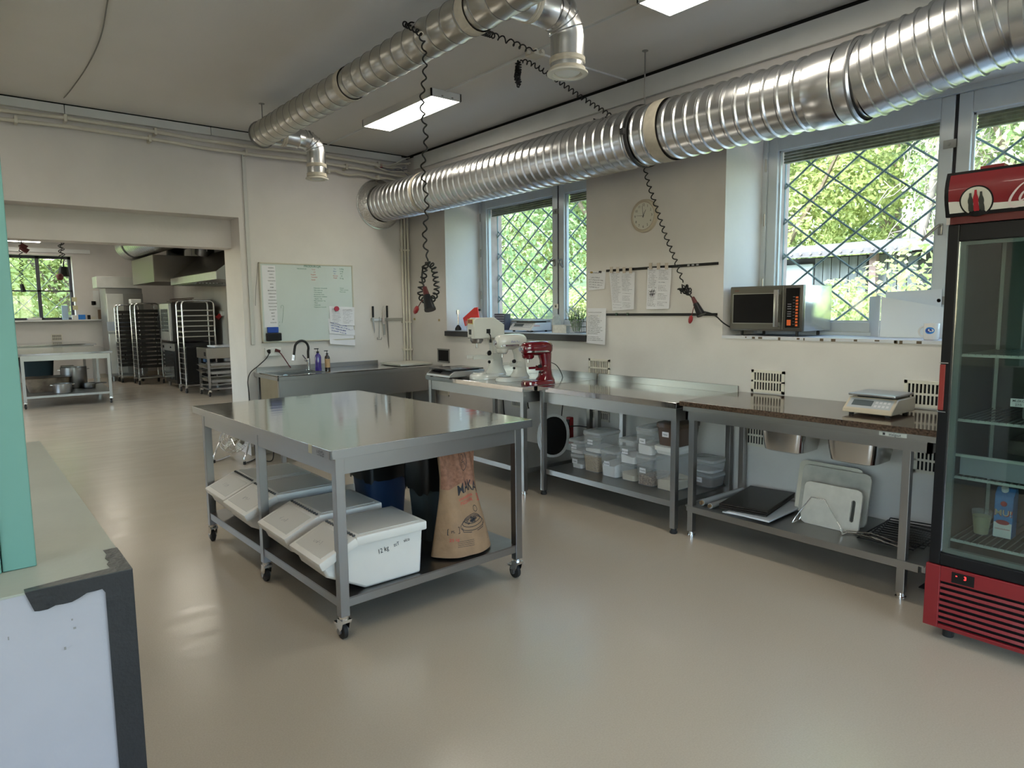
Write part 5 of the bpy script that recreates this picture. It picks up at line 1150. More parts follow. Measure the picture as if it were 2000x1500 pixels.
# magnetic strips and notices
for k, z in ((0, 1.813), (1, 1.446)):
    t = thing('magnetic_strip', ('upper black magnetic strip on the window wall', 'lower black magnetic strip on the window wall')[k], 'strip', (XW, 3.44, z))
    part(MB().box(XW-.010, 2.895, z-.010, XW, 3.985, z+.010, .002), 'strip_bar', BLACK, t)
    if k == 0:
        for y in (3.06, 3.10, 3.14): part(MB().box(XW-.0115, y, z-.006, XW-.0095, y+.02, z+.006), 'sticker', mat('glossy_sticker', (.35, .35, .36), .15), t)
    else:
        for y in (3.86, 3.74): part(MB().cyl((XW-.02, y, z+.004), (XW-.008, y, z+.004), .010, n=14), 'green_magnet', mat('magnet_green', (.01, .05, .03), .4), t)
def notice(c, label, seed, lines, grid=False, mark=False, X=None, Y=None, clips=0, cat='paper', ink=GREYINK, curl=.0):
    """c: four photo corners (tl, tr, br, bl)"""
    P = [U(u, v, X=X, Y=Y) for u, v in c]
    n = Vector((-1, 0, 0)) if X is not None else Vector((0, -1, 0))
    t = thing('paper_notice', label, cat, tuple((P[0]+P[2])/2), group='paper notices')
    N = 6; vs = []
    for j in range(N+1):
        for i in range(N+1):
            a = P[0].lerp(P[1], i/N); b = P[3].lerp(P[2], i/N); p = a.lerp(b, j/N); vs.append(p+n*(.001+.010*(j/N)**2*abs(math.sin(seed+i*.5))))
    s = MB().add(vs, [(j*(N+1)+i, j*(N+1)+i+1, (j+1)*(N+1)+i+1, (j+1)*(N+1)+i) for j in range(N) for i in range(N)])
    part(s, 'sheet', PAPER, t, smooth=60)
    ex = (P[1]-P[0]); ey = (P[0]-P[3]); W_, H_ = ex.length, ey.length; ex.normalize(); ey.normalize(); rnd = random.Random(seed); m = MB()
    o = P[3]+n*.012
    def pos(x, y): j = 1-y/H_; return P[3].lerp(P[2], x/W_).lerp(P[0].lerp(P[1], x/W_), y/H_)+n*(.0135 if j > .6 else .0105)
    cols = ((.08, .45), (.52, .92)) if grid else ((.08, .92),)
    lines = int(lines*1.4)
    for k in range(lines):
        y = H_*(.93-.88*k/lines)
        for a, b in cols:
            if rnd.random() < .12: continue
            scrawl(m, pos(W_*a, y), ex, ey, W_*(b-a)*rnd.uniform(.6, 1), H_/lines*.42, rnd, th=H_/lines*.10)
    if m.v: stuff(part(m, 'printed_lines', ink, t))
    if mark:
        m = MB(); c0 = pos(W_*.28, H_*.4)+n*.002
        for a, b in (((-.02, -.028), (.0, .028)), ((.0, -.028), (.02, .028)), ((-.028, .008), (.028, .014)), ((-.028, -.014), (.028, -.008))):
            d = Vector((b[0]-a[0], b[1]-a[1])).normalized()*.002
            m.add([c0+ex*(a[0]-d.y)+ey*(a[1]+d.x), c0+ex*(a[0]+d.y)+ey*(a[1]-d.x), c0+ex*(b[0]+d.y)+ey*(b[1]-d.x), c0+ex*(b[0]-d.y)+ey*(b[1]+d.x)], [(0, 1, 2, 3)])
        part(m, 'pen_mark', INK, t)
    for k in range(clips):
        q = P[0].lerp(P[1], (k+.5)/clips)+n*.013; part(MB().obox(q+Vector((0, 0, .012)), (.03, .004, .05) if Y is not None else (.004, .03, .05), (1, 0, 0), (0, 1, 0), .001), 'tape_tab', mat('old_tape', (.50, .43, .36), .6), t)
    return t
notice([(1147, 529), (1183, 531), (1182, 564), (1151, 567)], 'small square paper pinned by the left end of the upper strip', 11, 5, X=XW-.001)
notice([(1190, 530), (1240, 531), (1239, 604), (1197, 607)], 'printed table sheet hanging from the upper strip, left of the two', 12, 18, True, X=XW-.012, clips=4)
notice([(1265, 523), (1312, 523), (1307, 603), (1263, 604)], 'printed sheet with a pen hash mark hanging from the upper strip', 13, 16, True, True, X=XW-.012, clips=3)
notice([(1148, 602), (1184, 602), (1183, 674), (1147, 670)], 'lined paper sheet pinned at the left end of the lower strip', 14, 14, X=XW-.012, ink=INK)
for k, (u, v) in enumerate(((1157, 532), (1174, 531))):
    p = U(u, v, X=XW); single(MB().cyl((XW-.022, p.y, p.z), (XW-.002, p.y, p.z), .008, n=14), 'round_magnet', INK if k else mat('magnet_brass', (.45, .30, .08), .4), ('brass-coloured magnet on the small square paper', 'black magnet on the small square paper')[k], 'magnet')
for k, (u, v) in enumerate(((1155, 617), (1174, 617))):
    p = U(u, v, X=XW); single(MB().cyl((XW-.032, p.y, p.z), (XW-.024, p.y, p.z), .009, n=14), 'round_magnet', WPLAS, ('left of two white magnets on the lined sheet', 'right of two white magnets on the lined sheet')[k], 'magnet')

# ================================================================== BACK WALL THINGS
bx0, bx1, bz0, bz1 = 2.507, 3.560, 1.175, 2.010; Yb = YB-.022
t = thing('whiteboard', 'white magnetic board with handwriting above the sink', 'whiteboard', ((bx0+bx1)/2, YB, bz0))
part(MB().box(bx0+.01, Yb, bz0+.01, bx1-.01, YB-.006, bz1-.01), 'board_panel', mat('board_enamel', (.56, .62, .60), .22, var=.03, vs=2), t)
fr = MB()
for q in ((bx0, bz0, bx1, bz0+.014), (bx0, bz1-.014, bx1, bz1), (bx0, bz0, bx0+.014, bz1), (bx1-.014, bz0, bx1, bz1)): fr.box(q[0], Yb-.006, q[1], q[2], YB, q[3], .002)
part(fr, 'board_frame', mat('board_frame', (.50, .47, .38), .5), t)
st = MB().box(bx0+.03, Yb-.0015, bz0+.16, bx0+.17, Yb, bz1-.03); sp = part(st, 'name_strip', PAPER, t)
rnd = random.Random(21); m = MB()
words = ['PIZZERIA', 'MAKARON', 'TORTY', 'CIASTKA', 'TARTALETKI', 'BEZA', 'KREM', 'MARGARYNA', 'CZEKOLADA', 'ORZECHY', 'KRUSZONKA', 'DROZDZOWE', 'FRANCUSKIE', 'GALARETKI', 'MASY', 'LODY', 'SER', 'DODATKI']
for k, wd in enumerate(words): text(m, wd, .016, (bx0+.125, Yb-.0025, bz1-.055-.0335*k), (1, 0, 0), (0, 0, 1), True, sx=.9)
part(m, 'name_writing', INK, sp)
def bt(s, u, v, sz, mm, al=0): text(mm, s, sz, U(u, v, Y=Yb-.003), (1, 0, 0), (0, 0, 1))
blk = MB(); bt('PRODUKCJA', 610, 520.5, .034, blk); bt('*PRODUKCJA', 589, 525, .018, blk)
for k, s in enumerate(('*Makowiec z kruszonka', '*Mus malinowy', '*Tort bezowy', '*Kruszonka, krem', '*Mascarpone, smietana', '*Jagody  2 kg', '*Mus malinowy 1 kg', '*Miod', '*Czekolada', '*Nadzienie truskawki')): bt(s, 622+(len(s)-14)*.55, 563+k*4.1, .0165, blk)
for k, s in enumerate(('*Zakupy', '*Mleko, smietana', '*Marchewka')): bt(s, 669+(len(s)-10)*.5, 563+k*3.6, .015, blk)
for k, s in enumerate(('5-6kg', '6 kg', '4+1', '10', '15 kg')): bt(s, 667, 525.5+k*4.6, .022, blk)
for (u, v) in ((546, 629), (546, 636)): bt('x', u, v, .02, blk)
part(blk, 'green_writing', GINK, t)
rd = MB()
for k, s in enumerate(('Torty', 'Lid', 'Rogaliki', 'Tartaletki', 'Sernik')): bt(s, 612+k % 2*2, 526.5+k*5, .018, rd)
for k, s in enumerate(('Wtorek', 'Piatek')): bt(s, 655, 539+k*4, .018, rd)
stuff(part(rd, 'red_writing', RINK, t))
bl = MB()
for k, s in enumerate(('Pon', 'Wtor', 'Sro')): bt(s, 654, 525.5+k*4.6, .018, bl)
part(bl, 'blue_writing', BINK, t)
gw = MB(); P = [U(u, v, Y=Yb-.003) for u, v in ((549, 602), (549, 597), (552, 596), (554, 599), (553, 615), (551, 631))]
for a, b in zip(P, P[1:]): gw.tube([a, b], .0012, 4)
part(gw, 'drawn_line', GINK, t)
single(MB().box(bx0+.05, Yb-.035, bz0+.105, bx0+.165, Yb-.001, bz0+.165, .006), 'board_sponge', mat('blue_sponge', (.02, .07, .35), .7), 'blue board sponge on the black holder at the bottom of the whiteboard', 'sponge')
single(MB().box(bx0+.035, Yb-.05, bz0+.02, bx0+.19, Yb-.001, bz0+.103, .008), 'eraser_holder', BLACK, 'black box-shaped holder on the lower left corner of the whiteboard', 'holder')
notice([(643, 598), (692, 600), (692, 636), (645, 634)], 'top printed sheet under the red magnet at the lower right of the whiteboard', 31, 9, True, Y=Yb-.006)
notice([(641, 622), (692, 634), (693, 655), (643, 651)], 'middle handwritten sheet at the lower right of the whiteboard', 32, 4, Y=Yb-.004, ink=BINK)
notice([(643, 650), (693, 653), (693, 675), (644, 672)], 'lowest blank sheet hanging below the lower right corner of the whiteboard', 33, 0, Y=Yb-.002)
p = U(656, 603, Y=Yb); single(MB().cyl((p.x, Yb-.026, p.z), (p.x, Yb-.014, p.z), .028, n=28), 'round_magnet', mat('red_magnet', (.38, .03, .06), .4), 'large round red magnet holding the sheets on the whiteboard', 'magnet', smooth=40)
# knives
zk = U(757, 624, Y=YB).z; xk0 = U(724, 624, Y=YB).x; xk1 = U(785, 624, Y=YB).x
t = thing('knife_strip', 'steel magnetic knife strip on the back wall', 'strip', ((xk0+xk1)/2, YB, zk))
part(MB().box(xk0, YB-.018, zk-.017, xk1, YB, zk+.017, .003), 'strip_bar', mat('strip_steel', (.42, .41, .38), .4, .7), t)
part(MB().box(xk0+.02, YB-.02, zk-.012, xk0+.12, YB-.017, zk+.014), 'pale_face', mat('pale_face', (.55, .58, .62), .4), t)
def knife(u, vt, vh, vb, wd, label, handle_up=True, blade=None):
    a = U(u, vt, Y=YB-.026); h = U(u, vh, Y=YB-.026); b = U(u+(3 if u > 750 else 3), vb, Y=YB-.026)
    t = thing('kitchen_knife', label, 'knife', tuple(h), group='knives on the magnetic strip')
    hm = BLACK
    top, mid, low = a, h, b
    if handle_up:
        part(MB().obox((top+mid)/2, (.022, .016, (top-mid).length), (1, 0, 0), (0, 1, 0), .005), 'knife_handle', hm, t)
        w = wd; part(MB().add([mid+Vector((-w, 0, 0)), mid+Vector((w, 0, 0)), low+Vector((w*.8, 0, .03)), low+Vector((w*.2, 0, 0)), mid+Vector((-w, .002, 0)), mid+Vector((w, .002, 0)), low+Vector((w*.8, .002, .03)), low+Vector((w*.2, .002, 0))], [(0, 1, 2, 3), (7, 6, 5, 4), (0, 4, 5, 1), (1, 5, 6, 2), (2, 6, 7, 3), (3, 7, 4, 0)]), 'blade', blade or STEELD, t)
    else:
        w = wd; part(MB().add([mid+Vector((-w, 0, 0)), mid+Vector((w, 0, 0)), top+Vector((w*.7, 0, -.06)), top+Vector((0, 0, 0)), mid+Vector((-w, .002, 0)), mid+Vector((w, .002, 0)), top+Vector((w*.7, .002, -.06)), top+Vector((0, .002, 0))], [(0, 1, 2, 3), (7, 6, 5, 4), (0, 4, 5, 1), (1, 5, 6, 2), (2, 6, 7, 3), (3, 7, 4, 0)]), 'blade', CHROME, t)
        part(MB().obox((low+mid)/2, (.022, .016, (low-mid).length), (1, 0, 0), (0, 1, 0), .005), 'knife_handle', STEELD, t)
knife(728.5, 598, 620, 651, .010, 'small black-handled knife at the left end of the knife strip')
knife(756, 597, 620, 681, .011, 'long black-handled serrated knife, rightmost on the knife strip')
knife(749, 597, 633, 654, .018, 'broad steel knife hung point up in the middle of the knife strip', False)
t = thing('steel_utensil', 'thin steel hook-ended utensil hanging from the knife strip', 'utensil', tuple(U(741, 640, Y=YB-.02)))
part(MB().tube([U(741, 619, Y=YB-.024), U(741, 660, Y=YB-.024)], .004, 6).tube([U(737, 659, Y=YB-.024), U(737, 663, Y=YB-.024), U(745, 663, Y=YB-.024), U(746, 659, Y=YB-.024)], .004, 6), 'hook_rod', STEELD, t)
# double socket with plugs
p = U(532, 687, Y=YB)
t = thing('wall_socket', 'white double socket with two plugs under the whiteboard', 'socket', (p.x, YB, p.z))
part(MB().box(p.x-.085, YB-.03, p.z-.045, p.x+.085, YB, p.z+.045, .006), 'socket_box', WPLAS, t)
part(MB().box(p.x-.07, YB-.036, p.z+.0, p.x-.01, YB-.03, p.z+.04).box(p.x+.01, YB-.036, p.z+.0, p.x+.07, YB-.03, p.z+.04), 'socket_flap', WPLAS, t)
t = thing('plug_lead', 'black plug and lead hanging from the left socket down to the floor', 'cord', (p.x-.04, YB-.05, p.z-.05))
a = U(526, 685, Y=YB-.05); part(MB().cyl(a+Vector((0, .02, .0)), a+Vector((0, 0, -.025)), .022, .012, 12), 'plug', BLACK, t)
P = [U(u, v, Y=YB-.06) for u, v in ((526, 690), (520, 700), (505, 714), (489, 728), (484, 745), (486, 765), (488, 790))]+[Vector((2.35, YB-.05, .3)), Vector((2.36, YB-.06, .02))]
part(MB().tube(smoothpath(P, 6), .005, 6), 'lead', CABLE, t, smooth=60)
t = thing('plug_lead', 'dark red plug and lead running from the right socket behind the tap', 'cord', (p.x+.04, YB-.05, p.z-.02))
a = U(538, 684, Y=YB-.05); part(MB().cyl(a, a+Vector((.05, 0, -.012)), .018, .010, 12), 'plug', mat('dark_red_rubber', (.09, .012, .012), .5), t)
part(MB().tube(smoothpath([U(u, v, Y=YB-.05) for u, v in ((540, 685), (548, 690), (556, 701), (564, 713), (568, 718))], 6), .005, 6), 'lead', mat('maroon_lead', (.12, .02, .03), .5), t, smooth=60)
# hanging cord beside whiteboard
single(MB().tube([U(504, 514, Y=YB-.03), U(500, 560, Y=YB-.03), U(499, 597, Y=YB-.03)], .003, 5), 'pull_cord', mat('grey_wire', (.25, .24, .22), .6), 'thin dark cord hanging at the left edge of the whiteboard', 'cord')
# ================================================================== SILL OF WINDOW 1
z1 = ZS1+.0065
p = U(895, 640, X=4.40); t = thing('blender_stick', 'steel stick-blender attachment standing upside down on the dark sill', 'utensil', (p.x, p.y, z1))
part(MB().lathe([(.001, 0), (.036, 0), (.036, .02), (.018, .05), (.008, .06)], (p.x, p.y, z1), n=20), 'blade_guard', BLACK, t, smooth=40)
part(MB().cyl((p.x, p.y, z1+.055), (p.x, p.y, z1+.185), .008, n=12).cyl((p.x, p.y, z1+.18), (p.x, p.y, z1+.225), .021, n=20), 'shaft', CHROME, t, smooth=40)
p = U(912, 640, X=4.42); t = thing('clear_tub', 'clear plastic tub with handle on the dark sill, holding the red scoop', 'tub', (p.x, p.y+.0, z1))
part(MB().loft([((p.x+.06, p.y-.05, z1), (.06, 0, 0), (0, .08, 0), 5), ((p.x+.06, p.y-.05, z1+.10), (.07, 0, 0), (0, .095, 0), 5), ((p.x+.06, p.y-.05, z1+.105), (.08, 0, 0), (0, .105, 0), 5)], 28, cap=False).box(p.x+.01, p.y-.12, z1, p.x+.11, p.y+.02, z1+.003), 'tub_shell', BOXP, t, smooth=50)
t = thing('dough_scraper', 'bright red angled plastic scraper sticking up out of the clear tub', 'scraper', (p.x+.05, p.y, z1+.02))
q = [U(u, v, X=p.x+.06) for u, v in ((904, 621), (926, 601), (932, 600), (936, 628), (908, 637))]
part(MB().add(q+[a+Vector((.012, 0, 0)) for a in q], [(0, 1, 2, 3, 4), (9, 8, 7, 6, 5)]+[(i, (i+1) % 5, 5+(i+1) % 5, 5+i) for i in range(5)]), 'scraper_blade', mat('bright_red', (.75, .03, .02), .35), t, bevel=.002)
p = U(937, 632, X=4.52); t = thing('glass_bottle', 'small clear bottle with a black cap behind the boxy mixer', 'bottle', (4.52, p.y, z1)); x, y = 4.52, p.y
part(MB().lathe([(.001, 0), (.03, 0), (.032, .01), (.032, .12), (.03, .17), (.014, .20), (.013, .215)], (x, y, z1), n=20), 'bottle_body', BOXP, t, smooth=50)
part(MB().cyl((x, y, z1+.212), (x, y, z1+.235), .015, n=16), 'bottle_cap', BLACK, t)
t = thing('plastic_crate', 'small dark slatted tub against the left sash of the window above the mixers', 'tub', (4.75, 5.95, z1))
part(MB().loft([((4.74, 5.93, z1), (.05, 0, 0), (0, .085, 0), 5), ((4.74, 5.93, z1+.18), (.055, 0, 0), (0, .10, 0), 5)], 24), 'tub_shell', mat('slate_plastic', (.07, .07, .09), .4), t, smooth=40)
m = MB()
for k in range(6): m.box(4.683, 5.84, z1+.03+.025*k, 4.688, 6.02, z1+.038+.025*k)
part(m, 'slot_lines', mat('slot_light', (.35, .38, .42), .5), t)
t = scale_box('kitchen_scale', 'white and grey digital scale on the dark sill of the window above the mixers', 4.43, 4.70, 5.09, 5.44, z1, .115, mat('scale_white', (.55, .56, .56), .35), mat('plate_dark', (.14, .14, .13), .35, .6), .06)
g = MB(); text(g, 'RADWAG', .018, (4.505, 5.0885, z1+.06), (1, 0, 0), (0, 0, 1), True); part(g, 'maker_lettering', RINK, t)
t = thing('wooden_caddy', 'small whitewashed wooden caddy with an arched end on the sill', 'caddy', (4.52, 4.72, z1))
WW = mat('whitewashed_wood', (.55, .54, .50), .8, var=.15, vs=25)
cx, cy = 4.50, 4.72
for k, dy in enumerate((.085, -.10)):
    pr = [(-.055, 0), (.055, 0), (.055, .10), (.045, .15), (.02, .175), (-.02, .175), (-.045, .15), (-.055, .10)] if k == 0 else [(-.055, 0), (.055, 0), (.055, .07), (-.055, .07)]
    part(MB().prism(pr, (cx, cy+dy, z1), (1, 0, 0), (0, 0, 1), .012), 'end_panel', WW, t)
for dx in (-.055, .047): part(MB().box(cx+dx, cy-.10, z1, cx+dx+.008, cy+.08, z1+.075), 'side_board', WW, t)
part(MB().box(cx-.05, cy-.10, z1, cx+.05, cy+.08, z1+.008), 'bottom_board', WW, t)
t = thing('wire_basket', 'low dark wire basket standing in the sill corner behind the caddy', 'basket', (4.62, 4.62, z1))
g = MB()
for z in (.0, .05, .10): g.tube([(4.57, 4.56, z1+z+.003), (4.69, 4.56, z1+z+.003), (4.69, 4.68, z1+z+.003), (4.57, 4.68, z1+z+.003), (4.57, 4.56, z1+z+.003)], .0025, 5)
for k in range(5):
    for a, b in (((4.57+.03*k, 4.56), (4.57+.03*k, 4.56)), ((4.57+.03*k, 4.68), (4.57+.03*k, 4.68))): g.tube([(a[0], a[1], z1), (a[0], a[1], z1+.1)], .002, 4)
g.tube([(4.57, 4.62, z1+.10), (4.60, 4.62, z1+.19), (4.66, 4.62, z1+.19), (4.69, 4.62, z1+.10)], .003, 5)
part(g, 'wire_frame', mat('black_wire', (.015, .015, .015), .4, .4), t)
px, py = 4.43, 4.46
t = thing('flowering_plant', 'glass jar of tiny white flowers at the right end of the dark sill', 'plant', (px, py, z1))
part(MB().lathe([(.001, 0), (.055, 0), (.058, .01), (.062, .12), (.060, .125)], (px, py, z1), n=24), 'glass_jar', BOXP, t, smooth=50)
rnd = random.Random(12); st = MB(); lf = MB(); fl = MB()
for k in range(70):
    a = rnd.uniform(0, 6.28); r = rnd.uniform(.01, .12); tip = Vector((px+math.cos(a)*r*.8, py+math.sin(a)*r, z1+rnd.uniform(.15, .25))); b = Vector((px+math.cos(a)*.03, py+math.sin(a)*.03, z1+.02))
    st.tube([b, b.lerp(tip, .5)+Vector((0, 0, .02)), tip], .0012, 4, cap=False)
    for j in range(3):
        c = b.lerp(tip, rnd.uniform(.2, .8)); d = Vector((rnd.uniform(-1, 1), rnd.uniform(-1, 1), rnd.uniform(-.3, .6))).normalized()*.016; e = d.orthogonal().normalized()*.006; lf.add([c-e, c+d, c+e, c-d*.3], [(0, 1, 2, 3)])
    for j in range(5):
        c = tip+Vector((rnd.gauss(0, .014), rnd.gauss(0, .014), rnd.gauss(0, .012))); s = .0045
        fl.add([c+Vector((s, 0, 0)), c+Vector((0, s, 0)), c+Vector((-s, 0, 0)), c+Vector((0, -s, 0)), c+Vector((0, 0, s)), c-Vector((0, 0, s))], [(0, 1, 4), (1, 2, 4), (2, 3, 4), (3, 0, 4), (1, 0, 5), (2, 1, 5), (3, 2, 5), (0, 3, 5)])
stuff(part(st, 'stems', mat('stem_green', (.06, .14, .03), .7), t)); stuff(part(lf, 'leaves', mat('leaf_green', (.05, .15, .03), .7), t)); stuff(part(fl, 'flowers', mat('petal_white', (.75, .76, .72), .7), t))

# ================================================================== SILL OF WINDOW 2
z2 = ZS2+.001
mx0, mx1, my0, my1, mz0, mz1 = 4.36, 4.76, 2.275, 2.818, z2+.035, z2+.345
t = thing('microwave_oven', 'stainless steel microwave oven on the white sill', 'microwave', (4.55, 2.54, z2))
part(MB().box(mx0+.03, my0, mz0, mx1, my1, mz1, .006), 'casing', mat('microwave_side', (.62, .64, .62), .22, .9), t, smooth=30)
part(MB().box(mx0+.002, my0, mz0, mx0+.03, my1, mz1, .004), 'front_frame', mat('microwave_front', (.15, .145, .13), .35, .9), t, smooth=30)
d = part(MB().box(mx0-.006, my0+.135, mz0+.012, mx0+.002, my1-.004, mz1-.006, .002), 'door', mat('microwave_front', (.15, .145, .13), .35, .9), t)
part(MB().box(mx0-.0085, my0+.195, mz0+.055, mx0-.005, my1-.03, mz1-.055), 'door_window', mat('black_glass', (.006, .006, .007), .12), d)
m = MB()
for q in ((my0+.19, my0+.195, mz0+.05, mz1-.05), (my1-.03, my1-.025, mz0+.05, mz1-.05), (my0+.19, my1-.025, mz0+.05, mz0+.055), (my0+.19, my1-.025, mz1-.055, mz1-.05)): m.box(mx0-.009, q[0], q[2], mx0-.005, q[1], q[3])
part(m, 'window_bezel', STEEL, d)
part(MB().box(mx0-.045, my0+.150, mz0+.03, mx0-.033, my0+.185, mz1-.03, .004).box(mx0-.036, my0+.158, mz0+.035, mx0-.004, my0+.178, mz0+.06).box(mx0-.036, my0+.158, mz1-.06, mx0-.004, my0+.178, mz1-.035), 'door_handle', STEEL, d, smooth=30)
m = MB(); text(m, 'SHARP', .012, (mx0-.0066, my1-.055, mz1-.03), (0, -1, 0), (0, 0, 1), True); part(m, 'maker_lettering', mat('dark_red_print', (.2, .02, .02), .6), d)
cp = part(MB().box(mx0-.004, my0+.018, mz0+.025, mx0+.003, my0+.118, mz1-.02, .001), 'control_panel', mat('black_glass', (.006, .006, .007), .12), t)
m = MB(); OR = mat('orange_key', (.75, .14, .03), .5)
for k in range(10): m.box(mx0-.006, my0+.030, mz0+.035+.0205*k, mx0-.003, my0+.046, mz0+.048+.0205*k)
part(m, 'orange_keys', OR, cp); part(MB().box(mx0-.006, my0+.078, mz0+.040, mx0-.003, my0+.106, mz0+.078), 'start_key', OR, cp)
m = MB()
for k, zz in enumerate((.10, .115, .13, .15, .165, .18)): m.box(mx0-.0055, my0+.078, mz0+zz, mx0-.003, my0+.104, mz0+zz+.004)
for k in range(10): m.box(mx0-.0055, my0+.052, mz0+.046+.0205*k, mx0-.003, my0+.066, mz0+.0475+.0205*k)
part(m, 'grey_key_marks', GREYINK, cp)
m = MB()
for x in (mx0+.05, mx1-.06):
    for y in (my0+.06, my1-.07): m.cyl((x, y, z2), (x, y, mz0+.002), .010, n=10)
part(m, 'feet', BLACK, t)
P = [(4.50, 2.013), (4.50, 1.90)]
t = thing('foam_board', 'two white foam boards leaning together on the sill beside the mug', 'boards', (4.6, 1.75, z2))
a = U(1696, 656, Z=z2); 
def sheet(cs, th, name):
    n = (cs[1]-cs[0]).cross(cs[3]-cs[0]).normalized()*th; part(MB().add(cs+[c+n for c in cs], [(0, 1, 2, 3), (7, 6, 5, 4)]+[(i, (i+1) % 4, 4+(i+1) % 4, 4+i) for i in range(4)]), name, mat('foam_white', (.66, .69, .72), .7), t)
# left narrow folded panel, main panel, small rear panel
p0 = U(1697, 655, Z=z2); p1 = U(1717, 658, Z=z2); p2 = Vector((4.70, 1.50, z2)); h = .27
def up(p, z): return Vector((p.x, p.y, z2+z))
sheet([p0, p1, up(p1, .262), up(p0, .262)], .006, 'left_panel')
sheet([p1+Vector((.004, -.003, 0)), p2, up(p2, .175), up(p1, .258)+Vector((.004, -.003, 0))], .006, 'front_panel')
p3 = Vector((4.79, 1.93, z2)); p4 = Vector((4.79, 1.60, z2)); sheet([p3, p4, up(p4, .30), up(p3, .29)], .005, 'rear_panel')
p = U(1812, 659, Z=z2); x, y = 4.405, 1.515
t = thing('mug', 'white mug with a blue round logo on the sill next to the fridge', 'mug', (x, y, z2))
part(MB().lathe([(.001, .001), (.036, .001), (.040, .006), (.041, .094), (.0395, .096), (.037, .094), (.036, .01), (.001, .008)], (x, y, z2), n=32), 'mug_body', mat('mug_glaze', (.66, .64, .62), .2), t, smooth=50)
hd = Vector((-.25, 1, 0)).normalized(); c = Vector((x, y, z2+.048))+hd*.040
part(MB().tube([c+hd*(-.004+.028*math.sin(a))+Vector((0, 0, .030*math.cos(a))) for a in [PI*i/10 for i in range(11)]], .005, 8), 'mug_handle', mat('mug_glaze', (.66, .64, .62), .2), t, smooth=60)
m = MB(); B1 = mat('logo_blue', (.03, .22, .62), .5); B2 = mat('logo_dark_blue', (.02, .05, .30), .5)
def cylp(a, z, r=.0416): return Vector((x+r*math.cos(a), y+r*math.sin(a), z2+z))
a0 = math.atan2(-y, -x)-.25
def disc(m, ra, rz, zc, off, r=.0416):
    n = 20; k = [cylp(a0+off, zc, r)]+[cylp(a0+off+ra*math.cos(q), zc+rz*math.sin(q), r) for q in [2*PI*i/n for i in range(n)]]; m.add(k, [(0, 1+i, 1+(i+1) % n) for i in range(n)])
disc(m, .62, .020, .055, 0); part(m, 'blue_logo', B1, t); m = MB(); disc(m, .40, .012, .055, -.1, .0420); part(m, 'logo_centre', B2, t)
m = MB(); disc(m, .10, .006, .058, -.1, .0424); disc(m, .14, .003, .050, .1, .0424); part(m, 'logo_lettering', WPLAS, t)

# ================================================================== DRINKS FRIDGE
FX, FY1, FY0 = 3.33, 1.112, .42
t = thing('drinks_fridge', 'tall glass-door drinks fridge with a red illuminated-style header and red base', 'fridge', (3.65, .77, 0))
FR = mat('fridge_red', (.21, .010, .014), .35, coat=.3); FB = mat('fridge_black', (.006, .006, .007), .35, spec=.3)
m = MB()
m.box(FX+.07, FY1-.035, .34, 3.98, FY1-.012, 2.0).box(FX+.07, FY0, .34, 3.98, FY0+.025, 2.0).box(3.955, FY0, .34, 3.98, FY1-.012, 2.0).box(FX+.07, FY0, .30, 3.98, FY1-.012, .345).box(FX+.07, FY0, 1.84, 3.98, FY1-.012, 2.0)
part(m, 'cabinet', mat('fridge_inner_grey', (.055, .06, .058), .5), t)
part(MB().box(FX+.06, FY1-.012, .06, 3.99, FY1-.004, 2.02).box(3.98, FY0, .06, 3.99, FY1-.004, 2.02), 'outer_skin', FB, t)
# door
m = MB(); dz0, dz1 = .345, 1.835
m.box(FX, FY1-.052, dz0, FX+.045, FY1-.008, dz1, .004).box(FX, FY0, dz0, FX+.045, FY0+.05, dz1, .004).box(FX, FY0+.05, dz0, FX+.045, FY1-.052, dz0+.055, .004).box(FX, FY0+.05, dz1-.07, FX+.045, FY1-.052, dz1, .004)
d = part(m, 'door', FB, t)
part(MB().box(FX+.012, FY0+.045, dz0+.05, FX+.016, FY1-.048, dz1-.066), 'door_glass', FRIDGEGLASS, d)
m = MB().box(FX+.018, FY1-.075, dz0+.055, FX+.042, FY1-.052, dz1-.07).box(FX+.018, FY0+.05, dz0+.055, FX+.042, FY1-.075, dz0+.075).box(FX+.018, FY0+.05, dz1-.085, FX+.042, FY1-.075, dz1-.07)
part(m, 'door_gasket', mat('gasket_grey', (.16, .19, .185), .4), d)
part(MB().box(FX+.010, FY1-.0535, dz0+.06, FX+.0135, FY1-.050, dz1-.07), 'chrome_line', CHROME, d)
part(MB().box(FX-.006, FY1-.030, 1.04, FX+.002, FY1-.009, 1.24, .002), 'grip_insert', mat('grip_red', (.20, .02, .015), .4), d)
part(MB().box(FX-.002, FY1-.040, 1.245, FX+.003, FY1-.006, 1.249).box(FX-.002, FY1-.040, 1.03, FX+.003, FY1-.006, 1.034), 'grip_trim', CHROME, d)
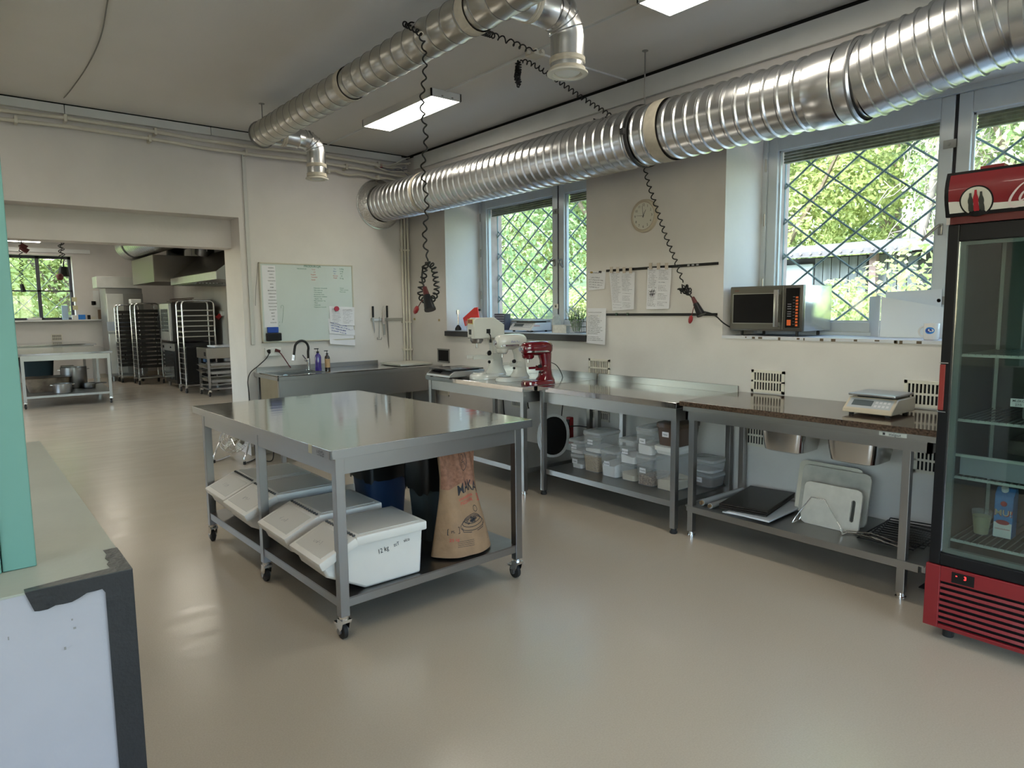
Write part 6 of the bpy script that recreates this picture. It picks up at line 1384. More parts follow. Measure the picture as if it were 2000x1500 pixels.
# header: bowed black frame, red print panel, white wave, medallion
def hx(a, z): return FX-.012-.030*math.sin(PI*min(1, max(0, (z-1.875)/.19)))*1.
zs_ = [1.868, 1.89, 1.92, 1.95, 1.98, 2.01, 2.035, 2.05]
pr = [(hx(0, z), z) for z in zs_]+[(3.99, 2.05), (3.99, 1.868)]
part(MB().prism([(a, z) for a, z in pr], (0, FY1, 0), (1, 0, 0), (0, 0, 1), FY1-FY0), 'header_box', FB, t, smooth=40)
def hpanel(m, y1, y0, za, zb, off, ny=10, nz=6, fa=None, fb=None):
    vs = []
    for j in range(nz+1):
        for i in range(ny+1):
            y = y1+(y0-y1)*i/ny; a = fa(y) if fa else za; b = fb(y) if fb else zb; z = a+(b-a)*j/nz; vs.append((hx(0, z)-off, y, z))
    return m.add(vs, [(j*(ny+1)+i, j*(ny+1)+i+1, (j+1)*(ny+1)+i+1, (j+1)*(ny+1)+i) for j in range(nz) for i in range(ny)])
hp = part(hpanel(MB(), FY1-.016, FY0, 1.882, 2.038, .0012), 'header_panel', mat('header_red', (.17, .010, .014), .3, coat=.4), t, smooth=60)
part(hpanel(MB(), FY1-.016, FY0, 0, 0, .0022, 24, 2, lambda y: 1.882, lambda y: 1.902+.026*math.exp(-((y-(FY1-.016))/.10)**2)+.004*math.sin((FY1-y)*9)), 'white_wave', mat('wave_white', (.55, .54, .50), .4), hp, smooth=60)
def at(u, v): q = U(u, v, X=FX-.035); return q.y, q.z
my, mz = at(1907, 392); r = .056
def hdisc(r, off, k=1.): 
    n = 36; vs = [(hx(0, mz)-off, my, mz)]+[(hx(0, mz+r*math.sin(a))-off, my+r*k*math.cos(a), mz+r*math.sin(a)) for a in [2*PI*i/n for i in range(n)]]; return MB().add(vs, [(0, 1+i, 1+(i+1) % n) for i in range(n)])
part(hdisc(.061, .003), 'medallion_border', FB, hp); part(hdisc(.055, .004), 'medallion', mat('medallion_cream', (.50, .50, .44), .4), hp)  # black border disc behind the cream medallion
def bottle(dy, h, col, nm):
    m = MB(); prof = [(.004, 1), (.0045, .93), (.005, .80), (.0095, .62), (.010, .50), (.0085, .38), (.010, .2), (.010, .03), (.008, 0)]
    L_ = [(-w, z) for w, z in prof]+[(w, z) for w, z in prof[::-1]]; n = len(prof); vs = []
    for w, z in prof: zz = mz-.040+z*h; vs += [(hx(0, zz)-.0055-(.001 if nm else 0), my+dy+w, zz), (hx(0, zz)-.0055-(.001 if nm else 0), my+dy-w, zz)]
    part(m.add(vs, [(2*i, 2*i+1, 2*i+3, 2*i+2) for i in range(n-1)]), 'bottle_print', col, hp)
bottle(.020, .072, mat('bottle_black', (.03, .035, .03), .4), 0); bottle(-.018, .074, mat('bottle_black', (.03, .035, .03), .4), 0); bottle(.001, .083, mat('bottle_red', (.28, .01, .02), .4), 1)
# start of the white script letter: two nested swashes
def swash(pts, th):
    m = MB(); P = [Vector((0, *at(u, v))) for u, v in pts]; P = smoothpath(P, 5); vs = []; n = len(P)
    for i, p in enumerate(P):
        d = (P[min(i+1, n-1)]-P[max(i-1, 0)]).normalized(); e = Vector((0, -d.z, d.y)); k = th*(.25+.75*math.sin(PI*i/(n-1)))
        for s in (-1, 1): q = p+e*k*s; vs.append((hx(0, q.z)-.0035, q.y, q.z))
    return m.add(vs, [(2*i, 2*i+1, 2*i+3, 2*i+2) for i in range(n-1)])
SW = mat('script_white', (.58, .50, .50), .4)
part(swash([(2012, 350), (1995, 362), (1980, 378), (1971, 393), (1973, 402), (1985, 402), (2004, 396), (2018, 388)], .0045), 'script_letter', SW, hp); part(swash([(2014, 366), (2000, 375), (1992, 386), (1993, 391), (2004, 385)], .004), 'script_letter', SW, hp)
part(swash([(2025, 372), (2012, 388), (2016, 400), (2030, 394), (2032, 380), (2024, 372)], .004), 'script_letter', SW, hp)
part(MB().box(FX+.0, FY0, 1.838, FX+.06, FY1-.014, 1.868), 'header_gap_strip', mat('strip_dark_red', (.08, .006, .006), .4), t)
part(MB().box(FX+.0, FY1-.014, 1.838, FX+.02, FY1, 1.868), 'hinge_plate', CHROME, t)
a, b = at(1909, 330), at(1956, 324); part(MB().box(FX+.0, a[0], 2.048, FX+.05, b[0], 2.064), 'top_bracket', FR, t)
# base grille
bz0, bz1 = .055, .342
m = MB().box(FX-.004, FY1-.058, bz0, FX+.012, FY1+.002, bz1, .003).box(FX-.004, FY0, bz1-.068, FX+.012, FY1-.058, bz1, .002).box(FX-.004, FY0, bz0, FX+.012, FY1-.058, bz0+.018, .002).box(FX+.012, FY1-.01, bz0, 3.97, FY1+.001, bz1-.003)
bg_ = part(m, 'base_frame', FR, t)
part(MB().box(FX+.03, FY0, bz0, FX+.035, FY1-.012, bz1-.01), 'dark_backing', DARK, t)
for k in range(7): part(MB().prism([(0, 0), (.012, -.006), (.016, .004), (.004, .0125)], (FX-.002, FY1-.056, bz0+.032+.0270*k), (1, 0, 0), (0, 0, 1), (FY1-FY0-.058)), 'louvre', FR, t)
for k, (x, y) in enumerate(((FX+.07, FY1-.08), (FX+.07, FY0+.08), (3.9, FY1-.08), (3.9, FY0+.08))): part(MB().cyl((x, y, 0), (x, y, bz0+.005), .022, n=12), 'foot', RUBBER, t)
y1_, z1_ = at(1861, 1113); a = U(1860, 1118, X=FX); b = U(1903, 1148, X=FX)
dp = part(MB().box(FX-.008, b.y, b.z, FX-.003, a.y, a.z+.005, .001), 'thermostat_display', mat('black_glass', (.006, .006, .007), .12), t)
RE = mat('red_led', (.6, .01, .01), .5, emit=((1, .02, .02), 3)); c = U(1885, 1131, X=FX-.009)
m = MB(); text(m, '3', .024, (FX-.0095, c.y, c.z), (0, -1, 0), (0, 0, 1), True); part(m, 'led_digit', RE, dp)
m = MB(); c = U(1868, 1125, X=FX-.009); m.box(FX-.0095, c.y-.003, c.z-.003, FX-.009, c.y+.003, c.z); part(m, 'led_dot', RE, dp)
sh_ = mat('shelf_wire_white', (.36, .40, .38), .4)
def fshelf(z, front=.012):
    m = MB(); x0 = FX+.10; m.box(x0, FY0+.03, z-front, x0+.006, FY1-.05, z)
    m2 = MB()
    for i in range(24): y = FY0+.04+(FY1-FY0-.1)*i/23; m2.box(x0, y, z-.004, 3.94, y+.0035, z)
    s = part(m, 'wire_shelf', sh_, t); stuff(part(m2, 'shelf_wires', mat('shelf_wire_dark', (.12, .14, .13), .4), s))
for z in (1.283, .995, .737, .446): fshelf(z)
part(MB().box(FX+.095, FY0+.03, .826, FX+.11, FY1-.05, .838), 'shelf_edge', sh_, t)
part(MB().box(FX+.105, FY0+.04, .745, FX+.110, FY1-.075, .826), 'clear_drawer_front', milky('drawer_front', (.30, .33, .36), .6), t)
part(MB().box(3.90, FY1-.07, .36, 3.905, FY1-.055, 1.8).box(3.90, .80, .36, 3.905, .815, 1.8).box(FX+.10, FY1-.048, .40, FX+.11, FY1-.04, 1.8), 'shelf_rail', sh_, t)
# things in the fridge
def carton(x, y, z):
    t = thing('drink_carton', 'blue and white drink carton with MU! lettering on the lowest fridge shelf', 'carton', (x, y, z))
    CB = mat('carton_blue', (.05, .20, .48), .5, var=.25, vs=20); w, d, h = .072, .07, .195
    part(MB().box(x, y-w, z, x+d, y, z+h, .003), 'carton_body', CB, t)
    part(MB().prism([(0, 0), (d, 0), (d*.8, .03), (.03, .03)], (x, y, z+h-.001), (1, 0, 0), (0, 0, 1), w), 'carton_top', CB, t)
    part(MB().box(x-.0008, y-w+.002, z+.002, x, y-.002, z+.07), 'white_band', WPLAS, t)
    part(MB().cyl((x+.025, y-w*.45, z+h+.015), (x+.015, y-w*.45, z+h+.035), .014, n=14), 'screw_cap', WPLAS, t)
    m = MB(); text(m, 'MU!', .038, (x-.002, y-w/2, z+.115), (0, -1, 0), (0, 0, 1), True); part(m, 'name_print', mat('cream_print', (.65, .58, .42), .6), t)
    m = MB(); text(m, 'MU!', .042, (x-.0012, y-w/2-.001, z+.113), (0, -1, 0), (0, 0, 1), True); n = 16
    for cz_, ra, rb in ((.158, .013, .012), (.072, .026, .011)): m.add([(x-.0015, y-w/2+ra*math.cos(q), z+cz_+rb*math.sin(q)) for q in [2*PI*i/n for i in range(n)]], [tuple(range(n))])
    text(m, 'czekoladowe', .011, (x-.002, y-w/2, z+.042), (0, -1, 0), (0, 0, 1), True)
    part(m, 'red_print', mat('carton_red', (.35, .03, .04), .6), t)
q = U(1939, 1058, Z=.447); carton(3.60, U(1939, 1030, X=3.60).y, .447)
q = U(1895, 1043, X=3.56); t = thing('plastic_cup', 'clear cup of yellow-green contents on the lowest fridge shelf', 'cup', (3.60, q.y, .447)); x, y = 3.60, q.y-.03
part(MB().lathe([(.001, .001), (.030, .001), (.040, .105), (.041, .11)], (x, y, .447), n=24), 'cup_body', BOXP, t, smooth=50)
part(MB().lathe([(.001, .003), (.028, .003), (.036, .085), (.001, .087)], (x, y, .447), n=24), 'contents', mat('pesto', (.24, .22, .05), .7), t, smooth=40)
t = thing('food_tub', 'dark wrapped tub on the fridge shelf above the clear drawer', 'tub', (3.70, .80, .84))
part(MB().box(3.56, .62, .8385, 3.82, .90, .905, .012), 'tub_body', mat('wrapped_dark', (.06, .055, .05), .4, var=.5, vs=15), t, smooth=30)
t = thing('food_tub', 'grey container with a dated paper tag behind the third fridge shelf edge', 'tub', (3.70, .75, 1.0))
part(MB().box(3.58, .50, .996, 3.86, .86, 1.13, .01), 'tub_body', milky('grey_tub', (.20, .22, .21), .85), t, smooth=30)
q = U(1990, 787, X=3.578); l = part(MB().box(3.574, q.y-.03, q.z-.018, 3.578, q.y+.03, q.z+.018), 'date_tag', PAPER, t)
m = MB(); text(m, 'MLEKO', .014, (3.5735, q.y, q.z+.008), (0, -1, 0), (0, 0, 1), True); text(m, '27/5', .014, (3.5735, q.y, q.z-.009), (0, -1, 0), (0, 0, 1), True); part(m, 'tag_writing', INK, l)

# ================================================================== HALF WALL, POST
PL = mat('halfwall_white', (.34, .33, .36), .6, var=.04, vs=4, bump=.08, bs=60)
hwz = 1.0
struct(MB().box(-3.2, 1.479, 0, .236, 3.25, hwz-.004, .002), 'wall_half', PL)
struct(MB().box(-3.2, 1.475, hwz-.004, .238, 3.25, hwz), 'trim_10', mat('halfwall_top', (.30, .31, .26), .5, var=.05, bump=.05))
GT = mat('black_cloth_tape', (.012, .012, .014), .55, bump=.2, bs=80, var=.2)
t = thing('edge_tape', 'worn black cloth tape along the near corner and edge of the half wall', 'tape', (.2, 1.479, .5))
rnd = random.Random(4)
pts = [(.191, 0), (.2375, 0), (.2375, hwz+.0), (.066, hwz), (.078, hwz-.038)]
for i in range(9): pts.append((.078+.113*(i+.6)/9, hwz-.038+rnd.uniform(-.004, .006)+.010*(i/9)))
pts.append((.191, hwz-.034))
part(MB().prism(pts, (0, 1.4745, 0), (1, 0, 0), (0, 0, 1), .0018), 'front_tape', GT, t)
part(MB().box(.2372, 1.4735, 0, .2395, 1.62, hwz+.001), 'side_tape', GT, t)
v = []
p0 = [(.066, 1.473), (.2393, 1.473), (.2393, 1.632), (.213, 1.632), (.215, 1.60), (.208, 1.575), (.2115, 1.55), (.205, 1.535), (.207, 1.505), (.13, 1.500), (.066, 1.490)]
part(MB().prism(p0, (0, 0, hwz+.0003), (1, 0, 0), (0, 1, 0), .0015), 'top_tape', mat('black_cloth_tape_top', (.05, .052, .05), .4, bump=.3, bs=60), t)
m = MB(); rnd = random.Random(6)
for k in range(8):
    x, z = rnd.uniform(-.05, .18), rnd.uniform(.82, .95); m.box(x, 1.4742, z, x+rnd.uniform(.001, .005), 1.4749, z+rnd.uniform(.002, .007))
struct(m, 'trim_11', mat('scuff_marks', (.22, .21, .20), .8))
TL = mat('teal_paint', (.115, .25, .215), .5, var=.04, vs=5)
t = thing('timber_post', 'teal-painted post standing on the half wall at the left edge', 'post', (0, 1.7, hwz))
part(MB().box(.0415, 1.6195, hwz+.0005, .0965, 1.72, HC-.002, .002), 'post_board', TL, t)
part(MB().box(-.12, 1.615, hwz+.0005, .040, 1.72, HC-.002, .002), 'post_board', TL, t)
# ================================================================== THE KITCHEN BEHIND THE DOORWAY
RK = mat('rack_aluminium', (.42, .41, .37), .32, 1.)
def ftable(name, label, x0, y0, x1, y1, rz, H, wheels, shelf):
    cx, cy = (x0+x1)/2, (y0+y1)/2; hw, hl = (x1-x0)/2, (y1-y0)/2
    t = thing(name, label, 'table', (cx, cy, 0), rz); M = TW[t.name]
    def L_(): m = MB(); m.M = M; return m
    part(L_().box(-hw, -hl, H-.035, hw, hl, H, .002), 'tabletop', STEELX, t)
    a = L_(); b, c = hw-.04, hl-.04
    for q in ((-b, -c, b, -c+.02), (-b, c-.02, b, c), (-b, -c, -b+.02, c), (b-.02, -c, b, c)): a.box(q[0], q[1], H-.12, q[2], q[3], H-.035)
    part(a, 'apron', STEEL, t)
    for x in (-b-.002, b-.042):
        for y in (-c-.002, c-.042):
            part(L_().box(x, y, .11 if wheels else 0, x+.044, y+.044, H-.035), 'leg', STEEL, t)
            if wheels: caster(t, x+.02, y+.02, .115, False, M)
    if shelf: part(L_().box(-b, -c, .165, b, c, .20), 'shelf', STEEL, t)
    return t
ftable('kitchen_table', 'wheeled steel table with pots below, nearest in the kitchen behind', .83, 13.08, 2.13, 15.30, R(-3.5), .88, True, True)
ftable('kitchen_table', 'further steel table standing under the far kitchen window', -.2, 16.2, 2.28, 17.6, 0, .90, False, False)
def pot(x, y, z, r, h, label, m=None, handles=True, lip=.006):
    t = thing('cooking_pot', label, 'pot', (x, y, z))
    part(MB().lathe([(.001, .002), (r*.97, .002), (r, .012), (r, h), (r+lip, h+.004), (r-.004, h+.002), (r-.006, .02), (.001, .012)], (x, y, z), n=36), 'pot_body', m or STEEL, t, smooth=50)
    if handles:
        for s in (-1, 1): part(MB().tube([(x+s*r, y-.03, z+h*.88), (x+s*(r+.035), y-.03, z+h*.9), (x+s*(r+.035), y+.03, z+h*.9), (x+s*r, y+.03, z+h*.88)], .005, 6), 'pot_handle', CHROME, t, smooth=60)
    return t
pot(1.36, 13.42, .202, .135, .15, 'low wide steel pot on the wheeled table shelf, in front of the brown crate')
pot(1.62, 14.2, .202, .20, .36, 'tall steel stock pot behind the brown crate on the wheeled table', None)
t = thing('plastic_crate', 'brown-stained plastic crate on the shelf of the wheeled kitchen table', 'crate', (1.2, 13.9, .202))
part(MB().loft([((1.20, 13.90, .203), (.27, 0, 0), (0, .20, 0), 7), ((1.20, 13.90, .43), (.32, 0, 0), (0, .25, 0), 7), ((1.20, 13.90, .445), (.34, 0, 0), (0, .27, 0), 7), ((1.20, 13.90, .44), (.30, 0, 0), (0, .23, 0), 7)], 32), 'crate_body', mat('stained_crate', (.13, .08, .05), .4, var=.5, vs=7, col2=(.26, .20, .14)), t, smooth=40)
t = thing('waste_bin', 'dark teal waste bin behind the crate under the kitchen table', 'waste bin', (1.15, 15.2, .0))
part(MB().loft([((1.15, 15.0, .21), (.22, 0, 0), (0, .17, 0), 5), ((1.15, 15.0, .66), (.26, 0, 0), (0, .2, 0), 5)], 28), 'bin_body', mat('dark_teal_bin', (.008, .022, .026), .5), t, smooth=40)
part(MB().loft([((1.15, 15.0, .66), (.265, 0, 0), (0, .205, 0), 5), ((1.15, 15.0, .745), (.28, 0, 0), (0, .21, 0), 5)], 28), 'bin_bag', mat('black_bin_bag', (.008, .008, .008), .28), t, smooth=40)
single(MB().box(1.52, 14.9, .202, 1.72, 15.05, .55, .01), 'carton_box', mat('beige_carton', (.42, .37, .28), .7), 'beige carton standing between the teal bin and the stock pot', 'box')
t = thing('saucepan', 'small saucepan with a long handle at the right of the crate', 'saucepan', (1.80, 13.95, .202))
part(MB().lathe([(.001, .002), (.10, .002), (.105, .01), (.105, .09), (.10, .09), (.098, .012)], (1.80, 13.95, .202), n=28), 'pan_body', STEEL, t, smooth=40); part(MB().tube([(1.86, 13.88, .28), (1.97, 13.75, .30), (2.03, 13.68, .30)], .011, 8), 'long_handle', CHROME, t, smooth=60)
# tall steel fridge cabinet
def ub(u0, v0, u1, v1, Y): a = U(u0, v0, Y=Y); b = U(u1, v1, Y=Y); return a, b
Yc = 17.2; a = U(205, 563, Y=Yc); b = U(232, 736, Y=Yc)
cx0, cx1 = a.x, a.x+.72
t = thing('fridge_cabinet', 'tall stainless steel cabinet fridge with two doors beside the far window wall', 'cabinet', (cx0+.36, Yc+.35, 0))
part(MB().box(cx0, Yc, .12, cx1, Yc+.75, 2.05, .005), 'cabinet_body', STEEL, t)
for k, (za, zb) in enumerate(((.18, 1.05), (1.09, 1.93))):
    d = part(MB().box(cx0+.01, Yc-.035, za, cx0+.33, Yc-.002, zb, .004), 'door', mat('pale_steel', (.68, .68, .65), .3, .8, var=.05), t)
    part(MB().box(cx0+.28, Yc-.055, za+.3, cx0+.30, Yc-.03, za+.42), 'door_handle', BLACK, d)
part(MB().box(cx0+.33, Yc-.04, .18, cx1, Yc-.002, 1.93), 'dark_side_door', STEELD, t)
part(MB().box(cx0-.02, Yc-.05, 1.12, cx1-.2, Yc-.03, 1.32), 'blue_grey_shelf_front', mat('blue_steel', (.45, .50, .58), .3, .6), t)
for x in (cx0+.06, cx1-.06): part(MB().cyl((x, Yc+.08, 0), (x, Yc+.08, .125), .03, n=12).cyl((x, Yc+.68, 0), (x, Yc+.68, .125), .03, n=12), 'foot', STEELD, t)
part(MB().box(cx0-.16, Yc-.05, 2.055, cx1-.1, Yc+.5, 2.30, .004), 'top_unit', mat('pale_steel', (.68, .68, .65), .3, .8), t)
a = U(197, 575, Y=18.3); single(MB().box(2.60, YF-.02, 1.65, 2.72, YF, 2.03), 'wall_switch_plate', WHITE, 'bright white plate on the far wall beside the tall cabinet', 'plate')
# hood
HY0, HY1 = 12.9, 16.3; hx0, hx1 = 3.06, 4.30
t = thing('extractor_hood', 'large stainless steel extractor hood over the ovens', 'hood', ((hx0+hx1)/2, 14.5, 2.1))
HS = mat('hood_steel', (.25, .23, .20), .35, 1.)
part(MB().box(hx0, 14.4, 2.09, hx1, 16.35, 2.60, .004), 'hood_box', HS, t)
part(MB().box(hx0+.001, 14.41, 2.10, hx0-.003, 16.34, 2.59), 'front_sheet', HS, t)
part(MB().box(hx0+.01, 14.396, 2.10, hx1-.01, 14.399, 2.59), 'end_sheet', HS, t)
part(MB().box(hx0, 16.351, 2.09, hx1, 16.356, 2.60), 'far_end_sheet', mat('green_tinted_steel', (.62, .66, .52), .25, .9), t)
part(MB().prism([(3.35, 2.03), (4.30, 2.03), (4.30, 2.62), (3.95, 2.62), (3.35, 2.16)], (0, 14.395, 0), (1, 0, 0), (0, 0, 1), 2.9), 'sloped_hood', HS, t)
part(MB().box(3.34, 11.5, 2.03, 3.36, 14.39, 2.15), 'bright_lip', mat('pale_steel', (.68, .68, .65), .3, .8), t)
m = MB()
for k in range(14): m.box(3.40+.06*k, 12.95, 2.015, 3.43+.06*k, 14.35, 2.03)
part(m, 'grease_filter', STEELD, t)
for y in (13.2, 14.2, 16.1): part(MB().cyl((3.7, y, 2.6), (3.7, y, HC+.02), .007, n=6), 'hanging_rod', STEELD, t)
# kitchen duct
t = thing('ventilation_duct', 'thick galvanised duct above the kitchen hood', 'duct', (3.0, 14, 2.9))
A_ = U(222, 499, Y=16.6)
part(MB().lathe([(r_+.29, y) for r_, y in [(0 if k % 4 else .008, 10.2+.035*k) for k in range(186)]], (2.93+.18, 0, 2.93), (0, 1, 0), 36, cap=True), 'duct_run', GALV, t, smooth=50)
part(MB().lathe([(.295, 15.9), (.31, 15.92), (.31, 15.95), (.295, 15.97)], (3.11, 0, 2.93), (0, 1, 0), 36), 'joint_ring', GALVD, t, smooth=50)
part(MB().tube(smoothpath([(3.75, 15.6, 2.60), (3.75, 15.5, 2.84), (3.75, 15.1, 2.92), (3.75, 14.5, 2.92)], 6), .16, 24, cap=False), 'elbow', mat('dark_duct', (.12, .12, .12), .35, 1.), t, smooth=60)
part(MB().tube(smoothpath([(3.85, 13.9, 2.60), (3.85, 13.8, 2.82), (3.85, 13.4, 2.92), (3.85, 12.2, 2.94)], 6), .17, 24, cap=False), 'elbow', mat('dark_duct', (.12, .12, .12), .35, 1.), t, smooth=60)
# tray racks
DK = mat('dark_baking_tray', (.018, .016, .014), .5, .2)
ORD = ['topmost', 'second', 'third', 'fourth', 'fifth', 'sixth', 'seventh', 'eighth', 'ninth', 'tenth', 'eleventh', 'twelfth', 'thirteenth', 'fourteenth', 'fifteenth', 'sixteenth']
def rack(x0, x1, y0, y1, H, label, n, traymat, lab2, bright=False, ntray=0, t0=0):
    lip = .018 if bright else .062
    t = thing('tray_rack', label, 'rack', ((x0+x1)/2, (y0+y1)/2, 0), group='wheeled tray racks')
    for y in (y0, y1):
        r = .07; P = [(x0, y, .14), (x0, y, H-r)]+[(x0+r-r*math.cos(a), y, H-r+r*math.sin(a)) for a in (R(30), R(60), R(90))]+[(x1-r+r*math.sin(a), y, H-r+r*math.cos(a)) for a in (0, R(30), R(60), R(90))]+[(x1, y, .14)]
        part(MB().tube(P, .014, 8), 'tube_frame', CHROME, t, smooth=60)
    part(MB().box(x0-.012, y0-.012, .13, x1+.012, y1+.012, .155), 'base_frame', RK, t)
    for k in range(n):
        z = H-.20-(H-.45)*k/(n-1); m = MB()
        for x in (x0, x1): m.box(x-.006, y0, z, x+.022 if x == x0 else x+.006, y1, z+.012)
        part(m, 'tray_rail', RK, t)
    for x in (x0, x1):
        for y in (y0, y1):
            c = part(MB().box(x-.018, y-.018, .09, x+.018, y+.018, .135).box(x-.02, y-.006, .05, x-.014, y+.03, .10), 'caster', CHROME, t)
            part(MB().lathe([(.015, -.014), (.052, -.014), (.055, 0), (.052, .014), (.015, .014)], (x, y+.015, .055), (1, 0, 0), 18), 'wheel', RUBBER, c, smooth=40)
    for k in range(t0, t0+ntray):
        z = H-.20-(H-.45)*k/(n-1)+.013
        m = MB().box(x0+.01, y0+.01, z, x1-.01, y1-.01, z+.006).box(x0+.01, y0+.004, z, x1-.01, y0+.01, z+lip).box(x0+.004, y0+.01, z, x0+.01, y1-.01, z+lip)
        single(m, 'baking_tray', traymat, ORD[min(k-t0, 15)]+' '+lab2, 'tray', 'baking trays in the wheeled racks')
# placed by their wheels on the kitchen floor
rack(3.32, 3.88, 13.62, 14.02, 1.72, 'nearest tray rack with pale rails, beside the doorway edge', 14, RK, 'pale tray of the nearest rack by the doorway edge', True, 6, 0)
single(MB().box(3.36, 13.68, .20, 3.84, 13.99, .86, .01), 'stacked_pans', mat('dark_pans', (.03, .03, .03), .4, .6), 'dark block of stacked pans in the lower half of the nearest tray rack', 'pans')
rack(2.98, 3.44, 15.95, 16.40, 1.70, 'middle tray rack filled with dark trays, left of the ovens', 15, DK, 'dark tray of the middle rack left of the ovens', False, 14, 0)
rack(2.80, 3.20, 16.75, 17.10, 1.68, 'farthest tray rack filled with dark trays, beside the tall cabinet', 15, DK, 'dark tray of the farthest rack beside the tall cabinet', False, 14, 0)
single(MB().box(3.00, 16.4, 1.70, 3.2, 16.6, 1.80, .01).cyl((3.03, 16.39, 1.75), (3.03, 16.41, 1.75), .02, n=10), 'label_dispenser', WPLAS, 'small white box lying on top of the dark tray racks', 'box')
# ovens
def oven(y0, y1, x0, x1, z0, z1, label, kind):
    t = thing('combi_oven', label, 'oven', ((x0+x1)/2, (y0+y1)/2, z0))
    part(MB().box(x0, y0, z0, x1, y1, z1, .004), 'oven_body', mat('dark_oven_side', (.06, .058, .055), .4, .7), t)
    PS = mat('pale_steel', (.68, .68, .65), .3, .8, var=.05)
    if kind:
        d = part(MB().box(x0-.05, y0+.02, z0+.02, x0-.002, y1-.12, z1-.02, .006), 'oven_door', PS, t)
        part(MB().box(x0-.053, y0+.10, z0+.20, x0-.049, y1-.24, z1-.12), 'door_window', mat('oven_glass', (.30, .34, .32), .06, .6), d)
        part(MB().tube([(x0-.055, y1-.16, z0+.25), (x0-.10, y1-.16, z0+.28), (x0-.10, y1-.16, z0+.48), (x0-.055, y1-.16, z0+.52)], .012, 8), 'door_handle', BLACK, d)
        part(MB().box(x0-.052, y1-.11, z0+.05, x0-.002, y1-.01, z1-.03), 'control_strip', BLACK, t)
    else:
        part(MB().box(x0-.03, y0+.02, z1-.15, x0-.002, y1-.02, z1-.01), 'control_strip', PS, t)
        part(MB().cyl((x0-.045, y1-.12, z1-.08), (x0-.028, y1-.12, z1-.08), .028, n=16).cyl((x0-.045, y0+.2, z1-.08), (x0-.028, y0+.2, z1-.08), .018, n=16), 'control_knob', BLACK, t)
        d = part(MB().box(x0-.035, y0+.03, z0+.08, x0-.002, y1-.03, z1-.17), 'oven_door', mat('oven_dark_glass', (.16, .17, .17), .08, .7), t)
        m = MB()
        for k in range(7): m.box(x0-.040, y1-.16, z0+.16+.075*k, x0-.036, y1-.10, z0+.18+.075*k)
        part(m, 'rack_glints', PS, d)
        for y in (y0+.06, y1-.06): part(MB().cyl((x0+.06, y, 0), (x0+.06, y, z0+.005), .025, n=10), 'foot', STEELD, t)
oven(14.55, 15.45, 3.38, 4.12, .10, .90, 'lower oven with a dark glass door and knob, below the pale-doored oven', 0)
oven(14.55, 15.45, 3.36, 4.12, .93, 1.70, 'upper combi oven with a pale framed glass door', 1)
t = thing('tray_pile', 'untidy heap of dark baking trays on top of the upper oven', 'trays', (3.7, 15, 1.70)); rnd = random.Random(3)
for k in range(4): part(MB().obox((3.65, 14.95, 1.715+.022*k), (.40, .58, .012), (1, rnd.uniform(-.3, .3), rnd.uniform(-.02, .05)), (rnd.uniform(-.3, .3), 1, 0)), 'tray', mat('burnt_tray', (.06, .03, .02), .5, .4), t)
# gastronorm trolley
tx0, tx1, ty0, ty1 = 3.47, 4.15, 12.72, 13.30
t = thing('gastronorm_trolley', 'wheeled steel trolley of shallow pans with a basin on top, nearest the doorway edge', 'trolley', (3.8, 13, 0))
part(MB().box(tx0-.02, ty0-.02, .68, tx1, ty1+.02, .87, .006), 'top_basin', mat('basin_steel', (.36, .34, .30), .3, 1.), t)
part(MB().box(tx0-.024, ty0+.02, .73, tx0-.021, ty0+.12, .80), 'switch_plate', BLACK, t)
for x in (tx0, tx1-.04):
    for y in (ty0, ty1-.04): part(MB().box(x, y, .12, x+.035, y+.035, .68), 'upright', STEEL, t); caster(t, x+.018, y+.018, .12, False)
part(MB().box(tx0, ty0, .12, tx1, ty1, .15), 'base_frame', STEEL, t)
for k in range(6):
    z = .20+.075*k; part(MB().box(tx0+.03, ty0-.004, z, tx1-.03, ty0+.01, z+.016).box(tx0-.004, ty0+.04, z, tx0+.01, ty1-.04, z+.010), 'runner', STEEL, t)
for k, (z, y) in enumerate(((.56, ty0+.08), (.56, ty0+.32), (.46, ty0+.36), (.33, ty0+.10))):
    tag(MB().loft([((tx0+.30, y+.10, z-.055), (.30, 0, 0), (0, .08, 0), 6), ((tx0+.28, y+.10, z), (.34, 0, 0), (0, .095, 0), 6), ((tx0+.28, y+.10, z+.006), (.35, 0, 0), (0, .105, 0), 6)], 20).build('gastronorm_pan', RK, smooth=40), ('steel pan poking out of the trolley, top right-hand', 'steel pan poking out of the trolley, top left-hand', 'steel pan poking out furthest, left-hand middle of the trolley', 'deep steel pan low on the right-hand of the trolley')[k], 'pan', 'pans in the wheeled trolley')
for k in range(3): single(MB().box(tx0+.05, ty0-.01, .25+.15*k, tx1-.05, ty0+.30, .30+.15*k, .004), 'gastronorm_pan', STEEL, ('lowest', 'middle', 'highest')[k]+' wide steel pan on the trolley side towards the doorway', 'pan', 'pans in the wheeled trolley')
single(MB().box(3.62, 12.78, .872, 4.12, 13.25, .90, .008), 'folded_cloth', mat('white_cloth', (.66, .68, .74), .8), 'white folded cloth lying on the trolley basin', 'cloth')
single(MB().box(3.52, 13.08, .60, 3.60, 13.2, .66, .01), 'blue_cloth', mat('blue_cloth', (.04, .09, .18), .8), 'dark blue rag tucked under the trolley basin', 'cloth')
t = thing('wall_socket', 'red and white industrial socket on the kitchen side wall', 'socket', (XW, 13.9, 1.4)); p = U(434, 617, X=XW-.03)
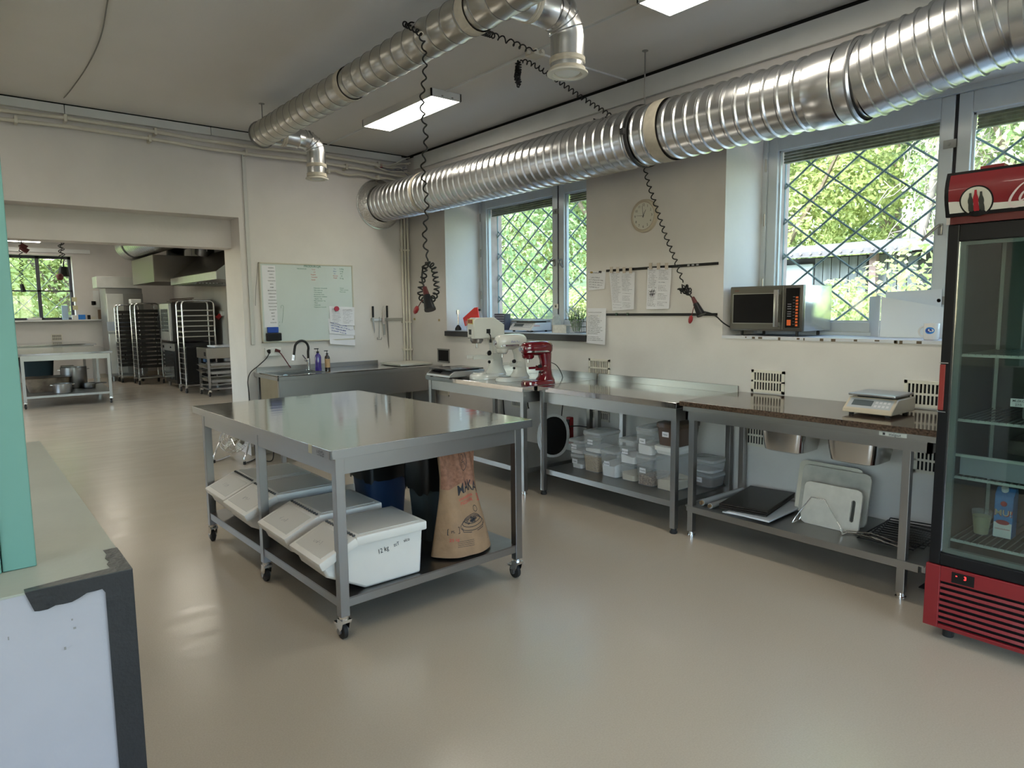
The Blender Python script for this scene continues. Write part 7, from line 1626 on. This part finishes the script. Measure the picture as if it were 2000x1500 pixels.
part(MB().box(XW-.07, p.y-.045, p.z+.0, XW, p.y+.045, p.z+.10, .005), 'socket_back', WPLAS, t); part(MB().cyl((XW-.06, p.y, p.z+.02), (XW-.13, p.y, p.z-.05), .045, n=16), 'socket_cap', RED, t, smooth=40)
# far wall: vent, beam board, sill objects, dangling sockets
vent((1.733+1.936)/2, .975, 'ivory vent low on the far kitchen wall', X=YF, w=.21, h=.15, ax='y')
single(MB().box(.2, YF-.05, 2.86, 2.60, YF, 2.95, .003), 'wall_trunking', WHITE, 'white cable trunking above the far kitchen window', 'trunking')
t = thing('ceiling_lamp', 'white lamp housing above the far kitchen window, seen under the lintel', 'lamp', (1.2, 17.6, 3.05))
part(MB().box(.6, 17.5, 3.02, 1.62, 17.75, 3.12, .004).box(.6, 17.5, 3.12, 1.62, 17.75, HC+.05), 'housing', WHITE, t); part(MB().box(.62, 17.52, 3.012, 1.60, 17.73, 3.02), 'diffuser', EM, t)
zs3 = WZ0+.001
t = thing('kitchen_scale', 'pale scale on the far kitchen sill', 'scale', (1.45, 18.35, zs3)); part(MB().box(1.32, 18.32, zs3, 1.58, 18.52, zs3+.05, .01), 'scale_body', WPLAS, t); part(MB().box(1.34, 18.33, zs3+.065, 1.56, 18.51, zs3+.075).box(1.42, 18.39, zs3+.05, 1.48, 18.45, zs3+.066), 'scale_plate', STEELD, t)
def fb(u, h, w, m, nm, lab, cat):
    p = U(u, 628, Y=18.40); return single(MB().box(p.x-w/2, 18.34, zs3, p.x+w/2, 18.39, zs3+h, .006), nm, m, lab, cat)
fb(128, .32, .12, mat('pale_blue_bottle', (.40, .55, .70), .3), 'water_bottle', 'pale blue bottle in the right corner of the far window', 'bottle')
fb(147, .10, .12, WPLAS, 'white_tubs', 'white tubs at the end of the far window sill', 'tub'); fb(160, .11, .14, mat('bright_blue', (.03, .20, .60), .5), 'glove_pack', 'bright blue glove pack on the far sill', 'pack')
fb(174, .10, .06, BLACK, 'black_jar', 'black jar on the far sill', 'jar'); fb(182, .06, .10, mat('cream_tub', (.6, .55, .45), .5), 'cream_tub', 'cream tub right of the black jar on the far sill', 'tub')
fb(195, .22, .06, mat('brown_bottle', (.22, .14, .09), .4), 'brown_bottle', 'brown bottle at the right end of the far sill', 'bottle')
p = U(183, 592, Y=YF); single(MB().box(p.x-.045, YF-.02, p.z-.045, p.x+.045, YF, p.z+.045), 'light_switch', BLACK, 'small dark switch on the far wall', 'switch')
for k, (u, v) in enumerate(((145, 585), (147, 601))):
    p = U(u, v, Y=YF); single(MB().box(p.x-.05, YF-.004, p.z-.05, p.x+.05, YF-.001, p.z+.05), 'paper_note', mat('yellow_note', (.62, .58, .35), .8), ('upper yellowed note on the far wall by the window', 'lower yellowed note on the far wall by the window')[k], 'note', 'yellowed notes')
def hang(u, v0, v1, Y, label, L=.15, turns=14, off=0):
    a = U(u, v0, Y=Y); b = U(u+off, v1, Y=Y); t = thing('coiled_cable', label, 'cable', tuple(b))
    top = Vector((a.x, a.y, HC+.04)); m = MB(); coil(m, [top, a, b], int((top-b).length/.065), .022, .006, 8); part(m, 'coiled_lead', CABLE, t, smooth=60); return t, b
t, b = hang(121, 478, 512, 10.0, 'coiled cable with a large black socket hanging inside the doorway', off=3)
part(MB().tube([b, U(124, 522, Y=10)], .008, 6), 'straight_lead', CABLE, t); q = U(125, 540, Y=10); part(MB().cyl(U(124, 521, Y=10), q, .045, .062, 14), 'socket_connector', BLACK, t, smooth=40)
part(MB().loft([(U(117, 541, Y=9.95)+Vector((0, 0, dz)), Vector((r, 0, 0)), Vector((0, r, 0)), 2) for dz, r in ((.04, .008), (.03, .034), (0, .04), (-.03, .03), (-.04, .01))], 14), 'red_cap', mat('dark_red_rubber', (.09, .012, .012), .5), t, smooth=60)
t, b = hang(117, 474, 510, 10.3, 'second coiled cable hanging beside the large black socket', off=2)
part(MB().tube([b, b-Vector((0, 0, .03))], .008, 6), 'lead_end', CABLE, t)
t, b = hang(40, 485, 555, 13.0, 'thin coiled cable hanging before the left part of the far window', turns=22, off=2)
part(MB().cyl(b, b-Vector((-.02, 0, .12)), .025, .035, 12), 'socket_connector', BLACK, t, smooth=40)
t = thing('socket_connector', 'dark red socket connectors bunched under the lintel at the left', 'socket', tuple(U(42, 480, Y=9.0)))
for k, (u, v) in enumerate(((40, 477), (43, 484), (39, 482))): p = U(u, v, Y=9.0); part(MB().cyl(p, p+Vector((.05, 0, -.04)), .022, .03, 12), 'connector', mat('dark_red_rubber', (.09, .012, .012), .5), t, smooth=40)
part(MB().cyl(U(42, 478, Y=9), Vector((U(42, 478, Y=9).x, 9, HC+.04)), .006, n=6), 'straight_lead', CABLE, t)
single(MB().box(2.62, YF-.03, 0, 4.3, YF, .10), 'far_plinth', mat('floor_cove', (.42, .37, .29), .5), 'low plinth along the foot of the far wall', 'plinth')
